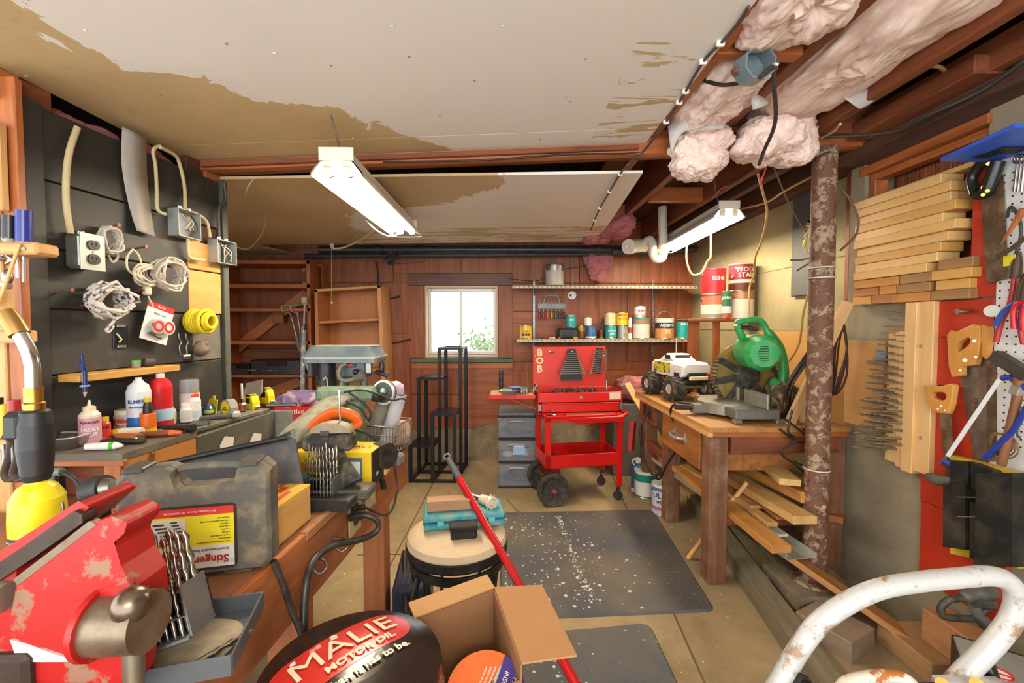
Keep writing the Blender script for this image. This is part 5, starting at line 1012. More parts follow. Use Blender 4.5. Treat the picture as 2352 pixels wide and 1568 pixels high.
def strip(px0,px1,py0,py1,xb,th,name='strip'):
 a,b_=Wx(px0,py0,xb),Wx(px1,py0,xb);pm=(px0+px1)/2;z0,z1=Wx(pm,py1,xb).z,Wx(pm,py0,xb).z
 B().box((xb+th/2,(a.y+b_.y)/2,(z0+z1)/2),(th,abs(a.y-b_.y)-.001,z1-z0),.002).o(name,DBW,db,world=True)
strip(2106,2146,692,1090,1.640,.035);strip(2079,2106,694,1088,1.630,.045);strip(2064,2079,760,1075,1.640,.035);strip(2040,2064,762,1062,1.645,.03)
for py in(795,1005):B().cyl(Wx(2116,py,1.641),Wx(2116,py,1.638),.007,n=12).o('bolt_head',DSTEEL,db,world=True)
ply=T('plywood_backer','thin plywood sheet behind the drill bit board','panel',(1.674,2.0,.7));B().box((1.674,1.985,.98),(.008,.22,.40),.001).o('sheet',WOOD('cf9c62','b57f46','y',.4,.5,.3),ply,world=True);B().box((1.668,1.89,1.12),(.006,.05,.05)).o('paint_patch',P('8e96a0',.6),ply,world=True)
def bitmesh():
 b=B();n=22;vs=[]
 for i in range(n+1):
  t=i/n;tw=0 if t<.35 else(t-.35)*15;r=1 if t<.92 else 1-(t-.92)/.08*.9
  for j in range(6):
   a=2*math.pi*j/6;e=1.0 if t<.35 else(1 if j%3==0 else.62);vs.append((t,r*e*math.cos(a+tw),r*e*math.sin(a+tw)))
 b.add(vs,[(i*6+j,i*6+(j+1)%6,(i+1)*6+(j+1)%6,(i+1)*6+j)for i in range(n)for j in range(6)],True);b.add(vs[:6],[tuple(range(6))]);return b
bb=bitmesh();BITM=P('94866f',.4,.5,.4,dirtcol='5a4836');bit0=None
for i in range(23):
 t=i/22;z=1.325-t*.62
 for c,(y,xb)in enumerate(((1.742,1.640),(1.773,1.630),(1.798,1.64),(1.825,1.645))):
  if(c==3 and i<9)or(c==2 and i<4)or random.random()<.2:continue
  L=.05+.085*t+random.uniform(-.01,.02);r=.0018+.005*t;M=Matrix.Translation((xb+.012,y,z+random.uniform(-.004,.004)+c*.004))@RZ(180+random.uniform(-5,8))@RY(random.uniform(-9,0))@Matrix.Diagonal((L+.012,r,r,1));lab=f'steel drill bit in the {["top","second","third","fourth","bottom"][min(4,int(t*5))]} rows of the drill board'
  if bit0 is None:bit0=bb.o('drill_bit',BITM,None,lab,'drill bit','drill bits on the board',M=M)
  else:copy_tree(bit0,M,lab)
q=Wx(2030,830,1.62);M=Matrix.Translation(q)@RZ(180)@Matrix.Diagonal((.08,.006,.006,1));copy_tree(bit0,M,'lone drill bit with blue shank beside the drill board');
rbp=T('red_backboard','red painted boards behind the saws on the right wall','panel',(1.67,1.55,.2));RP=P('b23016',.5,0,.1);
B().box((1.671,1.475,1.60),(.014,.11,.50),.001).o('red_board',RP,rbp,world=True);B().box((1.669,1.565,1.275),(.016,.235,.135),.001).o('red_board',RP,rbp,world=True);B().box((1.669,1.565,1.115),(.016,.235,.18),.001).o('red_board',RP,rbp,world=True);B().box((1.670,1.56,.79),(.015,.25,.465),.001).o('red_board',RP,rbp,world=True);B().box((1.670,1.53,.40),(.015,.30,.31),.001).o('red_board',RP,rbp,world=True)
pgb=T('white_pegboard','white pegboard full of hand tools on the right wall','pegboard',(1.665,1.3,.8));B().box((1.663,1.255,1.33),(.006,.375,1.1),.001).o('peg_sheet',P('d9d8d2',.45),pgb,world=True)
for i in range(4):
 for k in range(36):y=1.43-.0254*i;z=.86+.0254*k;B().cyl((1.6605,y,z),(1.659,y,z),.0032,n=6).o('peg_hole',P('2a2018',.8),pgb,world=True)
pgh=B()
for i in range(4,14):
 for k in range(40):y=1.43-.0254*i;z=.80+.0254*k;pgh.cyl((1.6605,y,z),(1.659,y,z),.0032,n=6)
pgh.o('peg_holes',P('2a2018',.8),pgb,world=True)['kind']='stuff'
bs=T('blue_shelf','blue plastic slab with black tape sticking out above the pegboard','shelf',(1.55,1.35,1.79));zb=1.80;slab([Wz(2160,371,zb),Wz(2330,293,zb),Vector((1.655,1.2,zb)),Vector((1.655,1.455,zb))],.012).o('slab',P('2f5fd0',.4,0,.1),bs,world=True)
for py,px in((350,2300),):a=Wz(2240,362,zb-.001);B().box(Wz(2318,345,zb-.002),(.09,.05,.004)).o('black_tape',P('14151a',.5),bs,world=True);B().box(Wz(2262,358,zb-.002),(.05,.03,.004)).o('black_tape',P('14151a',.5),bs,world=True)
def flatpoly(name,pts,xb,th,mat,par,bev=None):
 """outline on the wall plane x=xb, thickness th outward"""
 p=[Wx(px,py,xb)for px,py in pts];n=len(p);b=B();o2=Vector((-th,0,0));b.add(p+[q+o2 for q in p],[tuple(range(n)),tuple(range(n,2*n))[::-1]]);b.add(p+[q+o2 for q in p],[(i,n+i,n+(i+1)%n,(i+1)%n)for i in range(n)],False);return b.o(name,mat,par,world=True)
def ringpoly(name,outer,inner,xb,th,mat,par):
 """handle with a finger hole: outer and inner loops with the same count"""
 n=len(outer);po,pi=[Wx(*q,xb)for q in outer],[Wx(*q,xb)for q in inner];o2=Vector((-th,0,0));vs=po+pi+[q+o2 for q in po]+[q+o2 for q in pi];f=[]
 for i in range(n):j=(i+1)%n;f+=[(i,n+i,n+j,j),(2*n+i,2*n+j,3*n+j,3*n+i),(i,j,2*n+j,2*n+i),(n+i,3*n+i,3*n+j,n+j)]
 o=B().add(vs,f).o(name,mat,par,world=True);m=o.modifiers.new('soft','BEVEL');m.width=.004;m.segments=2;return o
BLADE=P('9a948a',.35,.8,.35,dirtcol='6a4a34');RBL=SPOT('5c4630','8f7a5a',9,.45,.6,.6,.4,.2,8);HANDL=WOOD('cf9448','a86c2c','z',.6,.3,.4)
s1=T('hand_saw','handsaw with large pale wooden handle and bright blade on the red board','saw',Wx(2240,1050,1.64));flatpoly('saw_blade',[(2205,850),(2265,790),(2272,1060),(2240,1060),(2222,960)],1.662,.002,BLADE,s1)
ringpoly('saw_handle',[(2188,770),(2196,758),(2210,762),(2232,752),(2250,744),(2264,748),(2265,780),(2260,815),(2252,838),(2222,842),(2222,862),(2200,866),(2192,840),(2190,800)],[(2213,790),(2216,786),(2220,783),(2228,778),(2236,774),(2242,778),(2242,786),(2238,793),(2232,797),(2226,802),(2220,806),(2214,808),(2211,802),(2211,796)],1.652,.022,HANDL,s1)
for px,py,r in((2238,783,.005),(2216,827,.006),(2241,820,.0035),(2205,850,.0035)):B().cyl(Wx(px,py,1.63),Wx(px,py,1.626),r,n=12).o('saw_nut',CHROME,s1,world=True)
text('DISSTON',.012,P('3a3832',.6),s1,frame(Wx(2242,930,1.6585),(0,.0,-1),(-1,0,0)),world=True)
s2=T('keyhole_saw','small saw with rounded wooden handle and dark narrow blade','saw',Wx(2170,1180,1.62));ringpoly('saw_handle',[(2134,884),(2150,888),(2175,886),(2196,880),(2204,884),(2202,905),(2198,930),(2190,950),(2165,948),(2150,940),(2140,920)],[(2152,903),(2156,901),(2168,900),(2178,901),(2184,905),(2186,910),(2184,916),(2178,919),(2165,918),(2154,912),(2152,908)],1.63,.022,HANDL,s2);flatpoly('saw_blade',[(2158,945),(2185,945),(2196,1180),(2182,1172)],1.630,.002,RBL,s2)
for px,py in((2162,932),(2154,939),(2170,942)):B().cyl(Wx(px,py,1.608),Wx(px,py,1.605),.0028,n=10).o('saw_nut',STEEL,s2,world=True)
s3=T('hand_saw','second wooden-handled saw with brown rusted blade behind the bright one','saw',Wx(2275,1050,1.65));flatpoly('saw_handle',[(2267,745),(2283,750),(2283,790),(2276,824),(2267,815),(2268,780)],1.655,.02,HANDL,s3);flatpoly('saw_blade',[(2268,820),(2290,818),(2290,1060),(2270,1060)],1.660,.002,RBL,s3)
s4=T('taped_saw','old brown saw blade with handle wrapped in black tape','saw',Wx(2290,650,1.64));flatpoly('saw_blade',[(2256,460),(2300,405),(2306,400),(2316,640),(2268,652)],1.655,.003,RBL,s4)
TAPE=P('1d1c1a',.3);B().tube(smooth_path([Wx(2240,445,1.63),Wx(2232,410,1.63),Wx(2252,380,1.63),Wx(2275,372,1.63)],5),.016,8).o('taped_grip',TAPE,s4,world=True);B().tube(smooth_path([Wx(2245,445,1.63),Wx(2265,440,1.63),Wx(2280,405,1.63),Wx(2292,370,1.63)],5),.02,8).o('taped_grip',TAPE,s4,world=True);flatpoly('taped_heel',[(2234,430),(2285,420),(2272,448),(2252,456)],1.645,.02,TAPE,s4)
for px,py in((2258,430),(2268,438),(2258,447),(2270,376)):B().cyl(Wx(px,py,1.617),Wx(px,py,1.612),.006,n=10).o('handle_bolt',BRASS,s4,world=True)
pn=T('steel_pin','threaded steel pin with flange sticking out of the red board','pin',Wx(2270,715,1.66));B().cyl(Wx(2280,714,1.66),Wx(2278,714,1.65),.02,n=18).o('flange',P('a8a49a',.4,.6),pn,world=True);B().cyl((1.65,1.50,Wx(2275,714,1.65).z),(1.59,1.50,Wx(2275,714,1.65).z),.009,n=12).o('pin_rod',CHROME,pn,world=True)
hs=T('hack_saw','blue framed hacksaw with white blade hanging on the wall','saw',Wx(2180,1060,1.58));BLU=P('24368c',.35)
B().tube([Wx(px,py,1.60)for px,py in((2303,868),(2320,866),(2360,892))],.010,8).o('frame_bar',BLU,hs,world=True);B().tube([Wx(px,py,1.60)for px,py in((2365,925),(2330,985),(2262,1052))],.014,8,flat=.6).o('frame_bar',BLU,hs,world=True);B().tube([Wx(px,py,1.60)for px,py in((2168,1058),(2205,1075),(2230,1082))],.012,8,flat=.7).o('frame_bar',BLU,hs,world=True)
flatpoly('blade',[(2172,1046),(2182,1050),(2302,872),(2292,868)],1.602,.002,P('dfe3e6',.35),hs);B().tube([Wx(2160,1065,1.60),Wx(2175,1050,1.60)],.005,6).o('wing_nut',CHROME,hs,world=True)
hm=T('hammer','hammer with dark steel head hanging over the pegboard','hammer',Wx(2300,1070,1.6));board('head',Wx(2285,815,1.60),Wx(2365,865,1.60),.035,.034,P('5a564e',.45,.8,.3),hm,up=(-1,0,0));B().tube([Wx(2345,860,1.60),Wx(2335,920,1.60),Wx(2300,1068,1.61)],[.016,.012,.012],8).o('handle',WOOD('8a5a34','5a3620','z'),hm,world=True);board('collar',Wx(2328,892,1.598),Wx(2350,900,1.598),.03,.03,P('a8a498',.4,.6),hm,up=(-1,0,0))
for name,lab,pts,c,xb in(('pliers','pliers with long red grips on the pegboard',[[(2330,640),(2322,690),(2300,740),(2288,785)],[(2340,640),(2348,700),(2346,760),(2352,790)]],'a8282c',1.62),('pliers','pliers with blue curved grips on the pegboard',[[(2345,690),(2310,710),(2290,740),(2286,748)],[(2350,695),(2345,740),(2338,755)]],'2a4a9a',1.60),('pliers','bright red handled pliers between the other pliers',[[(2352,690),(2335,700),(2328,720),(2330,755)],[(2356,700),(2350,730),(2352,760)]],'c81c24',1.59)):
 t=T(name,lab,'pliers',Wx(*pts[0][-1],xb))
 for p in pts:B().tube(smooth_path([Wx(px,py,xb)for px,py in p],5),.008,8).o('grip',P(c,.35),t,world=True)
 a=Wx(*pts[0][0],xb);B().tube([a,a+Vector((0,-.004,.05)),a+Vector((0,-.01,.085))],[.016,.014,.005],8).o('jaw',P('4a3a2e',.5,.6),t,world=True)
t=T('ring_spanners','bunch of chrome wrenches hung at the top of the pegboard','wrenches',Wx(2340,440,1.63))
for k,px in enumerate((2330,2338,2346)):B().tube([Wx(px+8,372,1.64-k*.006),Wx(px,440,1.64-k*.006)],.005,6).o('wrench_shank',CHROME,t,world=True);B().tor(Wx(px+9,365,1.64-k*.006),.012,.004,14,6,'x').o('wrench_ring',CHROME,t,world=True)
t=T('padlock','yellow tagged hook and black cable on the pegboard','lock',Wx(2330,610,1.63));flatpoly('tag',[(2318,588),(2346,584),(2346,608),(2318,612)],1.63,.02,P('d8c420',.4),t);B().tube(smooth_path([Wx(2332,586,1.62),Wx(2345,540,1.62),Wx(2340,500,1.62),Wx(2322,475,1.62),Wx(2312,500,1.63)],5),.005,6).o('cable_loop',P('3a3832',.5),t,world=True);B().tube([Wx(2300,560,1.6),Wx(2352,480,1.6)],[.002,.012],6).o('awl',WOOD('a8642c','7a4018','z'),t,world=True);B().tube([Wx(2290,590,1.59),Wx(2325,570,1.59),Wx(2356,545,1.59)],.007,6).o('shear_blade',P('6a5a48',.4,.7),t,world=True)
t=T('wire_ring','rusty ring of wire and keys hanging below the blue hacksaw','wire ring',Wx(2300,1040,1.62))
for k in range(4):B().tor(Wx(2295+k*4,1015+k*3,1.63-k*.004),.03+.003*k,.0025,22,5,'x').o('ring',P('8a6a48',.5,.5),t,world=True)
B().tube(smooth_path([Wx(2340,975,1.64),Wx(2338,1000,1.61),Wx(2348,1005,1.60)],4),.004,6).o('peg_hook',CHROME,t,world=True)
mb=T('mitre_box','black and yellow plastic mitre box leaning on the red boards','mitre box',Wx(2270,1290,1.58));MB=P('1d1e1f',.35,0,.16,9,dirtcol='7a6c50')
flatpoly('back_wall',[(2200,1045),(2360,1085),(2360,1305),(2200,1270)],1.645,.03,P('c9a92a',.4),mb)
flatpoly('side_block',[(2200,1056),(2243,1060),(2243,1110),(2200,1110)],1.62,.03,MB,mb);flatpoly('side_block',[(2197,1110),(2250,1112),(2250,1262),(2197,1255)],1.62,.05,MB,mb);flatpoly('side_block',[(2250,1062),(2300,1080),(2330,1130),(2300,1150),(2250,1120)],1.615,.03,MB,mb);flatpoly('side_block',[(2276,1085),(2362,1085),(2362,1302),(2272,1298)],1.60,.05,MB,mb);flatpoly('side_block',[(2250,1150),(2272,1165),(2272,1290),(2250,1280)],1.61,.035,MB,mb)
for i,py in enumerate((1140,1185)):flatpoly('scale_line',[(2198,py),(2249,py+1),(2249,py+3),(2198,py+2)],1.57,.001,P('6a6858',.5),mb)
gh=T('utility_saw','grey handled blade hanging at the foot of the drill board','knife',Wx(2170,1115,1.60));B().tube(smooth_path([Wx(2130,1092,1.61),Wx(2150,1100,1.61),Wx(2180,1105,1.61),Wx(2205,1100,1.61)],5),[.012,.014,.017,.019,.02,.021,.021,.02,.019,.018,.017,.016,.015,.014,.013,.012],10).o('grip',P('5d5850',.5),gh,world=True);flatpoly('blade',[(2200,1096),(2230,1092),(2225,1105),(2200,1106)],1.612,.002,STEEL,gh)
wb_=T('laminated_block','low laminated wood block on the floor below the red boards','block',(1.6,1.5,0));B().box((1.57,1.55,.04),(.18,.22,.08),.004).o('lower_board',WOOD('b58c62','8f6a42','y',.6),wb_,world=True);B().box((1.61,1.47,.14),(.10,.18,.12),.004).o('block',WOOD('b9855a','93653e','x',.6),wb_,world=True)
hg=T('heat_gun','black power tool with looped cord on the wood block','power tool',(1.56,1.48,.22));GK=P('3a3935',.5,0,.4,dirtcol='6a6556')
def hgp(px,py):return W(px,py,1.42)
B().tube(smooth_path([hgp(2210,1372),hgp(2245,1362),hgp(2285,1358),hgp(2320,1362)],5),[.012]+[.02]*4+[.026]*6+[.03]*5,12).o('motor_body',P('5a584e',.5,0,.3),hg,world=True);B().tube(smooth_path([hgp(2230,1380),hgp(2270,1385),hgp(2300,1378)],5),.02,10).o('lower_body',GK,hg,world=True);B().tube(smooth_path([hgp(2235,1385),hgp(2245,1410),hgp(2262,1425)],4),.016,8).o('nozzle',P('8a887e',.4,.4),hg,world=True)
B().tube(smooth_path([hgp(2212,1372),hgp(2180,1378),hgp(2162,1395),hgp(2168,1415),hgp(2210,1420),hgp(2245,1420)],5),.011,8).o('cord',GK,hg,world=True);B().tube(smooth_path([hgp(2300,1392),hgp(2265,1400),hgp(2250,1425),hgp(2262,1440)],5),.011,8).o('cord',GK,hg,world=True);B().sph(hgp(2284,1387),.006,8,6).o('red_button',P('d0241c',.4),hg,world=True);B().cyl(hgp(2318,1350),hgp(2330,1395),.03,n=14).o('fan_end',P('4a4a42',.5),hg,world=True)
sn=T('bench_sander','grey and black bench tool with red switch on the floor corner','machine',(1.3,1.1,0));
MS=TR(1.33,1.17,0)@RZ(-38);B(MS).box((.14,0,.15),(.34,.26,.30),.006).o('housing',BLACK,sn,world=True)
B(MS).box((.14,-.012,.305),(.34,.22,.012),.004).o('grey_panel',P('8d8c84',.4,0,.15),sn,world=True);B(MS).box((.15,-.04,.325),(.07,.05,.03),.012).o('red_switch',P('c8242a',.35),sn,world=True);B(MS).cyl((.04,-.04,.3125),(.04,-.04,.313),.026,n=20).o('warning_sticker',P('e8e4dc',.4),sn,world=True);B(MS).tor((.04,-.04,.3135),.023,.003,20,5).o('warning_ring',P('c8202a',.4),sn,world=True);B(MS).box((.04,-.04,.3135),(.038,.006,.001)).o('warning_bar',P('c8202a',.4),sn,world=True);B(MS).cyl((.2,.05,.31),(.2,.05,.42),.03,.024,14).o('dust_port',P('4a4a44',.5),sn,world=True)

# ================================================================== left: things on the black wall, pegboard and ledge
random.seed(23)
def WB(px,py,out=0):
 d=ray(px,py);k=(wb+wn*out-CAM).dot(wn)/d.dot(wn);return CAM+d*k
def wbM(px,py,out=0):
 """frame on the wall: local x along the wall away from camera, y up, z out of the wall"""
 m=Matrix((bd,Vector((0,0,1)),wn)).transposed().to_4x4();m.translation=WB(px,py,out);return m
ob=T('outlet_box','grey metal box with double outlet on the black wall','outlet',M=wbM(174,580));ZN=P('8b8f88',.4,.6,.2)
B().box((0,0,.027),(.066,.10,.054),.008).o('box_body',ZN,ob);pt=B().box((0,0,.0565),(.07,.108,.004),.0015).o('cover_plate',P('aeb5aa',.4,.5),ob)
for y in(-.021,.021):
 sk=B();sk.at(TR(0,y,.0585));sk.prism(rpoly(.034,.029,.012),.004);so=sk.o('receptacle',P('2b201a',.4),ob)
 for dx in(-.006,.006):B().box((dx,y+.003,.063),(.002,.009,.001)).o('slot',P('0c0a09',.5),so)
 B().cyl((0,y-.008,.0625),(0,y-.008,.0632),.0025,n=8).o('slot',P('0c0a09',.5),so)
B().cyl((0,0,.0585),(0,0,.0605),.003,n=8).o('plate_screw',STEEL,ob)
for y in(-.03,0,.03):B().cyl((-.0325,y,.027),(-.0336,y,.027),.011,n=12).o('knockout',ZN,ob)
B().cyl((-.01,.05,.027),(-.01,.06,.027),.012,n=10).o('cable_clamp',STEEL,ob)
FC=P('c9b98c',.5,0,.1)
wire('wall_cable',[WB(162,536,.03),WB(152,470,.03),WB(152,400,.03),WB(160,345,.03),WB(178,292,.02)],.0085,FC,'flat cream cable rising from the outlet box up the black wall',flat=.6)
wire('wall_cable',[WB(380,492,.03),WB(362,480,.03),WB(360,430,.02),WB(357,380,.02),WB(352,345,.03),WB(368,335,.03)],.006,FC,'cream cable entering the upper metal box from the left')
wire('wall_cable',[WB(425,485,.03),WB(424,430,.02),WB(412,375,.02),WB(400,355,.03),WB(368,338,.04)],.0065,FC,'cream cable rising from the top of the upper metal box')
wire('wall_cable',[WB(410,480,.02),WB(450,490,.02),WB(475,510,.02),WB(482,545,.03)],.006,FC,'tan cable arching from the upper to the lower metal box');wire('wall_cable',[WB(432,545,.03),WB(432,580,.02),WB(440,593,.02),WB(470,597,.03)],.0065,FC,'cream cable bent between the two metal boxes');wire('wall_cable',[WB(515,420,.02),WB(518,460,.02),WB(503,480,.02),WB(503,545,.02)],.006,P('4a4a46',.5),'dark cable running down the end of the black wall')
for px,py,sx,sy,lab in((412,516,.10,.10,'open metal junction box with loose wires high on the black wall'),(500,580,.105,.095,'lower open metal junction box at the end of the black wall')):
 t=T('junction_box',lab,'junction box',M=wbM(px,py),group='open junction boxes');c=B();h=.045
 c.box((0,0,.002),(sx,sy,.004));
 for s in(-1,1):c.box((s*sx/2,0,h/2),(.002,sy,h));c.box((0,s*sy/2,h/2),(sx,.002,h))
 c.o('box_shell',P('a9adab',.45,.3,.3,16),t)
 for s in(-1,1):B().cyl((s*.02,sy/2,.02),(s*.02,sy/2+.014,.02),.011,n=10).o('cable_clamp',CHROME,t)
 for k in range(6):B().tube(smooth_path([(random.uniform(-.04,.04),sy/2-.01,.02),(random.uniform(-.03,.03),.01,.045),(random.uniform(-.03,.03),-.02,.05),(random.uniform(-.02,.04),random.uniform(-.045,-.01),.04)],4),.0018,5).o('loose_wire',P(('2a2622','c9a678','d8d2c4')[k%3],.5),t)
 for k in range(3):B().cyl((-.03+k*.03,-sy/2-.001,.02),(-.03+k*.03,-sy/2-.002,.02),.009,n=10).o('knockout',STEEL,t)
def nail(px,py,L,lab,dz=0):
 a=WB(px,py,0);b=a+wn*L+Vector((0,0,dz));t=T('wall_nail',lab,'nail',a,group='nails in the black wall');B().cyl(a,b,.003,n=7).o('shank',P('8a5a42',.5,.4),t,world=True);B().cyl(b,b+wn*.002,.006,n=8).o('head',P('8a5a42',.5,.4),t,world=True)
for px,py,lab in((240,523,'nail carrying the small white cord hank'),(305,572,'nail carrying the corded lamp hank'),(130,672,'bare nail left of the spotted rope'),(185,702,'nail carrying the spotted rope hank'),(322,750,'nail holding the blister pack'),(205,556,'short nail beside the outlet box'),(300,672,'nail beside the small bulb')):nail(px,py,.05,lab,.008)
def hank(name,label,cpx,out,rx,rz_,n,r,mat,cat='cord',jit=.12,depth=.03,tail=None):
 c=WB(*cpx,out);t=T(name,label,cat,c-Vector((0,0,rz_)))
 pts=[]
 for i in range(n):
  kx,kz=rx*(1+random.uniform(-jit,jit)),rz_*(1+random.uniform(-jit,jit));o=wn*(random.uniform(0,1)*depth);ph=random.uniform(0,.3)
  for k in range(14):a=2*math.pi*k/14+ph;pts.append(c+bd*(kx*math.cos(a))+Vector((0,0,kz*math.sin(a)))+o+wn*(depth*.2*math.sin(3*a+i)))
 b=B().tube(pts,r,6);b.o('strand_coil',mat,t,world=True)
 if tail:B().tube(smooth_path([WB(px,py,out)for px,py in tail],5),r,6).o('loose_tail',mat,t,world=True)
 return t
RP1=P('c9c0b2',.7,0,.15);RP2=SPOT('cfc6bc','4a4450',60,.55,.6,.8,0,.3)
h=hank('cord_coil','small hank of white cord on a nail above the coiled cable',(243,552),.02,.030,.038,7,.004,RP1,tail=[(232,580),(222,590),(220,565),(240,578),(262,560),(270,590),(258,602),(248,585)])
hank('rope_hank','hank of white rope flecked with black on the black wall',(233,690),.035,.05,.044,15,.0048,RP2,'rope',.38,.06,[(265,715),(262,735),(245,755),(250,762),(260,748)])
hank('cable_coil','big coil of white cable beside the pine boards',(376,630),.04,.053,.05,14,.0042,P('c4b8a8',.5),'cable',.2,.045,[(395,655),(408,662)])
t=hank('bulb_cable','hank of cream lamp cord with plug and tiny bulb on a nail',(330,632),.04,.04,.03,6,.0035,P('d6cbb0',.5),'cord',.3,.03,[(305,572),(292,590),(295,620),(330,640),(320,590),(305,572)])
B().box(WB(338,668,.05),(.022,.022,.03),.005).o('plug',P('d9d0b4',.4),t,world=True);B().tube([WB(340,680,.05),WB(352,705,.05)],.003,5).o('cord_end',P('d6cbb0',.5),t,world=True);B().cyl(WB(290,662,.04),WB(290,676,.04),.009,n=10).o('bulb_socket',WHITE,t,world=True);B().sph(WB(290,684,.04),(.011,.011,.014),10,8).o('bulb',P('b9a894',.1,0,0,alpha=.6),t,world=True)
yr=T('yellow_rope','coil of bright yellow braided rope hanging at the wall end','rope',WB(440,742,.05));YR=P('e2c81e',.5,0,.15,dirtcol='a8881a');cc=WB(437,738,.0)
for i in range(9):
 rr=.040+.003*math.sin(i*1.3)-(.012 if i>6 else 0);pts=[cc+wn*(.012+i*.0095)+bd*(rr*math.cos(a))+Vector((0,0,rr*math.sin(a)))for a in[2*math.pi*k/24 for k in range(24)]];B().tube(pts,.0075,7,True).o('rope_turn',YR,yr,world=True)
bp=T('blister_pack','red and white carded pack of two solder rolls on the black wall','package',M=wbM(362,742,.03)@RZ(0)@Matrix.Rotation(math.radians(-17),4,'Z'));B().box((0,0,0),(.105,.135,.002)).o('card',P('e0ddd6',.45),bp);B().box((0,.058,.0012),(.105,.02,.001)).o('red_header',P('c0242c',.4),bp);text('TRIM-LINE',.011,P('3a3a3a',.5),bp,TR(0,.03,.0012));text('Bernz',.013,P('e0ddd6',.5),bp,TR(0,.058,.002))
for x,y,c in((-.012,-.015,'b8b4aa'),(.028,-.008,'ddd8cc')):
 k=B();k.at(TR(x,y,0));k.lathe([(.026,0),(.026,.02),(.008,.021),(.008,.02)],22);r_=k.o('solder_roll',P(c,.35,.3),bp);k=B();k.at(TR(x,y,.0212));k.lathe([(.02,0),(.012,.0005)],20,caps=False);k.o('red_label',P('c0242c',.4),r_)
B().cyl((-.03,-.045,.006),(.02,-.05,.006),.005,n=8).o('solder_stick',STEEL,bp)
sx=T('switch_box','empty dark switch box recessed in the black wall','switch box',M=wbM(275,772));B().box((0,0,.002),(.05,.075,.004),.001).o('box_face',P('2a2d30',.25,.4),sx)
for y in(-.034,.034):B().box((0,y,.006),(.03,.01,.006),.002).o('mount_ear',STEEL,sx)
B().tube([(-.015,.01,.005),(-.005,-.01,.012),(-.012,-.02,.01)],.003,5).o('wire_stub',FC,sx)
cl=T('clevis_bolt','steel wire clevis with bolt hanging under the yellow rope','clevis',WB(425,830,.03));
for d in(0,16):B().tube(smooth_path([WB(410+d,765,.04),WB(412+d,778,.04),WB(416+d,786,.04),WB(412+d,795,.04),WB(414+d,815,.04)],4),.003,6).o('wire_leg',STEEL,cl,world=True)
B().cyl(WB(417,820,.04),WB(432,818,.04),.012,n=6).o('bolt_head',CHROME,cl,world=True)
fb=fluff(WB(468,795,.04),(.05,.08,.07),71,.02,30,20).o('cloth_bag',P('6a5a48',.8),None,'brown cloth bag corner hanging at the end of the wall','bag')
sf_=T('small_wall_shelf','narrow yellowish wooden shelf fixed to the black wall','shelf',WB(250,865,.03));a,b_=WB(150,868,.0),WB(375,845,.0);zS=1.098
board('shelf_board',Vector((a.x,a.y,zS))+wn*.035-bd*.02,Vector((b_.x,b_.y,zS))+wn*.035,.07,.022,WOOD('c89a4c','a07430','x',.6),sf_)
zS+=.0115
def onshelf(px,out=.03):p=WB(px,850,out);p.z=zS;return p
t=T('plastic_jar','tiny clear jar with green lid on the wall shelf','jar',onshelf(313));B().lathe([(.011,0),(.012,.002),(.012,.018)],16).o('jar_body',P('b5a89a',.15,0,.1,alpha=.6),t);B().lathe([(.0125,.018),(.0125,.025),(0,.025)],16).o('lid',P('5ab432',.35),t)
t=T('tape_roll','dark roll lying on its side on the wall shelf','tape',onshelf(343)+Vector((0,0,.0)));b=B();b.at(TR(0,0,.015)@RZ(60)@RY(90));b.lathe([(.009,-.014),(.015,-.014),(.015,.014),(.009,.014),(.009,-.014)],20,caps=False);b.o('roll',P('4a4038',.6),t);b=B();b.at(TR(0,0,.015)@RZ(60)@RY(90));b.lathe([(.006,-.013),(.009,-.013),(.009,.013),(.006,.013)],16,caps=False);b.o('core',P('8a7458',.6),t)
cp=T('drawing_compass','blue drawing compass with pencil hung on the wall shelf edge','compass',WB(195,905,.08));BLC=P('1f2a6a',.35)
B().cyl(WB(188,815,.075),WB(190,835,.075),.004,n=8).o('top_knob',BLC,cp,world=True);B().box(WB(189,842,.075),(.012,.012,.022),.002).o('hinge',BLC,cp,world=True);B().tube([WB(191,842,.075),WB(195,905,.075)],.004,6).o('leg',P('aab4c8',.4),cp,world=True);B().tube([WB(195,850,.082),WB(196,900,.082)],.005,6).o('pencil',BLC,cp,world=True);B().cyl(WB(196,900,.082),WB(195,912,.082),.005,.0005,8).o('pencil_tip',PINE['z'],cp,world=True);B().tor(WB(195,886,.08),.009,.003,14,6).o('clamp_ring',P('8fa0c8',.4),cp,world=True)
zR=.905
rs=T('bench_riser','low wooden riser with dark top on the back of the workbench','shelf',(-1.15,1.3,.76));RT=SPOT('5e564a','7c7264',7,.5,.7,.6);y0,y1=1.18,1.438
slab([(bwx(1.25)+.01,y0,zR-.018),(hx(y0),y0,zR-.018),(hx(y1),y1,zR-.018),(bwx(y1)+.01,y1,zR-.018)],.018).o('riser_top',RT,rs,world=True)
board('side_panel',(hx(y0+.012)-.01,y0+.012,(.762+zR-.018)/2),(hx(y1)-.01,y1,(.762+zR-.018)/2),.016,zR-.02-.762,WOOD('b87e3a','8a5a24','x',.4,.6,.5,.3),rs)
B().box((-1.14,1.27,.823),(.25,.012,.122),.002).o('back_panel',OLDW['x'],rs,world=True);B().box((-1.15,y0+.008,zR-.026),(.25,.014,.016),.002).o('front_lip',ORANGE['x'],rs,world=True);B().box((hx(y0)-.03,y0+.012,.82),(.045,.02,.11),.002).o('front_post',ORANGE['z'],rs,world=True);B().box((-1.27,y0+.012,.82),(.04,.02,.11),.002).o('front_post',ORANGE['z'],rs,world=True)
def onR(px,py):p=Wz(px,py,zR);return p
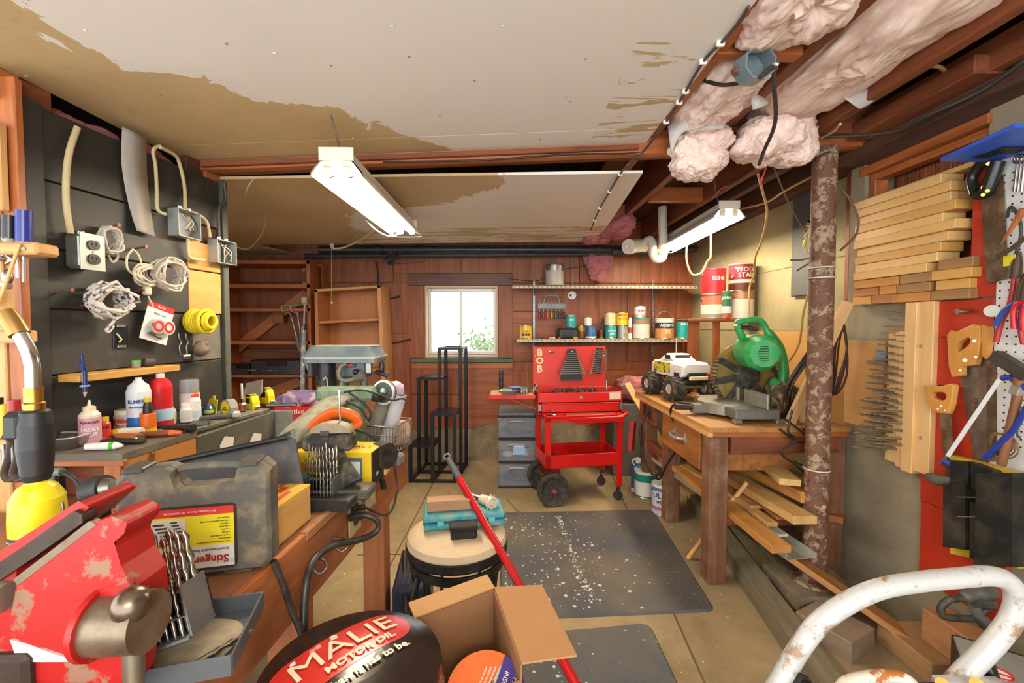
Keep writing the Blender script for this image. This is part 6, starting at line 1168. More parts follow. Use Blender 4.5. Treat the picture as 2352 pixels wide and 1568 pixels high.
def bottle(name,label,px,py,prof,mats,cat='bottle',texts=(),parts=(),z=None,rz=0,y=None):
 p=Wz(px,py,zR if z is None else z);t=T(name,label,cat,p,rz);nm=['bottle_body','cap','label_band','nozzle','shoulder','base_band']
 for k,(pr,m)in enumerate(zip(prof,mats)):B().lathe(pr,22).o(parts[k]if k<len(parts)else nm[k],m,t)
 R=max(q[0]for q in prof[0])
 for tx in texts:text(tx[0],tx[1],tx[3],t,TR(0,0,tx[2])@RZ(tx[4]if len(tx)>4 else 41),bend=R+.0012,bold=.0003)
 return t
PNK=P('cf98a4',.4);CRMP=P('dcd2bc',.4);s_=1.15
bottle('glue_bottle','pink labelled tacky glue bottle with cone nozzle on the riser',208,1018,[[(.022,0),(.025,.004),(.025,.085),(.018,.095),(.012,.098)],[(.0145,.096),(.0145,.108),(.011,.11),(.005,.112),(.0025,.128),(0,.128)],[(.0256,.006),(.0256,.078)]],[CRMP,P('dccfb4',.4),PNK],texts=[("Aleene's",.013,.066,P('6a3a48',.5)),('TACKY',.0135,.044,TW),('GLUE',.0135,.03,TW)])
bottle('energy_shot','small red and yellow shrink-wrapped bottle beside the pink glue',240,1010,[[(.014,0),(.016,.004),(.016,.05),(.011,.058),(.011,.066)],[(.012,.058),(.012,.069),(0,.069)]],[SPOT('c8321c','e0b020',30,.58,.62,.35,0,0),P('d8b828',.4)],texts=[('POWER',.008,.04,TD)])
bottle('craft_glue_jar','wide clear jar with cream lid and red-orange label',290,990,[[(.028,0),(.031,.004),(.031,.052),(.027,.06)],[(.029,.058),(.029,.07),(.027,.072),(0,.072)],[(.0316,.012),(.0316,.046)]],[P('b9b0a4',.3),P('ddd3bc',.4),SPOT('d0482a','d8d4cc',6,.5,.52,.4,0,0)],'jar',[('MOD',.015,.037,P('b02a20',.5),34),('PODGE',.0145,.022,P('b02a20',.5),34)])
bottle('spray_adhesive','tall white spray can without cap behind the craft glue jar',321,989,[[(.032,0),(.033,.003),(.033,.13),(.027,.15),(.014,.162),(.012,.168)],[(.009,.168),(.009,.176),(0,.176)],[(.0335,.0),(.0335,.05)]],[P('dcdfe2',.25),P('e4ddd0',.4),P('2f6ab8',.35)],'spray can',[("ELMER'S",.016,.1,P('274a8a',.5),36),('MULTI-PURPOSE',.007,.082,P('274a8a',.5),36)])
bottle('spray_adhesive','red spray can with white disc behind the orange glue',371,976,[[(.033,0),(.034,.003),(.034,.135),(.027,.155),(.014,.165)],[(.012,.165),(.012,.18),(0,.18)],[(.0345,.02),(.0345,.06)]],[P('c8202a',.25),P('e0d8c8',.4),P('a9cfe0',.35)],'spray can')
bottle('wood_glue','orange bottle with yellow and black cap on the riser front',341,993,[[(.021,0),(.021,.06),(.02,.064)],[(.012,.064),(.0135,.066),(.0125,.085),(.0095,.1)],[(.0095,.1),(.0095,.113),(0,.113)],[(.0216,.002),(.0216,.016)]],[P('d8691c',.35),BLACK,P('d8b41c',.4),P('e0c020',.35)],parts=('bottle_body','collar','cap','label_band'))
bottle('school_glue','white glue bottle with green cap and yellow label',389,972,[[(.021,0),(.021,.045),(.014,.055)],[(.013,.054),(.013,.068),(.006,.07),(.003,.085),(0,.085)],[(.0216,.012),(.0216,.04)]],[CRMP,P('4ab43a',.4),SPOT('d8d0c0','d8cc28',40,.5,.54,.4,0,0)])
bottle('pill_bottle','plain white bottle with screw cap on the glass plate',428,968,[[(.018,0),(.019,.003),(.019,.045),(.013,.052)],[(.014,.05),(.014,.066),(0,.066)],[(.0194,.01),(.0194,.04)]],[P('d9d8d2',.35),WHITE,P('c9c8c4',.4)])
bottle('spray_bottle','tall spray can with clear cap behind the white bottles',437,963,[[(.03,0),(.031,.003),(.031,.1)],[(.03,.1),(.03,.145),(.027,.148),(0,.148)],[(.0314,.02),(.0314,.1)]],[P('c9c8c2',.35),P('aeb4b8',.15,0,0,alpha=.5),P('c2bfb9',.4)],'spray can')
bottle('glue_bottle','white glue bottle with orange-red twist cap',447,964,[[(.02,0),(.021,.003),(.021,.07),(.016,.085)],[(.015,.084),(.015,.094),(.008,.098),(.007,.112),(0,.114)],[(.0214,.01),(.0214,.035)]],[P('dcdcd6',.35),P('d84a24',.4),P('b9c4c8',.35)])
zL=.9015
t=T('ink_bottle','squat dark blue bottle beside the yellow tag on the ledge','bottle',Wz(480,950,zL));B().lathe([(.022,0),(.023,.003),(.023,.022),(.015,.034),(.013,.038)],20).o('bottle_body',P('2f5270',.2),t);B().lathe([(.0234,.006),(.0234,.019)],20,caps=False).o('label_band',SPOT('3a5a70','b8c040',20,.5,.52,.4,0,0),t);B().lathe([(.013,.036),(.0,.04)],14).o('cap',P('4a7a98',.3),t)
t=T('yellow_tag','bright yellow plastic hang tag leaning on the ledge','tag',Wz(487,952,zL)+Vector((-.02,.03,0)),math.radians(-25));b=B();b.at(RX(82));b.prism([(-.028,0),(.03,0),(.028,.055),(.01,.055),(.008,.07),(-.006,.07),(-.008,.055),(-.026,.055)],.002);b.o('tag_plate',P('e4c81c',.4),t);b=B();b.at(RX(82));b.prism([(-.02,.012),(.02,.012),(.02,.018),(-.02,.018)],.001,z0=.002);b.o('print_line',P('b89a14',.4),t)
def lying(name,label,px,py,z,ang,segs,cat='tool'):
 p=Wz(px,py,z);t=T(name,label,cat,p,math.radians(ang));R0=max(s[3]for s in segs)
 for nm,x0,x1,r,r1,m in segs:B().cyl((x0,0,R0),(x1,0,R0),r,r1,12).o(nm,m,t)
 return t
lying('caulk_tube','white tube with green collar lying at the riser front',245,1033,zR,8,[('tube_body',-.05,.01,.009,.011,P('dcdcd4',.4)),('green_collar',.01,.02,.011,.011,P('4ab030',.4)),('tip',.02,.04,.011,.004,P('e2e0d8',.4))],'tube')
lying('awl','brown screwdriver handle with round steel end lying on the riser',305,1015,zR,-18,[('handle',-.06,.03,.010,.015,P('a8612c',.35)),('steel_cap',.03,.036,.013,.011,CHROME),('shank',-.1,-.06,.004,.004,STEEL)])
lying('marker','orange tipped marker pen lying across the riser',365,1003,zR,14,[('barrel',-.05,.03,.009,.010,P('8a4a28',.35)),('tip',.03,.06,.010,.006,P('e0622a',.4))],'pen')
lying('marker','dark metal flashlight lying behind the orange marker',400,990,zR,-12,[('barrel',-.04,.05,.010,.010,P('3a3632',.3,.4)),('head',.05,.075,.013,.013,BLACK)],'torch')
lying('dark_pliers','dark pliers lying in front of the red bottle',275,1020,zR,3,[('jaw',-.05,-.01,.006,.010,DSTEEL),('grip',-.01,.07,.009,.007,BLACK)])
lying('glue_bottle','small bottle with yellow cap lying on its side',285,1003,zR,12,[('bottle_body',-.01,.05,.014,.014,P('d8d2c0',.4)),('cap',-.03,-.01,.011,.013,P('d8a81c',.4))],'bottle')
bx2=T('clear_dish','clear plastic dish lid at the back corner of the riser','dish',(-1.245,1.245,zR));b=B();o1,o2=rpoly(.09,.06,.02),rpoly(.11,.08,.025);n_=len(o1);b.add([(x,y,.002)for x,y in o1]+[(x,y,.035)for x,y in o2],[tuple(range(n_))[::-1]]+[(i,(i+1)%n_,n_+(i+1)%n_,n_+i)for i in range(n_)],True);b.o('dish_shell',P('6a6660',.1,0,.1,alpha=.5),bx2);B().tube([(x,y,.035)for x,y in o2],.002,5,True).o('dish_rim',P('b9b5ac',.2),bx2)
YT=P('e6cc18',.35);
def tape(px,py,sx,lab,rz,col_='face'):
 t=T('tape_measure',lab,'tape measure',Wz(px,py,zL),math.radians(rz));b=B();b.at(TR(0,.015,0)@RX(90));b.prism([(-.032*sx,0),(.034*sx,0),(.034*sx,.03*sx),(.024*sx,.052*sx),(.005*sx,.062*sx),(-.018*sx,.058*sx),(-.032*sx,.04*sx)],.03,smooth=False);body=b.o('case',P('c9c8c2',.25,.6)if col_=='face' else YT,t)
 if col_=='face':
  b=B();b.at(TR(0,-.0155,.03*sx)@RX(90));b.lathe([(.024*sx,0),(.024*sx,.001)],24);b.o('face_label',YT,t);text('16 ft',.009,TD,t,TR(0,-.0168,.03*sx)@RX(90));B().box((0,-.0165,.022*sx),(.034*sx,.001,.005)).o('label_bar',TD,t)
 else:B().box((0,-.0155,.035*sx),(.03*sx,.002,.022*sx),.004).o('black_panel',BLACK,t);B().box((.0,-.001,.055*sx),(.035*sx,.032,.012),.004).o('rubber_grip',BLACK,t)
 B().box((.038*sx,0,.008),(.012,.02,.012),.002).o('hook_end',CHROME,t)
 return t
tape(527,952,1.0,'chrome tape measure with round yellow label on the ledge',-28);tape(578,938,1.0,'yellow and black tape measure beside the chrome one',-30,'y');tape(612,925,1.15,'larger yellow tape measure at the end of the ledge',-30,'y')
t=T('sharpener','red and chrome pencil sharpener between the tape measures','sharpener',Wz(557,945,zL),-.4);B().box((0,0,.018),(.025,.025,.036),.005).o('body',CHROME,t);B().box((.006,-.014,.022),(.018,.004,.02),.002).o('red_tab',P('c8241c',.4),t)
t=T('caulk_gun_rod','grey steel rod lying at the end of the ledge','rod',Wz(640,938,zL));B().cyl((-.06,.02,.01),(.05,.03,.01),.008,n=8).o('rod',STEEL,t);B().cyl((.05,.03,.01),(.06,.031,.01),.010,n=8).o('tip',CHROME,t)
t=T('bar_clamp','flat grey scraper lying on the ledge by the bottles','scraper',Wz(500,962,zL),.5);B().box((0,0,.008),(.12,.02,.014),.003).o('bar',P('4a4742',.5),t);B().box((.06,0,.012),(.025,.04,.02),.004).o('clamp_head',P('b8b4a8',.4),t)
t=T('blade_pack','pack of steel blades at the riser corner','blades',Wz(462,975,zL),.4);B().box((0,0,.006),(.05,.03,.012),.001).o('blade_block',STEEL,t);B().box((0,0,.0125),(.05,.012,.001)).o('slot_line',P('4a4844',.4),t)
t=T('metal_scoop','grey metal scoop standing on the ledge end','scoop',Wz(600,925,zL)+Vector((-.03,-.02,0)),-.3);b=B();b.at(RX(80));b.prism([(-.045,.0),(.02,.0),(.05,.05),(.045,.11),(-.04,.09),(-.055,.02)],.006);b.o('scoop_plate',P('9a9282',.5,.3),t);B().cyl((-.05,-.004,.02),(-.045,-.01,.09),.005,n=8).o('bright_edge',WHITE,t)
t=T('wooden_ball','round wooden knob behind the ledge end','knob',Wz(553,930,zL)+Vector((.02,.06,0)));B().lathe([(.0,0),(.025,.004),(.03,.02),(.025,.038),(.0,.042)],18).o('knob',WOOD('a88a62','7a6040','z'),t);B().cyl((0,0,.04),(0,0,.045),.006,n=8).o('screw',STEEL,t)
def WP(px,py,y=1.15):return W(px,py,y)
rk1=T('driver_rail','wooden rail holding screwdrivers on the pegboard','tool rack',WP(45,580));B().box(WP(20,574,1.135),(.20,.06,.03),.006).o('rail',PINE['x'],rk1,world=True);B().cyl(WP(53,571,1.103),WP(53,571,1.10),.004,n=8).o('screw',STEEL,rk1,world=True)
def sdrv(px,top,py_mid,bot,c,lab,r=.013):
 t=T('screwdriver',lab,'screwdriver',WP(px,bot,1.135),group='screwdrivers on the pegboard rail');B().cyl(WP(px,py_mid,1.135),WP(px,py_mid-12,1.135),r*.7,r,10).o('ferrule',P('b0a89a',.2),t,world=True);B().cyl(WP(px,py_mid-10,1.135),WP(px,top,1.135),r,r*1.0,8).o('handle',P(c,.25),t,world=True);B().cyl(WP(px,py_mid,1.135),WP(px,bot,1.135),.004,n=8).o('shank',CHROME,t,world=True)
sdrv(55,484,567,648,'27358a','blue fluted screwdriver in the wooden rail',.0165);sdrv(22,495,560,600,'211f1e','black handled screwdriver with yellow ferrule in the rail',.016);sdrv(-6,500,560,600,'a8202a','red screwdriver at the end of the wooden rail',.014)
rk3=T('tool_ledge','lower wooden ledge board on the pegboard','shelf',WP(20,790));B().box(WP(15,773,1.14),(.11,.05,.032),.004).o('ledge',PINE['x'],rk3,world=True)
t=T('file_handle','pale wooden file handle with steel ferrule on the pegboard ledge','file',WP(10,757,1.14));B().lathe([(.018,0),(.017,.03),(.021,.05),(.018,.09),(.014,.105)],14,WP(10,752,1.13)).o('handle',WOOD('d0a468','b48448','z'),t,world=True);B().cyl(WP(14,662,1.13),WP(14,650,1.13),.011,n=12).o('ferrule',CHROME,t,world=True);B().sph(WP(16,636,1.13),(.013,.010,.02),10,8).o('steel_head',STEEL,t,world=True)
board('thin_stick',WP(-5,700,1.10),WP(46,560,1.10),.008,.006,PINE['x'],None,label='thin wooden splint leaning across the pegboard tools',cat='stick',up=(0,-1,0))
t=T('hex_key','bent chrome hex key hanging under the wooden rail','hex key',WP(20,600,1.12));B().tube([WP(0,590,1.12),WP(12,582,1.12),WP(28,597,1.12),WP(14,605,1.12)],.004,6).o('key_rod',CHROME,t,world=True);B().sph(WP(0,592,1.12),.008,8,6).o('key_tip',CHROME,t,world=True)
t=T('key_tag','silver key tag hanging below the wooden rail','tag',WP(40,635,1.12));B().box(WP(39,617,1.12),(.008,.003,.05),.001).o('tag',STEEL,t,world=True);B().tor(WP(38,592,1.12),.006,.0015,10,5,'y').o('ring',STEEL,t,world=True)
rk4=T('clamp_rail','wooden rail holding clamps and drivers near the bench','tool rack',WP(20,1030));B().box(WP(15,1017,1.14),(.14,.06,.03),.004).o('rail',PINE['x'],rk4,world=True)
for px,c,lab,hh in((8,'d8c020','yellow and black driver in the lower rail',75),(32,'a8242a','red clear-handled driver in the lower rail',85),(42,'1f6a80','teal chipped handle in the lower rail',55),(-8,'1c1c1e','black driver at the end of the lower rail',90)):
 t=T('screwdriver',lab,'screwdriver',WP(px,1080,1.13),group='drivers in the lower rail');B().cyl(WP(px,1003,1.13),WP(px,1003-hh,1.13),.014,.012,9).o('handle',P(c,.3),t,world=True);B().cyl(WP(px,1003,1.13),WP(px,1070,1.13),.0035,n=7).o('shank',STEEL,t,world=True)
for k,(px,lab)in enumerate(((18,'rusty C clamp hanging on the lower rail'),(38,'second rusty C clamp beside the torch'))):
 t=T('c_clamp',lab,'clamp',WP(px,1100,1.09));B().tube(smooth_path([WP(px-8,1000,1.09),WP(px+8,1010,1.09),WP(px+4,1050,1.09),WP(px-6,1085,1.09),WP(px+2,1100,1.09),WP(px+16,1098,1.09)],5),.009,8,flat=.6).o('frame',P('4a3e34',.6,.5),t,world=True);B().cyl(WP(px-10,1020,1.09),WP(px-6,1075,1.09),.004,n=7).o('screw_rod',STEEL,t,world=True)

# ================================================================== left workbench and everything on it
random.seed(31);zb=.76
def ex(y):return-.556+.0728*y
lb=T('workbench','long wooden workbench with dark stained edge along the black wall','workbench',(-.9,1.1,0))
TOPW=WOOD('a06a42','6f4022','y',.6,.55,.6,.55,'5a4a38')
def qslab(p4,z0,z1,name,mat):slab([(x,y,z0)for x,y in p4],z1-z0).o(name,mat,lb,world=True)
y0,y1=.22,1.862
for i in range(3):
 w0,w1=i*.15,(i+1)*.15-.002;qslab([(ex(y0)-w1,y0),(ex(y0)-w0,y0),(ex(y1)-w0,y1),(ex(y1)-w1,y1)],zb-.035,zb,'top_plank',TOPW)
qslab([(ex(y0)-.60,y0),(ex(y0)-.452,y0),(ex(y1)-.452,y1),(ex(y1)-.52,y1)],zb-.035,zb,'top_plank',TOPW)
qslab([(-1.62,y0),(ex(y0)-.602,y0),(ex(1.15)-.56,1.15),(-1.62,1.15)],zb-.035,zb,'top_plank',TOPW)
qslab([(-1.28,1.152),(ex(1.152)-.56,1.152),(ex(1.43)-.55,1.43),(-1.255,1.43)],zb-.035,zb,'top_plank',TOPW)
EDG=SPOT('a8754a','2e241c',5,.5,.6,.55,0,.1,6)
board('edge_strip',(ex(y0)+.008,y0,zb-.012),(ex(1.02)+.008,1.02,zb-.012),.016,.024,ORANGE['x'],lb);board('edge_strip',(ex(1.022)+.008,1.022,zb-.010),(ex(y1)+.008,y1,zb-.010),.016,.024,EDG,lb)
board('apron',(ex(y0)-.012,y0,zb-.112),(ex(y1)-.012,y1,zb-.112),.028,.15,WOOD('b0683c','7a4020','x',.6,.5,.65,.3,'3a2818'),lb)
board('apron',(ex(y1)-.03,y1-.014,zb-.112),(ex(y1)-.5,y1-.014,zb-.112),.026,.15,OLDW['x'],lb)
LG=WOOD('b06a40','7e4526','z',.6,.5,.55,.2)
for y in(.65,1.10,1.70):B().box((ex(y)-.07,y,(zb-.04)/2),(.085,.075,zb-.04),.004).o('leg',LG,lb,world=True)
for y in(.5,1.75):B().box((-.9,y,(zb-.04)/2),(.085,.075,zb-.04),.004).o('leg',LG,lb,world=True)
def WA(px,py,out=0):
 n=Vector((1,-.0728,0)).normalized();o=Vector((ex(1)+.002,1,0))+n*out;d=ray(px,py);k=(o-CAM).dot(n)/d.dot(n);return CAM+d*k
def waM(px,py,out=0):
 n=Vector((1,-.0728,0)).normalized();a=Vector((.0728,1,0)).normalized();m=Matrix((a,Vector((0,0,1)),n)).transposed().to_4x4();m.translation=WA(px,py,out);return m
def plate(px,py,lab,dark=False):
 t=T('apron_outlet',lab,'outlet',M=waM(px,py));B().box((0,0,.004),(.085,.115,.006),.002).o('cover_plate',P('b9ab80',.45,0,.3,dirtcol='5a4a34'),t)
 for y in(-.02,.02):k=B();k.at(TR(0,y,.007));k.prism(rpoly(.03,.026,.01),.003);k.o('receptacle',P('2a2420' if dark else 'c9bc94',.4),t)
 B().cyl((0,0,.007),(0,0,.009),.003,n=8).o('plate_screw',STEEL,t)
plate(812,1180,'stained outlet plate with two plugs on the bench apron',True);plate(848,1125,'cream outlet plate beyond the plugged one on the bench apron')
RUBC=P('24231f',.4,0,.25,dirtcol='6a6050')
for k,(px,py,lab)in enumerate(((765,1236,'steel screw hook carrying the thick black cable'),(713,1283,'second screw hook holding the cable lower down'))):
 t=T('cable_hook',lab,'hook',WA(px,py));n=Vector((1,-.07,0));p=WA(px,py,0);B().tube(smooth_path([p,p+n*.03,p+n*.045+Vector((0,-.01,-.012)),p+n*.035+Vector((0,-.02,-.024)),p+n*.02+Vector((0,-.02,-.02)),p+n*.018+Vector((0,-.02,-.005))],4),.003,6).o('hook_wire',STEEL,t,world=True);B().cyl(p-n*.001,p+n*.004,.007,n=8).o('collar',STEEL,t,world=True)
ckb=T('thick_cable','thick black power cable looping from the bench outlet to the floor','cable',WA(700,1500));pts=[WA(808,1187,.03),WA(840,1183,.07),WA(866,1195,.10),WA(866,1218,.10),WA(830,1238,.07),WA(765,1252,.045),WA(722,1285,.04),WA(705,1330,.045),WA(698,1400,.05),WA(697,1480,.06),WA(697,1560,.06)]
B().tube(smooth_path(pts,6),.0085,10).o('cable_sheath',RUBC,ckb,world=True);B().cyl(WA(806,1187,.008),WA(828,1184,.05),.013,n=12).o('plug',RUBC,ckb,world=True)
wire('apron_cable',[WA(628,1288,.02),WA(650,1340,.03),WA(670,1400,.04),WA(692,1455,.06),WA(700,1520,.07)],.007,RUBC,'black cord dropping from behind the tool case over the apron')
t=T('thin_cable','thin black cord with plug hanging at the apron outlet','cable',WA(830,1165));B().tube(smooth_path([WA(812,1168,.03),WA(835,1164,.05),WA(860,1175,.07),WA(885,1183,.08),(WA(903,1165,.08)),WA(912,1120,.08),WA(905,1070,.07),WA(893,1050,.05)],5),.0035,6).o('cord_sheath',RUBC,t,world=True);B().cyl(WA(810,1168,.008),WA(835,1164,.05),.009,n=8).o('plug',RUBC,t,world=True)
t=T('hanging_plug','black two-pin plug hanging over the bench edge','plug',WA(882,1130,.02));B().tube([WA(872,1072,.02),WA(876,1095,.02),WA(880,1112,.02)],.006,7).o('cord_end',RUBC,t,world=True);B().cyl(WA(878,1100,.02),WA(882,1120,.02),.010,.012,8).o('plug_body',RUBC,t,world=True)
for d in(-3,3):B().cyl(WA(882+d,1119,.02),WA(883+d,1130,.02),.002,n=5).o('pin',BRASS,t,world=True)
cR,cL=Vector((-.468,.862,zb)),Vector((-.722,.808,zb));ax=(cR-cL).normalized();CW=.262;ang_c=math.atan2(ax.y,ax.x)
cs_=T('tool_case','dusty grey blow-moulded tool case standing upright with yellow label','case',cL,ang_c);CASE=SPOT('5a564e','8d7c62',14,.5,.68,.65,0,.25,9,second=('b0a184',.72));CH=.212;CT=.058
def hp_(w,h,inset=0):
 i=inset;return[(i+.012,i),(w-i-.014,i),(w-i,i+.014),(w-i,h-i-.016),(w-i-.016,h-i),(w*.83-i*.2,h-i),(w*.78,h-.006-i),(w*.755,h-.034-i),(w*.73,h-.042-i),(w*.40,h-.042-i),(w*.375,h-.034-i),(w*.35,h-.006-i),(w*.30+i*.2,h-i),(i+.016,h-i),(i,h-i-.016),(i,i+.014)]
for k,(yy,th,inset)in enumerate(((0,.026,0),(.03,.026,0))):
 b=B();b.at(TR(0,yy+th,.006)@RX(90));p=hp_(CW,CH,0);b.prism(p,th*.7,z0=0);b.prism(p,th*.3,z0=th*.7,poly2=hp_(CW,CH,.006))if k==0 else b.prism(p,th*.3,z0=th*.7);b.o('case_shell',CASE,cs_)
B().tube(smooth_path([(CW*.36,.028,CH-.002),(CW*.40,.028,CH+.0),(CW*.56,.028,CH+.002),(CW*.72,.028,CH+.0),(CW*.77,.028,CH-.002)],4),.008,8,flat=.8).o('carry_handle',CASE,cs_)
for x in(.06,.20):B().box((x,.028,.004),(.05,.04,.008),.002).o('hinge_foot',CASE,cs_)
for x in(.03,.225):B().box((x,.026,CH+.006),(.035,.05,.012),.003).o('latch',P('4a473f',.5,0,.3),cs_)
LX,LZ=CW*.475,.082
b=B();b.at(TR(LX,-.0002,LZ)@RX(90));b.prism(rpoly(.158,.128,.01),.0012);b.o('label_border',P('2a2722',.6),cs_)
def lab(x0,x1,z0,z1,c,nm,d=.0016):B().box((LX+(x0+x1)/2,-.001-d/2,LZ+(z0+z1)/2),(x1-x0,.0008,z1-z0)).o(nm,P(c,.4,0,.06,dirtcol='a89870'),cs_)
lab(-.074,.074,.044,.059,'d0342a','label_red');lab(-.074,.074,-.016,.044,'e6d62a','label_yellow');lab(-.074,.074,-.059,-.016,'d9d4c6','label_white');lab(-.068,-.008,-.012,.04,'ded9cc','picture_panel',.0024)
def tM(x,z,s=180):return TR(LX+x,-.0032,LZ+z)@RX(90)@RZ(s)
text('Interchangeable Punch & Chisel Set',.0078,P('2a2a28',.5),cs_,tM(.012,-.0245),xs=.95,ext=.0002);text('Stinger',.021,P('b0242c',.5),cs_,tM(.035,-.043),ext=.0002,bold=.0005);text('OTC',.010,P('3a9ac8',.5),cs_,tM(.064,-.048),ext=.0002);text('SPX Corporation, Owatonna, MN 55060-0995 USA',.0052,P('f0e0d8',.5),cs_,tM(.0,.052),xs=.8,ext=.0002)
for i,s in enumerate(('Safety handle allows easy grip and protects hand from','being hit by hammer','11 punches and chisels include:','4 flat chisels','1 cape chisel','2 taper punches','1 center punch','Double locking ball detent holds tools securely','in the driver handle')):text('• '+s if i!=1 else s,.0042,P('3a3826',.5),cs_,tM(.068,-.010+i*.0058),xs=.62,ext=.0002,align='LEFT')
for i in range(5):lab(-.062+.004*i,-.044+.004*i,.030-i*.007,.033-i*.007,'2e2f30','printed_chisel',.004);lab(-.034+.003*i,-.022+.003*i,.033-i*.006,.0355-i*.006,'3a3a3a','printed_punch',.004)
lab(-.05,-.03,-.008,-.005,'c02a2a','printed_handle',.004);lab(-.052,-.048,-.0105,-.002,'c02a2a','printed_handle',.004)
c2=T('grey_case','dark grey open plastic case lid leaning behind the labelled case','case',(-.68,1.0,zb),math.radians(13));G2=P('3c3b3c',.5,0,.2,dirtcol='7a7060')
b=B();b.at(TR(0,.06,0)@RX(78));b.prism([(-.20,.0),(.19,.0),(.20,.02),(.165,.20),(.15,.21),(-.19,.145),(-.21,.12)],.012);b.o('lid_panel',G2,c2);B().tube([(-.19,.062,.15),(.0,.06,.185),(.155,.055,.212)],.007,6).o('lid_rim',P('1e1e20',.4),c2);B().box((0,.09,.012),(.38,.12,.024),.006).o('case_base',G2,c2)
mb_=T('wooden_match_box','varnished wooden box with red and yellow printed lid on the bench edge','box',Wz(665,1228,zb),math.radians(-5));WBX=WOOD('d8a860','b8843e','y',.5,.45,.35)
mp=[(0,-.115),(.085,-.115),(.085,.115),(0,.115)]
MB_=Matrix.Translation(Vector((ex(1.0)-.098,1.0,zb)))@RZ(-4.2)
mb_.matrix_basis=MB_;PM[mb_]=MB_
B().box((.042,0,.0425),(.085,.21,.085),.003).o('box_body',WBX,mb_);B().box((.042,0,.0875),(.085,.21,.006),.002).o('lid',WOOD('e0b23e','c49428','y',.5,.4,.3),mb_)
text('STRIKE',.022,P('8a3a20',.5),mb_,TR(.02,-.01,.0908)@RZ(90),ext=.0002);text('MATCHES',.014,P('8a3a20',.5),mb_,TR(.042,-.055,.0908)@RZ(90),ext=.0002)
for x,y,w,h in((.06,.02,.012,.06),(.035,.06,.018,.035),(.02,.085,.012,.02),(.066,-.06,.012,.05)):B().box((x,y,.0908),(w,h,.0006)).o('red_print',P('d0482a',.4),mb_)
bit1=bb.o('drill_bit',P('b0a89a',.22,.95,.25),None,'loose bright drill bit lying in the grey tray','drill bit',M=TR(-.44,.60,zb+.012)@RZ(60)@Matrix.Diagonal((.09,.005,.005,1)))
def index(label,M,n,w,tilt,hgt,par_label_bits,rows=(1.0,.8,.62),col_=GALV):
 t=T('drill_index',label,'drill index',M=M);hN=len(rows)
 B().box((0,0,.004),(w,.075,.008),.002).o('base_plate',col_,t)
 for k,r in enumerate(rows):
  z=hgt*(.25+.24*k);
  B().box((0,-.02+k*.018,z),(w*.96,.02,.002)).o('bit_rack',col_,t)
 for s in(-1,1):B().box((s*w/2,.0,hgt*.3),(.003,.06,hgt*.55)).o('side_plate',col_,t)
 B().box((0,.036,hgt*.25),(w,.003,hgt*.45)).o('back_plate',DSTEEL,t)
 for k,r in enumerate(rows):
  for i in range(n):
   x=-w*.42+w*.84*i/(n-1);L=hgt*(.68+.24*k)*random.uniform(.92,1.05);rr=(.0018+.0026*i/n)*(1+.35*k);Mb=M@TR(x,-.022+k*.018,.008)@RY(-90)@Matrix.Diagonal((L,rr,rr,1));copy_tree(bit1,Mb,f'{par_label_bits}, {["front","middle","back"][k]} row',par_label_bits.replace(' bit ',' bits '))
 return t
index('metal drill index full of bits standing on the bench',Matrix.Translation(Wz(735,1158,zb)+Vector((-.01,.03,0)))@RZ(-4),9,.095,0,.125,'steel drill bit in the bench drill index')
ib=Wz(735,1170,zb);t=T('index_case','open black drill index case in front of the bits','case',ib+Vector((.02,.0,0)),-.07);B().box((0,.02,.012),(.12,.06,.024),.003).o('case_tray',P('2e2d2c',.5,0,.3),t);B().box((0,-.012,.016),(.12,.006,.032),.002).o('case_lip',P('2a2928',.5),t)
index('metal drill index tilted in the grey tray beside the vise',Matrix.Translation((-.478,.64,zb+.03))@RZ(10)@RY(-16)@RX(-10),6,.06,0,.13,'steel drill bit in the tilted drill index')
ty=T('steel_tray','grey steel tray holding sawdust on the bench corner','tray',(-.475,.655,zb),math.radians(14));GT=P('5f6468',.45,.5,.15);tw,td,tH=.155,.15,.03
B().box((0,0,.002),(tw,td,.004)).o('tray_floor',GT,ty)
for s in(-1,1):B().box((s*tw/2,0,tH/2),(.003,td,tH),.001).o('tray_wall',GT,ty);B().box((0,s*td/2,tH/2),(tw,.003,tH),.001).o('tray_wall',GT,ty)
fluff((-.475,.655,zb+.005),(.13,.12,.006),81,.003,30,14).o('sawdust',P('b0a084',.9,0,.4),None,'heap of pale sawdust in the grey tray','sawdust')
t=T('steel_ruler','black lettered ruler lying under the tray at the bench edge','ruler',(-.50,.52,zb),math.radians(70));B().box((0,0,.0015),(.24,.03,.003),.001).o('ruler_blade',P('1f2022',.4),t);text('INTERFEREN',.016,P('b9b4aa',.5),t,TR(.01,0,.0032),ext=.0002)
to=T('torch','yellow gas torch with black grip and bent steel nozzle','torch',W(85,1105,.67).xy.to_3d()+Vector((0,0,zb)));R=.0325
B().lathe([(R*.9,0),(R,.006),(R,.175)],28).o('cylinder',P('22242a',.35),to);B().lathe([(R,.175),(R*1.0,.2),(R*.96,.228),(R*.7,.245),(.014,.252),(.014,.26)],28).o('shoulder',P('e2cf1c',.3),to)
B().lathe([(R*1.004,.14),(R*1.004,.178)],28,caps=False).o('label_band',P('2a2d34',.4),to)
random.seed(5)
for i in range(7):text('warning keep away from heat and flame '[i:]+'use outdoors only',.0042,P('c9c8c4',.5),to,TR(0,0,.172-i*.0055)@RZ(52),bend=R*1.008,ext=.0001)
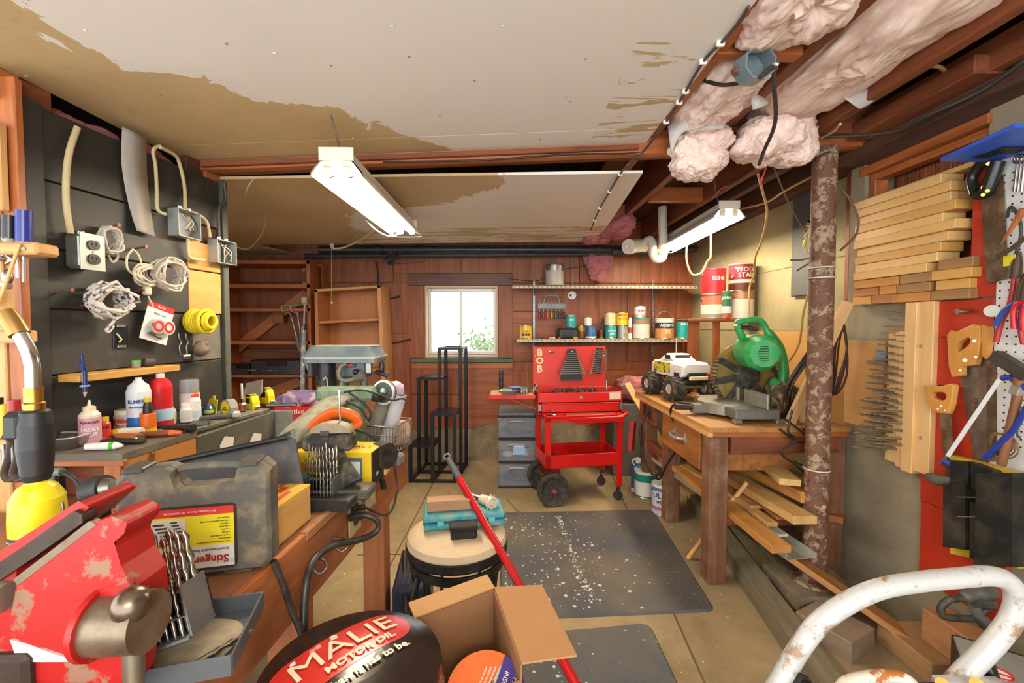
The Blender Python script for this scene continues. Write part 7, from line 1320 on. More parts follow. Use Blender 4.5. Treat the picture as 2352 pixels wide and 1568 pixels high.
zt_=.255;B().lathe([(.015,zt_),(.018,zt_+.01),(.0215,zt_+.05),(.021,zt_+.085),(.018,zt_+.105),(.015,zt_+.108)],20).o('grip',P('1f1e1d',.45),to);B().box((-.016,-.006,zt_+.085),(.03,.03,.045),.008).o('trigger_housing',P('1f1e1d',.45),to);B().lathe([(.012,zt_+.106),(.013,zt_+.118),(.011,zt_+.12),(.011,zt_+.142)],16).o('brass_collar',BRASS,to)
B().tube(smooth_path([(0,0,zt_+.14),(0,0,zt_+.175),(-.006,0,zt_+.20),(-.018,0,zt_+.225)],6),.0095,12).o('burner_tube',P('b9b4ac',.2,.95),to);B().tube([(-.017,0,zt_+.222),(-.027,0,zt_+.24),(-.036,0,zt_+.256)],[.0125,.0125,.011],12).o('flame_tip',P('a8824a',.35,.9),to);B().tube([(R,0,.19),(R+.006,0,.205),(R+.004,0,.22)],.002,6).o('wire_bail',STEEL,to)
t=T('soldering_iron','soldering iron with black cord hanging behind the torch','soldering iron',W(130,1095,.95));t.location=Vector((-.93,.95,zb));PM[t]=t.matrix_basis.copy();B().tube([W(110,1085,.95),W(143,1083,.95)],[.010,.009],10).o('handle',P('6b7060',.4),t,world=True);B().tube(smooth_path([W(143,1084,.95),W(165,1095,.95),W(185,1120,.95),W(200,1148,.93)],5),.005,7).o('cord',BLKC,t,world=True);B().cyl(W(125,1088,.95),Vector((W(125,1088,.95).x,.95,zb)),.006,n=8).o('stand_rod',DSTEEL,t,world=True)
t=T('power_drill','black drill chuck end beside the tool case','drill',(-.72,.87,zb));B().cyl(W(210,1130,.87),W(245,1120,.87),.03,.026,16).o('motor_body',BLACK,t,world=True);B().cyl(W(245,1120,.87),W(262,1116,.87),.02,.014,14).o('chuck',STEEL,t,world=True);B().tube([W(212,1140,.87),W(198,1165,.86),W(180,1180,.85)],.006,6).o('lever',STEEL,t,world=True);B().box((W(225,1150,.87).x,.87,(zb+W(225,1150,.87).z)/2),(.03,.035,W(225,1150,.87).z-zb),.006).o('grip',BLACK,t,world=True)
VR=SPOT('a81a16','8d6a54',15,.56,.61,.38,0,.2,8,second=('4e3a30',.645));VS=P('8a7a66',.4,.7,.35,dirtcol='5a4634');VD=P('4e4238',.55,.6,.4)
vi=T('bench_vise','big red bench vise with chipped paint and steel screw handle','vise',(-.50,.42,zb));yv=.43
def vp(px,py,y=yv):return W(px,py,.54+(y-.40)*.45)
def vpoly(name,pts,ya,yb,mat,bev=.006,yb_scale=1):
 f=[vp(px,py,ya)for px,py in pts];k=[p+Vector((0,(yb-ya)*.45,0))for p in f];n=len(f);b=B();b.add(f+k,[tuple(range(n))[::-1],tuple(range(n,2*n))]);b.add(f+k,[(i,(i+1)%n,n+(i+1)%n,n+i)for i in range(n)],False);o=b.o(name,mat,vi,world=True);m=o.modifiers.new('soft','BEVEL');m.width=bev;m.segments=3;return o
vpoly('moving_jaw',[(40,1330),(120,1270),(215,1200),(258,1185),(292,1200),(285,1225),(262,1245),(278,1300),(306,1350),(310,1420),(230,1455),(160,1480),(60,1490),(20,1440)],.40,.52,VR,.012)
vpoly('lower_body',[(20,1450),(150,1475),(300,1400),(305,1480),(290,1600),(60,1640),(-60,1640),(-40,1500)],.405,.50,VR,.012)
vpoly('fixed_jaw',[(-160,1370),(-40,1290),(80,1215),(180,1150),(205,1165),(150,1215),(40,1290),(30,1400),(20,1600),(-160,1640)],.44,.60,VR,.012)
vpoly('jaw_plate',[(-60,1330),(60,1250),(170,1172),(188,1182),(190,1200),(70,1285),(-50,1365)],.425,.47,VD,.003)
vpoly('jaw_plate',[(30,1330),(120,1262),(205,1196),(222,1205),(130,1275),(40,1345)],.398,.42,VS,.003)
vpoly('white_smear',[(22,1468),(60,1478),(120,1500),(182,1518),(140,1520),(70,1520),(35,1505)],.398,.405,P('c9c2c0',.6),.002)
vpoly('side_rib',[(150,1395),(175,1380),(290,1330),(300,1345),(300,1480),(250,1500),(170,1540),(160,1470)],.392,.41,VR,.008)
B().cyl(vp(232,1430,.40),vp(345,1425,.40),.036,n=22).o('screw_boss',VS,vi,world=True);B().cyl(vp(222,1430,.40),vp(236,1430,.40),.042,n=22).o('boss_collar',VR,vi,world=True)
B().cyl(vp(303,1395,.375),vp(310,1640,.375),.011,n=14).o('handle_bar',P('9a9280',.35,.85),vi,world=True);B().sph(vp(302,1388,.375),.0215,16,12).o('handle_ball',P('7a6a5c',.3,.9),vi,world=True);B().cyl(vp(-10,1370,.40),vp(14,1372,.40),.018,n=16).o('guide_bolt',P('a89a88',.4,.6),vi,world=True)
B().box((-.62,.57,zb+.02),(.22,.12,.04),.008).o('swivel_base',VR,vi,world=True);B().box((vp(40,1530,.42).x,.56,vp(40,1530,.42).z),(.06,.06,.05),.006).o('slide_bar',VD,vi,world=True)
def ob(px,py):return Wz(px,py,zb)
dp_=T('drill_press','grey bench drill press with belt cover, motor and black feed arm','drill press',(-.66,1.74,zb));DG=P('5a6a70',.4,0,.2,dirtcol='a8a58a');DGT=P('55646a',.4,0,.2,12,dirtcol='a8a48a');yd=1.74
def dq(px,py,y=yd):return W(px,py,y)
p0_,p1_=dq(712,830),dq(878,793);cx,cz=(p0_.x+p1_.x)/2,0
b=B();b.at(TR(cx,yd,p0_.z));o1=rpoly(p1_.x-p0_.x,.15,.02,3);o2=rpoly(p1_.x-p0_.x-.03,.12,.03,3);b.prism(o1,.02);b.prism(o1,p1_.z-p0_.z-.026,z0=.022,poly2=o2);b.prism(o2,.005,z0=p1_.z-p0_.z-.005);b.o('belt_cover',DGT,dp_,world=True);b=B();b.at(TR(cx,yd,p0_.z+.017));b.prism(rpoly(p1_.x-p0_.x+.008,.158,.02,3),.006);b.o('cover_rim',P('a8a68e',.4,.3),dp_,world=True)
B().box(dq(817,846),(.11,.09,.065),.006).o('head_casting',P('49525a',.4),dp_,world=True);B().cyl(dq(750,828,1.76),dq(750,882,1.76),.036,n=20).o('motor',P('26272a',.4),dp_,world=True);B().cyl(dq(750,870,1.76),dq(750,884,1.76),.04,n=20).o('motor_end',P('2e2f31',.4),dp_,world=True);B().box(dq(718,848,1.76),(.02,.05,.06),.004).o('motor_bracket',P('3b3a38',.5),dp_,world=True)
B().box(dq(806,838,1.692),(.035,.004,.02),.002).o('switch_plate',BLACK,dp_,world=True);
for dx in(-3,3):B().box(dq(804+dx,838,1.689),(.007,.004,.008),.001).o('switch_key',EMIT('c8202a',.4),dp_,world=True)
B().cyl(dq(790,860,1.76),Vector((dq(790,860,1.76).x,1.76,zb)),.023,n=18).o('column',P('8a8880',.3,.8),dp_,world=True);B().box((dq(790,0,1.76).x,1.76,zb+.012),(.18,.16,.024),.008).o('base_plate',DG,dp_,world=True)
B().tube(smooth_path([dq(795,835,1.68),dq(783,842,1.67),dq(778,860,1.66),dq(786,873,1.66),dq(805,873,1.66),dq(820,866,1.66)],5),.009,9).o('dust_hose',P('6d6d58',.5,0,.3),dp_,world=True);B().cyl(dq(815,872,1.66),dq(835,862,1.66),.012,.022,12).o('hose_nozzle',P('5a594c',.5),dp_,world=True)
B().cyl(dq(837,850),dq(837,905),.014,n=12).o('quill',STEEL,dp_,world=True);B().cyl(dq(837,885),dq(837,900),.02,n=12).o('chuck',DSTEEL,dp_,world=True);B().sph(dq(817,854,1.68),.012,10,8).o('feed_hub',BLACK,dp_,world=True);B().box(dq(846,845,1.69),(.02,.004,.04),.001).o('name_plate',P('c0bdb4',.4),dp_,world=True)
for a,b_,c in(((862,853),(888,860),(892,864)),((868,822),(878,835),(876,850))):B().tube([dq(*a),dq(*b_),dq(*c)],[.008,.012,.012],8).o('feed_handle',BLACK,dp_,world=True)
gr=T('bench_grinder','green bench grinder with round disc behind the heap','grinder',(-.58,1.60,zb));GRN2=P('5a7a5e',.45,0,.35,dirtcol='a8a488');B().box(W(800,903,1.60),(.22,.07,.05),.015).o('grinder_body',GRN2,gr,world=True);B().box((W(800,0,1.6).x,1.6,(zb+W(800,915,1.6).z)/2),(.08,.05,W(800,915,1.6).z-zb),.01).o('pedestal',GRN2,gr,world=True)
b=B();b.at(Matrix.Translation(W(885,900,1.6))@RZ(-18)@RX(90));b.lathe([(0,-.01),(.042,-.01),(.042,.012),(0,.012)],28);b.o('sanding_disc',P('4a5048',.5),gr,world=True);b=B();b.at(Matrix.Translation(W(885,900,1.6))@RZ(-18)@RX(90));b.lathe([(.038,.004),(.045,.004),(.045,.014),(.038,.014)],28,caps=False);b.o('disc_guard',P('c9c8c0',.3,.5),gr,world=True);B().sph(W(880,898,1.58),.012,10,8).o('arbor_nut',P('c4dccc',.2,.6),gr,world=True);B().cyl(W(860,912,1.58),W(875,914,1.55),.016,n=12).o('side_knob',BLACK,gr,world=True)
sbk=T('padded_bar','long dusty grey padded bar leaning on the bench heap','bar',W(740,960,1.5));pa,pb=W(660,1010,1.38),W(800,895,1.62)
b=B();M_=frame(pa,pb-pa,(0,-.3,1));L_=(pb-pa).length;b.at(M_);b.grid(lambda u,v:(u*L_*1.04-.01,(.042+.012*u)*math.cos(2*math.pi*v),(.022+.004*math.sin(u*6))*math.sin(2*math.pi*v)*min(1,(1.02-u)*8,(u+.02)*10)),24,14);b.o('pad',P('8b8974',.7,0,.45,dirtcol='4a463a'),sbk,world=True);board('backing_strip',pa+Vector((0,.01,-.018)),pb+Vector((0,.01,-.018)),.05,.012,BLACK,sbk)
os_=T('orange_saw','orange plastic saw handle sticking out of the bench heap','saw',W(760,985,1.42));ORG=P('e0601a',.35);oy=1.42
B().tube(smooth_path([W(715,985,oy),W(735,965,oy),W(765,948,oy),W(800,950,oy),W(824,965,oy),W(822,975,oy),(W(806,978,oy))],5),[.02]*12+[.022]*8+[.016]*11,10,flat=.6).o('handle_loop',ORG,os_,world=True);B().tube(smooth_path([W(720,990,oy),W(750,985,oy),W(775,975,oy)],5),.018,10,flat=.6).o('handle_base',ORG,os_,world=True);board('saw_blade',W(650,1020,1.35),W(725,985,1.42),.06,.002,DSTEEL,os_,up=(0,-1,.3))
pg=T('pistol_tool','black dusty pistol-grip tool with wide top on the bench','power tool',ob(790,1118));py_=1.30;PG=P('2b2a28',.55,0,.4,dirtcol='8a7c62')
def pq(px,py,y=py_):return W(px,py,y)
B().box(pq(758,1012),(.145,.06,.05),.008).o('top_housing',PG,pg,world=True);b=B();b.at(Matrix.Translation(pq(757,995,1.27))@RX(90));b.prism([(.06*math.cos(a),.03*math.sin(a))for a in[math.pi*i/12 for i in range(13)]],.04,z0=-.04);b.o('domed_cap',P('9a8c70',.6,0,.3),pg,world=True);B().box(pq(745,995,1.267),(.025,.003,.014),.001).o('badge',P('6a6a68',.3,.5),pg,world=True)
for i in range(4):B().box(pq(758,1012+i*4,1.2685),(.12,.002,.002)).o('rib',P('5a5040',.6),pg,world=True)
B().tube(smooth_path([pq(775,1038),pq(786,1065,1.27),pq(798,1090,1.25),pq(808,1112,1.24)],5),[.018,.019,.020,.021,.022,.023,.024,.025,.026,.027,.028,.03,.031,.032,.033,.034],10,flat=.75).o('pistol_grip',PG,pg,world=True);B().tube(smooth_path([pq(748,1045),pq(735,1048),pq(732,1060),pq(742,1065)],4),.005,7).o('trigger_guard',PG,pg,world=True);B().box((pq(815,0).x,1.25,zb+.014),(.10,.08,.028),.006).o('battery_base',P('5a5548',.5,0,.4),pg,world=True);B().cyl(pq(782,985),pq(779,895),.003,n=6).o('antenna_rod',CHROME,pg,world=True)
yx=T('tool_carton','yellow and black tool carton lying behind the pistol tool','carton',ob(780,1105));cM=Matrix.Translation(Vector((-.53,1.39,zb)))@RZ(-4)@Matrix.Diagonal((1.15,.95,.95,1));yx.matrix_basis=cM;PM[yx]=cM
B().box((0,0,.055),(.23,.13,.11),.002).o('carton',P('e0bc1e',.5,0,.1),yx);B().box((.116,0,.055),(.004,.131,.111),.001).o('black_end',P('24201c',.5),yx);B().box((.06,-.066,.05),(.06,.002,.085)).o('picture',P('5a6a70',.4),yx);B().box((.06,-.0675,.06),(.05,.001,.04)).o('picture_tool',P('d8d8d8',.4),yx);text('EWALT',.03,TD,yx,TR(.05,0,.1103),ext=.0002);text('3',.04,TD,yx,TR(.058,-.0685,.05)@RX(90),ext=.0002);text('18V',.016,TW,yx,TR(.1185,-.03,.03)@RZ(90)@RX(90),ext=.0002);B().box((-.06,-.066,.06),(.09,.002,.03)).o('red_text_block',P('c8822a',.4),yx)
px_=T('pink_carton','pink and purple carton behind the dark scouring pad','carton',Vector((-.68,1.33,zb)),math.radians(-6));B().box((0,0,.05),(.09,.09,.10),.002).o('carton',P('c0848a',.5),px_);B().box((.02,-.046,.05),(.02,.002,.09)).o('purple_strip',P('6a3a6a',.5),px_)
fluff(Vector((-.60,1.17,zb+.045)),(.13,.06,.09),91,.006,30,18,.35).o('scouring_pad',P('1f3a3c',.95,0,.3,bump=.5,scale=80),None,'dark green scouring pad standing beside the drill index','pad')
t=T('pink_eraser','small pink block beside the drill index','block',ob(788,1130));B().box((0,0,.008),(.035,.022,.016),.004).o('rubber',P('d83a6a',.45),t);B().box((0,0,.0165),(.02,.01,.001)).o('stamp',P('b02a54',.45),t)
gb=T('green_torch','green bottle flashlight lying beyond the yellow carton','torch',ob(870,1060));B().cyl(W(800,1030,1.48),W(850,1040,1.45),.03,n=16).o('barrel',P('7ac83a',.35),gb,world=True);B().cyl(W(842,1037,1.46),W(872,1044,1.43),.034,n=16).o('grip_band',P('3a4a3c',.5,0,.3),gb,world=True);B().cyl(W(868,1042,1.43),W(890,1047,1.40),.042,n=20).o('lens_head',BLACK,gb,world=True);B().box((W(860,0,1.44).x,1.44,zb+.02),(.06,.05,.04),.005).o('rest',PINE['x'],gb,world=True)
wk=T('wire_basket','chrome wire basket with rolls at the bench end','basket',Vector((-.475,1.745,zb)),math.radians(-14));bw_,bd2,bh=.15,.16,.105
for z in(.003,.035,.07,bh):B().tube([(-bw_/2,-bd2/2,z),(bw_/2,-bd2/2,z),(bw_/2,bd2/2,z),(-bw_/2,bd2/2,z)],.002 if z<bh else.004,5,True).o('rim_wire',P('c0b89c',.3,.8),wk)
for i in range(12):
 x=-bw_/2+bw_*i/11
 for s in(-1,1):B().cyl((x,s*bd2/2,.002),(x,s*bd2/2,bh),.0014,n=5).o('upright_wire',CHROME,wk)
 y=-bd2/2+bd2*i/11
 for s in(-1,1):B().cyl((s*bw_/2,y,.002),(s*bw_/2,y,bh),.0014,n=5).o('upright_wire',CHROME,wk)
 B().cyl((x,-bd2/2,.003),(x,bd2/2,.003),.0012,n=5).o('floor_wire',CHROME,wk)
wM=PM[wk]
for nm,lab_,a,b_,r,m,endm in(('grey_roll','grey cardboard roll standing in the wire basket',(-.045,-.035,.02),(.0,.02,.23),.03,P('8f8878',.7,0,.3),P('5a5448',.8)),('white_roll','rippled white roll standing in the wire basket',(.02,-.045,.015),(.06,.005,.21),.028,P('c4c2c4',.6,0,.3,dirtcol='8a8890'),P('a8a6a8',.6))):
 t=T(nm,lab_,'roll',wM@Vector(a));B().cyl(wM@Vector(a),wM@Vector(b_),r,n=16).o('roll_tube',m,t,world=True);B().tor(wM@Vector(b_),r*.9,.003,16,5).o('roll_edge',endm,t,world=True)
fluff(wM@Vector((.045,.05,.05)),(.06,.06,.09),95,.015,24,16).o('paper_bag',P('c9a184',.7),None,'crumpled tan paper in the wire basket','paper');fluff(wM@Vector((.03,.03,.23)),(.07,.05,.05),96,.02,24,16).o('lilac_bag',P('c8a8c4',.4),None,'crumpled lilac plastic bag on the basket rolls','bag');B().box(wM@Vector((.03,-.06,.022)),(.05,.03,.03),.006).o('red_packet',P('c8322a',.4),None,'small red packet in the bottom of the wire basket','packet')
for lab_,pts,r,c in(('black cord arched over the bench heap',[(790,900),(830,895),(870,905),(900,918),(925,915),(938,925)],.004,BLKC),('black cord zigzagging through the bench heap',[(800,900),(840,930),(852,950),(845,965),(830,940),(795,920)],.004,BLKC),('black cord draped over the yellow carton',[(790,985),(830,990),(870,1015),(890,1040)],.0045,BLKC),('grey cord rising beside the pistol tool',[(655,1050),(680,1010),(700,985)],.004,P('5a564c',.5))):
 wire('tangled_cable',[W(px,py,1.5)for px,py in pts],r,c,lab_)
wire('twine',[W(748,865,1.68),W(742,872,1.68),W(750,868,1.68),W(753,890,1.67),W(757,915,1.66)],.0025,P('c9b48a',.7),'string tied to the drill press motor','string')
random.seed(44)
heap=[('grey_block','grey plastic housing','8a8a84',(.07,.05,.05)),('clear_tray','translucent parts tray','b9bcb8',(.09,.06,.04)),('metal_bracket','dark steel bracket','3a3834',(.06,.04,.05)),('green_box','green scraper','2f7a4a',(.05,.03,.08)),('brown_clamp','brown rusted clamp','6a3a24',(.03,.04,.08)),('dark_housing','black motor cover','2a2826',(.06,.05,.06)),('lilac_plug','lilac charger','b89ab8',(.04,.04,.04)),('grey_tin','grey round tin','7a7a74',(.05,.05,.04))]
for i,(nm,lb_,c,d)in enumerate(heap):
 p=Vector((-.70+.045*i+random.uniform(-.01,.01),1.50+.03*(i%3),zb));t=T('scrap_part',f'{lb_} in the heap between drill press and carton','part',p,random.uniform(-.6,.6));B().box((0,0,d[2]/2),d,.008).o('body',P(c,.5,0,.25),t);B().cyl((0,0,d[2]),(0,0,d[2]+.012),.01,n=10).o('knob',DSTEEL,t)
for i,(lb_,px,py,c)in enumerate((('pale paper scrap leaning on the half wall',625,1020,'cdcbc4'),('torn white label on the half wall corner',545,1030,'d2d0ca'))):
 q=W(px,py,1.72 if i==0 else 1.56);q.x=hx(q.y)+.004;b=B();b.at(frame(q,(.0728,1,0),(1,0,0)));b.prism([(-.03,-.03),(.03,-.035),(.045,.03),(.0,.045),(-.025,.02)],.002);b.o('paper_scrap',P(c,.7),None,lb_,'paper')
for i,(lb_,x,y,c)in enumerate((('teal tool handle lying behind the cases',-.86,1.28,'3a6a68'),('black charger lying against the half wall',-.90,1.40,'262524'),('orange rubber knob by the half wall',-.93,1.66,'c8854a'),('teal spray head behind the grey case',-.80,1.22,'2f5f62'))):
 t=T('bench_oddment',lb_,'part',(x,y,zb),i*.7);B().box((0,0,.02),(.09,.045,.04),.012).o('body',P(c,.45),t);B().cyl((.04,0,.02),(.07,.01,.02),.012,n=10).o('nose',P(c,.4,0,.4),t)
rc=T('red_crate','red printed plastic crate on the floor of the alcove','crate',(-1.55,2.9,0));B().box((W(690,0,2.9).x,2.9,.36),(.36,.25,.72),.01).o('plinth',DARKW['z'],rc,world=True);B().box((W(690,0,2.9).x,2.88,W(690,950,2.9).z),(.30,.25,.14),.01).o('crate_body',P('c01c1c',.4),rc,world=True);text('creative',.045,TW,rc,Matrix.Translation(W(672,945,2.745))@RX(90),world=True)
fluff(W(690,918,2.88),(.30,.2,.12),97,.035,50,26).o('yarn_heap',SPOT('7d6a94','b9a4b4',14,.5,.58,.8,0,.4),None,'heap of purple yarn in the red crate','yarn')

# ================================================================== foreground: mats, stool, drum, carton, pole, step stool
MATM=NT('rubber_mat');v=MATM.co();n1=MATM.noise(v,2.2,5,.6);base=MATM.mix(MATM.ramp(n1,step(.4,.65)),C('484a50'),C('645d50'));s1=MATM.noise(v,34,3,.55);s2=MATM.noise(v,2.6,3,.6);kk=MATM.mix(1.0,MATM.ramp(s1,step(.68,.71)),MATM.ramp(s2,step(.47,.6)),'MULTIPLY');MATM.col(MATM.mix(kk,base,C('c4c2b6')));MATM.rgh(.62)
MATM.bump(MATM.noise(MATM.co((60,60,60)),1.5,2),.3,.003);MATM=MATM.m
def mat_(label,pts,spots,seed):
 z=.012;p=[Vector((x,y))for x,y in pts];t=T('rubber_mat',label,'mat',(sum(q.x for q in p)/4,sum(q.y for q in p)/4,0))
 out=[]
 for i in range(4):
  a,b_,c=p[i-1],p[i],p[(i+1)%4];u,w=(a-b_).normalized()*.035,(c-b_).normalized()*.035;out+=[b_+u,b_+u*.3+w*.3,b_+w]
 cen=sum(out,Vector((0,0)))/len(out);B().prism([(q.x,q.y)for q in out],z*.7,poly2=[tuple(q+(cen-q).normalized()*.012)for q in out],z0=.0005).o('mat_sheet',MATM,t,world=True)
 random.seed(seed);SP=P('d0cec2',.7);e1,e2=p[1]-p[0],p[3]-p[0];lug=B();k=0
 L1,L2=e1.length,e2.length;n1,n2=int(L1/.03),int(L2/.03);d1,d2=e1.normalized(),e2.normalized()
 for i in range(1,n1):
  for j in range(1,n2):
   c=p[0]+d1*(i*.03)+d2*(j*.03);a=.785 if(i+j)%2 else-.785;u=Vector((math.cos(a),math.sin(a)))*.011;w=Vector((-u.y,u.x))*.28;lug.add([(*(c-u),z*.7),(*(c+w),z*.7),(*(c+u),z*.7),(*(c-w),z*.7),(*c,z*.7+.002)],[(0,1,4),(1,2,4),(2,3,4),(3,0,4)])
 o=lug.o('diamond_tread',MATM,t,world=True);o['kind']='stuff'
 sp=B()
 for i in range(spots):
  if i<spots*.4:f=random.random();q=p[0]+e1*(.44-.05*f+random.gauss(0,.012))+e2*(.08+f*.85)
  else:q=p[0]+e1*min(.95,max(.03,random.gauss(.3,.2)))+e2*random.uniform(.03,.97)
  r=abs(random.gauss(0,.0035))+.0014;m=[(q.x+r*random.uniform(.6,1.2)*math.cos(a),q.y+r*random.uniform(.6,1.3)*math.sin(a))for a in[i2*math.pi/4 for i2 in range(8)]];sp.prism(m,.0012,z0=z*.7+.0004)
 o=sp.o('paint_splashes',SP,t,world=True);o['kind']='stuff'
A=[Wz(1300,1428,0),Wz(1645,1405,0),Wz(1500,1172,0),Wz(1165,1178,0)];nl=A[3]+(A[0]-A[3])*1.0;l0=Vector((-.02,1.80,0))
mat_('large dark rubber mat with line of white paint splashes',[(l0.x,l0.y),(A[1].x,A[1].y),(A[2].x,A[2].y),(A[3].x-.04,A[3].y)],420,3);mat_('smaller diamond-tread rubber mat nearer the step stool',[(-.08,.95),(.60,1.0),(.612,1.775),(-.08,1.70)],150,4)
stl=T('bar_stool','round black metal stool with padded beige seat','stool',(-.158,1.45,0));SB=P('1c1b1b',.4,.3,.2,dirtcol='5a5248');zs=.545;Rs=.167
B().lathe([(0,zs-.03),(Rs*.97,zs-.03),(Rs,zs-.01),(Rs*.97,zs+.008),(Rs*.8,zs+.02),(Rs*.4,zs+.026),(0,zs+.028)],40).o('seat_pad',P('cdb695',.7,0,.15,dirtcol='a89272'),stl)
B().lathe([(Rs*1.0,zs-.045),(Rs*1.02,zs-.04),(Rs*1.02,zs-.018),(Rs*.98,zs-.012)],40,caps=False).o('seat_ring',SB,stl);B().lathe([(Rs*.92,zs-.085),(Rs*.96,zs-.085),(Rs*.96,zs-.058),(Rs*.92,zs-.058),(Rs*.92,zs-.085)],40,caps=False).o('swivel_ring',SB,stl);B().cyl((0,0,zs-.07),(0,0,zs-.03),.06,n=18).o('swivel_plate',SB,stl)
for k in range(4):
 a=math.radians(45+90*k);c,s=math.cos(a),math.sin(a);B().tube(smooth_path([(c*r,s*r,z)for r,z in((Rs*.93,zs-.08),(Rs*1.05,zs-.16),(Rs*1.02,zs-.3),(Rs*1.0,.2),(Rs*1.15,.0))],6),.010,8).o('leg',SB,stl)
 for d in(-.28,.28):c2,s2=math.cos(a+d),math.sin(a+d);B().tube(smooth_path([(c2*r,s2*r,z)for r,z in((Rs*.93,zs-.08),(Rs*.85,zs-.2),(Rs*.95,zs-.33))],5),.006,6).o('cage_bar',SB,stl)
for z,R_ in((.17,Rs*1.0),(zs-.33,Rs*.98)):B().tor((0,0,z),R_,.008,36,7).o('foot_ring',SB,stl)
zt=zs+.0285;sM=PM[stl]
tb_=T('teal_case','teal plastic flat tool case on the stool seat','case',sM@Vector((.018,.045,zt-.001)),math.radians(9));TL=P('2a8f9a',.45,0,.35,dirtcol='a8a48e')
B().box((0,0,.013),(.27,.13,.024),.006).o('case_bottom',TL,tb_);B().box((0,0,.038),(.272,.132,.022),.006).o('case_lid',TL,tb_);B().box((0,0,.026),(.274,.134,.003),.001).o('seam_band',P('1d6a72',.5),tb_)
for x in(-.08,.09):B().box((x,-.068,.026),(.022,.006,.016),.002).o('latch',P('5ab4bc',.4),tb_)
tM_=PM[tb_];B(tM_).box((-.05,-.005,.068),(.15,.05,.036),.002).o('sanding_block',WOOD('a8805f','86603f','x',.8,.7,.4),None,'brown wooden block lying on the teal case','block')
fz_=T('faucet_part','chrome and plastic faucet drain fitting on the teal case','pipe fitting',tM_@Vector((.07,.02,.05)));fa,fb_,fc_=tM_@Vector((.02,.05,.07)),tM_@Vector((.065,.015,.066)),tM_@Vector((.10,-.035,.068));B().cyl(fa,fb_,.011,n=14).o('chrome_pipe',CHROME,fz_,world=True);B().cyl(fb_,fb_.lerp(fc_,.6),.017,n=16).o('plastic_sleeve',P('c9c2a8',.4),fz_,world=True);b=B();dv=(fc_-fb_).normalized();b.at(frame(fb_.lerp(fc_,.6),dv)@RY(90));b.lathe([(.018,0),(.021,.004),(.021,.022),(.016,.022),(.014,.004),(0,.004)],20,caps=False);b.o('slip_nut',P('cfc6ae',.45),fz_,world=True)
for k in range(8):a=2*math.pi*k/8;pp_=frame(fb_.lerp(fc_,.6),dv)@RY(90)@Vector((.0215*math.cos(a),.0215*math.sin(a),.012));B().box(pp_,(.004,.004,.014),.001).o('nut_rib',P('cfc6ae',.45),fz_,world=True)
bt=T('black_tin','small scuffed black tin on the stool seat front','tin',sM@Vector((.028,-.062,zt-.008)),math.radians(8));BT=SPOT('26241f','6a665a',30,.62,.68,.4,.3,0);B().box((0,0,.016),(.085,.045,.03),.006).o('tin_base',BT,bt);B().box((0,0,.038),(.09,.05,.014),.006).o('tin_lid',BT,bt)
t=T('blue_toolbox','navy ribbed plastic box on the floor beside the bench leg','box',(-.37,1.74,0),.1);B().box((0,.05,.12),(.14,.3,.24),.01).o('box_body',P('2a3048',.45),t);
for i in range(4):B().box((-.03+.02*i,-.02,.243),(.008,.1,.006),.001).o('rib',P('4a5068',.4),t)
t=T('folding_frame','black metal frame on the floor under the stool','frame',(-.3,1.62,0));B().tube([(-.36,1.55,.2),(-.34,1.58,.05),(-.2,1.66,.02)],.012,7).o('frame_bar',BLACK,t,world=True);B().tube([(-.44,1.9,.25),(-.36,1.55,.2)],.012,7).o('frame_bar',BLACK,t,world=True);B().box((-.335,1.6,.16),(.05,.04,.03),.006).o('green_tab',P('2f7a34',.4),t,world=True)
B().box((-.16,1.58,.03),(.14,.09,.05),.004).o('red_brick',SPOT('9a4a34','c8bca8',14,.6,.66,.8),None,'reddish brick fragment lying under the stool','brick');t=T('black_bag','black heap under the stool','bag',(-.06,1.6,0));fluff((-.08,1.66,.07),(.28,.2,.14),101,.03,30,18).o('bag_body',P('1e1d1c',.6),t,world=True);B().tor((-.08,1.6,.12),.03,.005,14,6).o('bag_handle',BLACK,t,world=True)
dm=T('oil_drum','dark brown metal drum with domed lid lettered motor oil','drum',(-.268,.755,0),math.radians(0));zd=.645;Rd=.157;BRN=P('2a1d18',.22,0,.1,dirtcol='5a4c40')
B().lathe([(Rd*.93,0),(Rd*.95,.01),(Rd*.95,.2),(Rd*.97,.21),(Rd*.95,.22),(Rd*.95,.42),(Rd*.97,.43),(Rd*.95,.44),(Rd*.95,zd-.03)],44).o('drum_body',BRN,dm)
def dome(r):return zd+.026*(1-(r/Rd)**2)
lid_=B();lid_.lathe([(Rd*.96,zd-.045),(Rd*1.0,zd-.045),(Rd*1.0,zd-.008),(Rd*.985,zd)]+[(Rd*.985*(1-i/12),dome(Rd*.985*(1-i/12)))for i in range(13)],56,caps=False);lo=lid_.o('domed_lid',SPOT('241812','8a7c6c',55,.70,.73,.2,0,0,3),dm);B().tor((0,0,zd-.045),Rd*1.0,.004,44,7).o('lid_rim',SPOT('3a2a22','8a7a68',20,.55,.6,.35,.4,.1),dm)
def on_dome(o,ang,dy=0):
 """lay a flat child mesh (xy plane) on the dome, turned by ang"""
 c,s=math.cos(ang),math.sin(ang)
 for v_ in o.data.vertices:
  x,y,z=v_.co;X,Y=c*x-s*y,s*x+c*y;v_.co=(X,Y,dome(math.hypot(X,Y))+.0005+z)
da=math.radians(47)
sg=B();
def stad(u,w,hw=.05,hl=.13):return(hl*(2*u-1),hw*(2*w-1)*(math.sqrt(max(0,1-max(0,(abs(2*u-1)*hl-(hl-hw))/hw)**2))if abs(2*u-1)*hl>hl-hw else 1),0)
sg.grid(lambda u,w:stad(u,w),40,10);o=sg.o('red_emblem',SPOT('c42a22','d8b4ac',34,.70,.73,.25,0,0,3),dm);
for v_ in o.data.vertices:v_.co.y+=.028
on_dome(o,da)
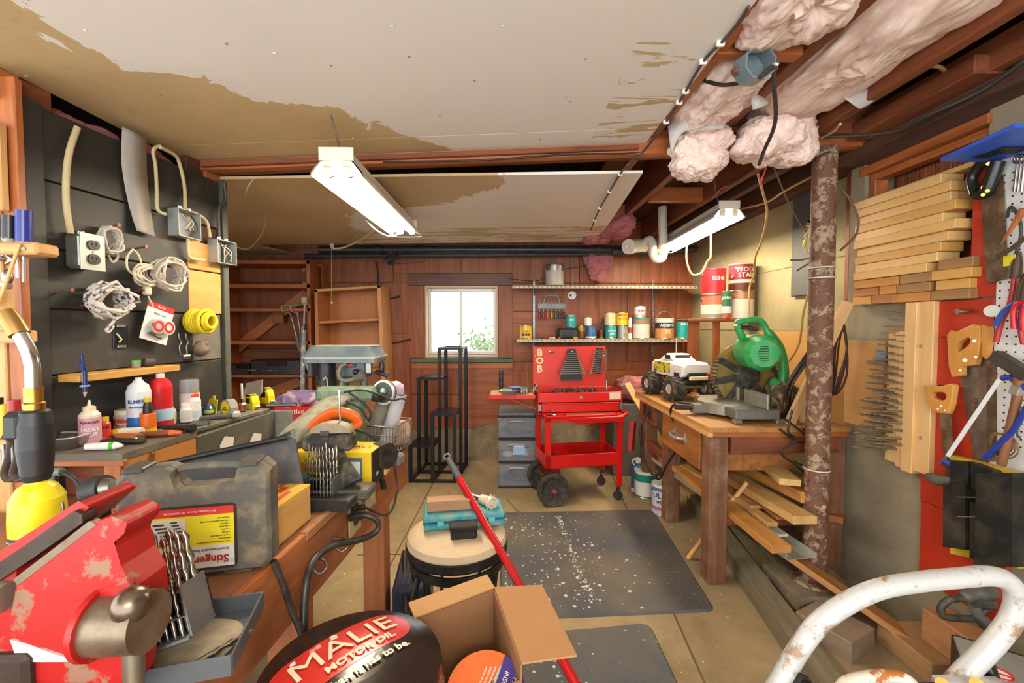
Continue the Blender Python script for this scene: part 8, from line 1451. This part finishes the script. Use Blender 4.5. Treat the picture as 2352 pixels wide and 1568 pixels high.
def dtext(s,size,m,x,y,bold=0,xs=1.0,ext=.0004):
 o=text(s,size,m,dm,ID,ext=ext,bold=bold,xs=xs);
 for v_ in o.data.vertices:v_.co.x+=x;v_.co.y+=y;v_.co.z+=.0032
 on_dome(o,da);o.data.update()
CT_=P('e2d4b0',.4);dtext('AMALIE',.064,CT_,-.02,.033,.0,1.15);dtext('MOTOR OIL',.02,CT_,.015,-.006,.0006,1.2);dtext('better than it has to be.',.0215,P('dcd6c4',.4),-.02,-.042,.0006,1.05)
for i,(x,y,r,c)in enumerate(((.0,.07,.008,'d8c8c0'),(-.03,.068,.006,'e08aa0'),(-.042,.066,.006,'d87a94'),(-.075,.066,.005,'e8e2d8'))):
 k=B();k.prism([(x+r*random.uniform(.7,1.2)*math.cos(a),y+r*random.uniform(.7,1.2)*math.sin(a))for a in[q*math.pi/6 for q in range(12)]],.0006);o=k.o('paint_spot',P(c,.5),dm);on_dome(o,da)
cb_=T('cardboard_box','open brown carton with raised flap on the floor','carton',(-.07,.88,0));CBD=P('a8794c',.8,0,.08,6);CBI=P('8f6440',.8,0,.1,6);zc_=.61
A_,B_=Vector((-.023,1.04,0)),Vector((.034,.8,0));C_,D_=Vector((-.196,.932,0)),Vector((-.100,.735,0))
def wallp(p,q,nm,zt0=zc_,zt1=zc_):
 n=(q-p).cross(Vector((0,0,1))).normalized()*.004;b=B();v=[p,q,q+n,p+n];b.add(v+[p+Vector((0,0,zt0)),q+Vector((0,0,zt1)),q+n+Vector((0,0,zt1)),p+n+Vector((0,0,zt0))],[(0,1,2,3),(7,6,5,4),(0,4,5,1),(1,5,6,2),(2,6,7,3),(3,7,4,0)]);b.o(nm,CBI,cb_,world=True)
wallp(C_,A_,'back_wall');wallp(A_,B_,'side_wall');wallp(B_,D_,'front_wall',.58,.56);wallp(D_,C_,'side_wall',.56,.60)
slab([C_,D_,B_,A_][::-1],.006).o('carton_floor',CBI,cb_,world=True)
def flap(p4,nm,m=CBD):
 b=B();p=[Vector(q)for q in p4];n=(p[1]-p[0]).cross(p[3]-p[0]).normalized()*.004;b.add(p+[q+n for q in p],[(3,2,1,0),(4,5,6,7),(0,1,5,4),(1,2,6,5),(2,3,7,6),(3,0,4,7)]);b.o(nm,m,cb_,world=True)
flap([A_+Vector((0,0,zc_)),B_+Vector((0,0,zc_)),W(1325,1508,.816),W(1245,1346,1.04)],'raised_flap');a2=C_+Vector((0,0,zc_));flap([a2,A_+Vector((0,0,zc_)),A_+Vector((-.02,.035,zc_+.012)),C_+Vector((-.02,.035,zc_+.012))],'back_flap',P('b98c58',.8,0,.08,6))
rl=T('insulation_wrap_roll','roll of pipe wrap with orange and purple label inside the carton','roll',(-.05,.88,.006));rc_=Vector((-.035,.86,0))
b=B();b.at(TR(rc_.x,rc_.y,.42)@RX(22));b.lathe([(.025,0),(.075,0),(.075,.14),(.025,.14),(.025,0)],32,caps=False);b.o('roll_body',P('b9a890',.6),rl,world=True)
Mr=TR(rc_.x,rc_.y,.42)@RX(22)@TR(0,0,.1412)
b=B();b.at(Mr);b.prism([(.076*math.cos(a),.076*math.sin(a))for a in[math.radians(60+i*10)for i in range(19)]],.002);b.o('orange_label',P('d8662a',.4),rl,world=True);b=B();b.at(Mr);b.prism([(.076*math.cos(a),.076*math.sin(a))for a in[math.radians(-100+i*10)for i in range(17)]],.002);b.o('purple_label',P('3f2f7a',.4),rl,world=True);b=B();b.at(Mr@TR(-.02,-.03,.002));b.prism([(.026*math.cos(a),.026*math.sin(a))for a in[math.radians(i*15)for i in range(24)]],.001);b.o('label_picture',P('c9cfc0',.4),rl,world=True)
text('PIPE WRAP',.014,TW,rl,Mr@TR(.045,-.008,.0022)@RZ(-112),world=True,ext=.0002);text('INSULATION',.013,TW,rl,Mr@TR(.028,.0,.0022)@RZ(-112),world=True,ext=.0002)
for i in range(4):text('aislante de tuberias para uso',.006,TW,rl,Mr@TR(.015-.009*i,.012,.0022)@RZ(-112),world=True,ext=.0001)
p_top,p_low=W(1024,1044,1.62),W(1312,1552,1.1);dv=(p_low-p_top).normalized();k=-p_top.z/dv.z;p_fl=p_top+dv*(k*.985)
pl_=T('broom_pole','red broom pole with grey grip leaning over the stool','pole',(p_fl.x,p_fl.y,0));g1=p_top+dv*.10;B().cyl(g1,p_fl,.0128,n=16).o('red_shaft',P('b8161a',.25),pl_,world=True);B().cyl(p_top+dv*.02,g1+dv*.015,.0105,.0135,14).o('grey_grip',P('4a4f52',.4),pl_,world=True);b=B();b.at(frame(p_top+dv*.015,dv,(0,-1,.3)));b.tor((-.005,0,0),.011,.004,16,7);b.o('hang_loop',P('6a6f72',.4),pl_,world=True)
ss_=T('step_stool','white paint-stained metal step stool with tubular handle','step stool',(.75,.72,0));WP_=SPOT('b9b8b4','94765e',24,.53,.62,.42,.1,.1,9,second=('b8924e',.66));ys=.74
hp2=[(1770,1600),(1795,1560),(1832,1495),(1880,1432),(1945,1385),(2020,1352),(2110,1336),(2200,1327),(2270,1322),(2310,1332),(2332,1360),(2333,1395),(2315,1435),(2270,1490),(2215,1545),(2175,1590)]
path=smooth_path([W(px,py,ys+.0*i)for i,(px,py)in enumerate(hp2)],5);L0,R0=path[0],path[-1]
B().tube([Vector((L0.x-.10,ys+.10,.0))]+[L0.lerp(Vector((L0.x-.10,ys+.10,0)),.5)]+path+[R0.lerp(Vector((R0.x+.02,ys+.12,0)),.5),Vector((R0.x+.02,ys+.12,0))],.0168,14).o('handle_tube',WP_,ss_,world=True)
zt1=W(2000,1590,.70).z;xl,xr=L0.x-.01,R0.x-.0
slab([(xl+.03,.50,zt1-.02),(xr-.02,.50,zt1-.02),(xr-.02,ys-.02,zt1-.02),(xl+.03,ys-.02,zt1-.02)],.02).o('top_step',P('2a2826',.7),ss_,world=True);B().tube(smooth_path([W(1925,1600,.66),W(1945,1568,.68),W(2010,1553,.69),W(2075,1557,.69),W(2110,1590,.67)],5),.010,9).o('step_rim',SPOT('d0c6b4','a8682c',22,.55,.6,.45),ss_,world=True)
board('hinge_bar',W(2150,1572,.72),W(2300,1575,.72),.02,.022,WP_,ss_);
for px in(2165,2245):B().cyl(W(px,1572,.70),W(px,1572,.695),.010,n=14).o('hinge_rivet',BRASS,ss_,world=True)
B().cyl(W(2255,1510,.75),W(2275,1560,.74),.016,.014,14).o('black_sleeve',P('121212',.15),ss_,world=True);B().cyl(W(1830,1562,.72),W(1850,1572,.72),.014,n=12).o('black_sleeve',P('121212',.15),ss_,world=True)
slab([(xl-.02,.36,.24),(xr+.02,.36,.24),(xr+.02,.56,.24),(xl-.02,.56,.24)],.025).o('lower_step',P('2a2826',.7),ss_,world=True)
for x in(xl-.03,xr+.03):B().tube([(x,.34,0),(x,.5,.3),(x*.98+.01,ys-.03,zt1-.01)],.012,9).o('front_leg',WP_,ss_,world=True)
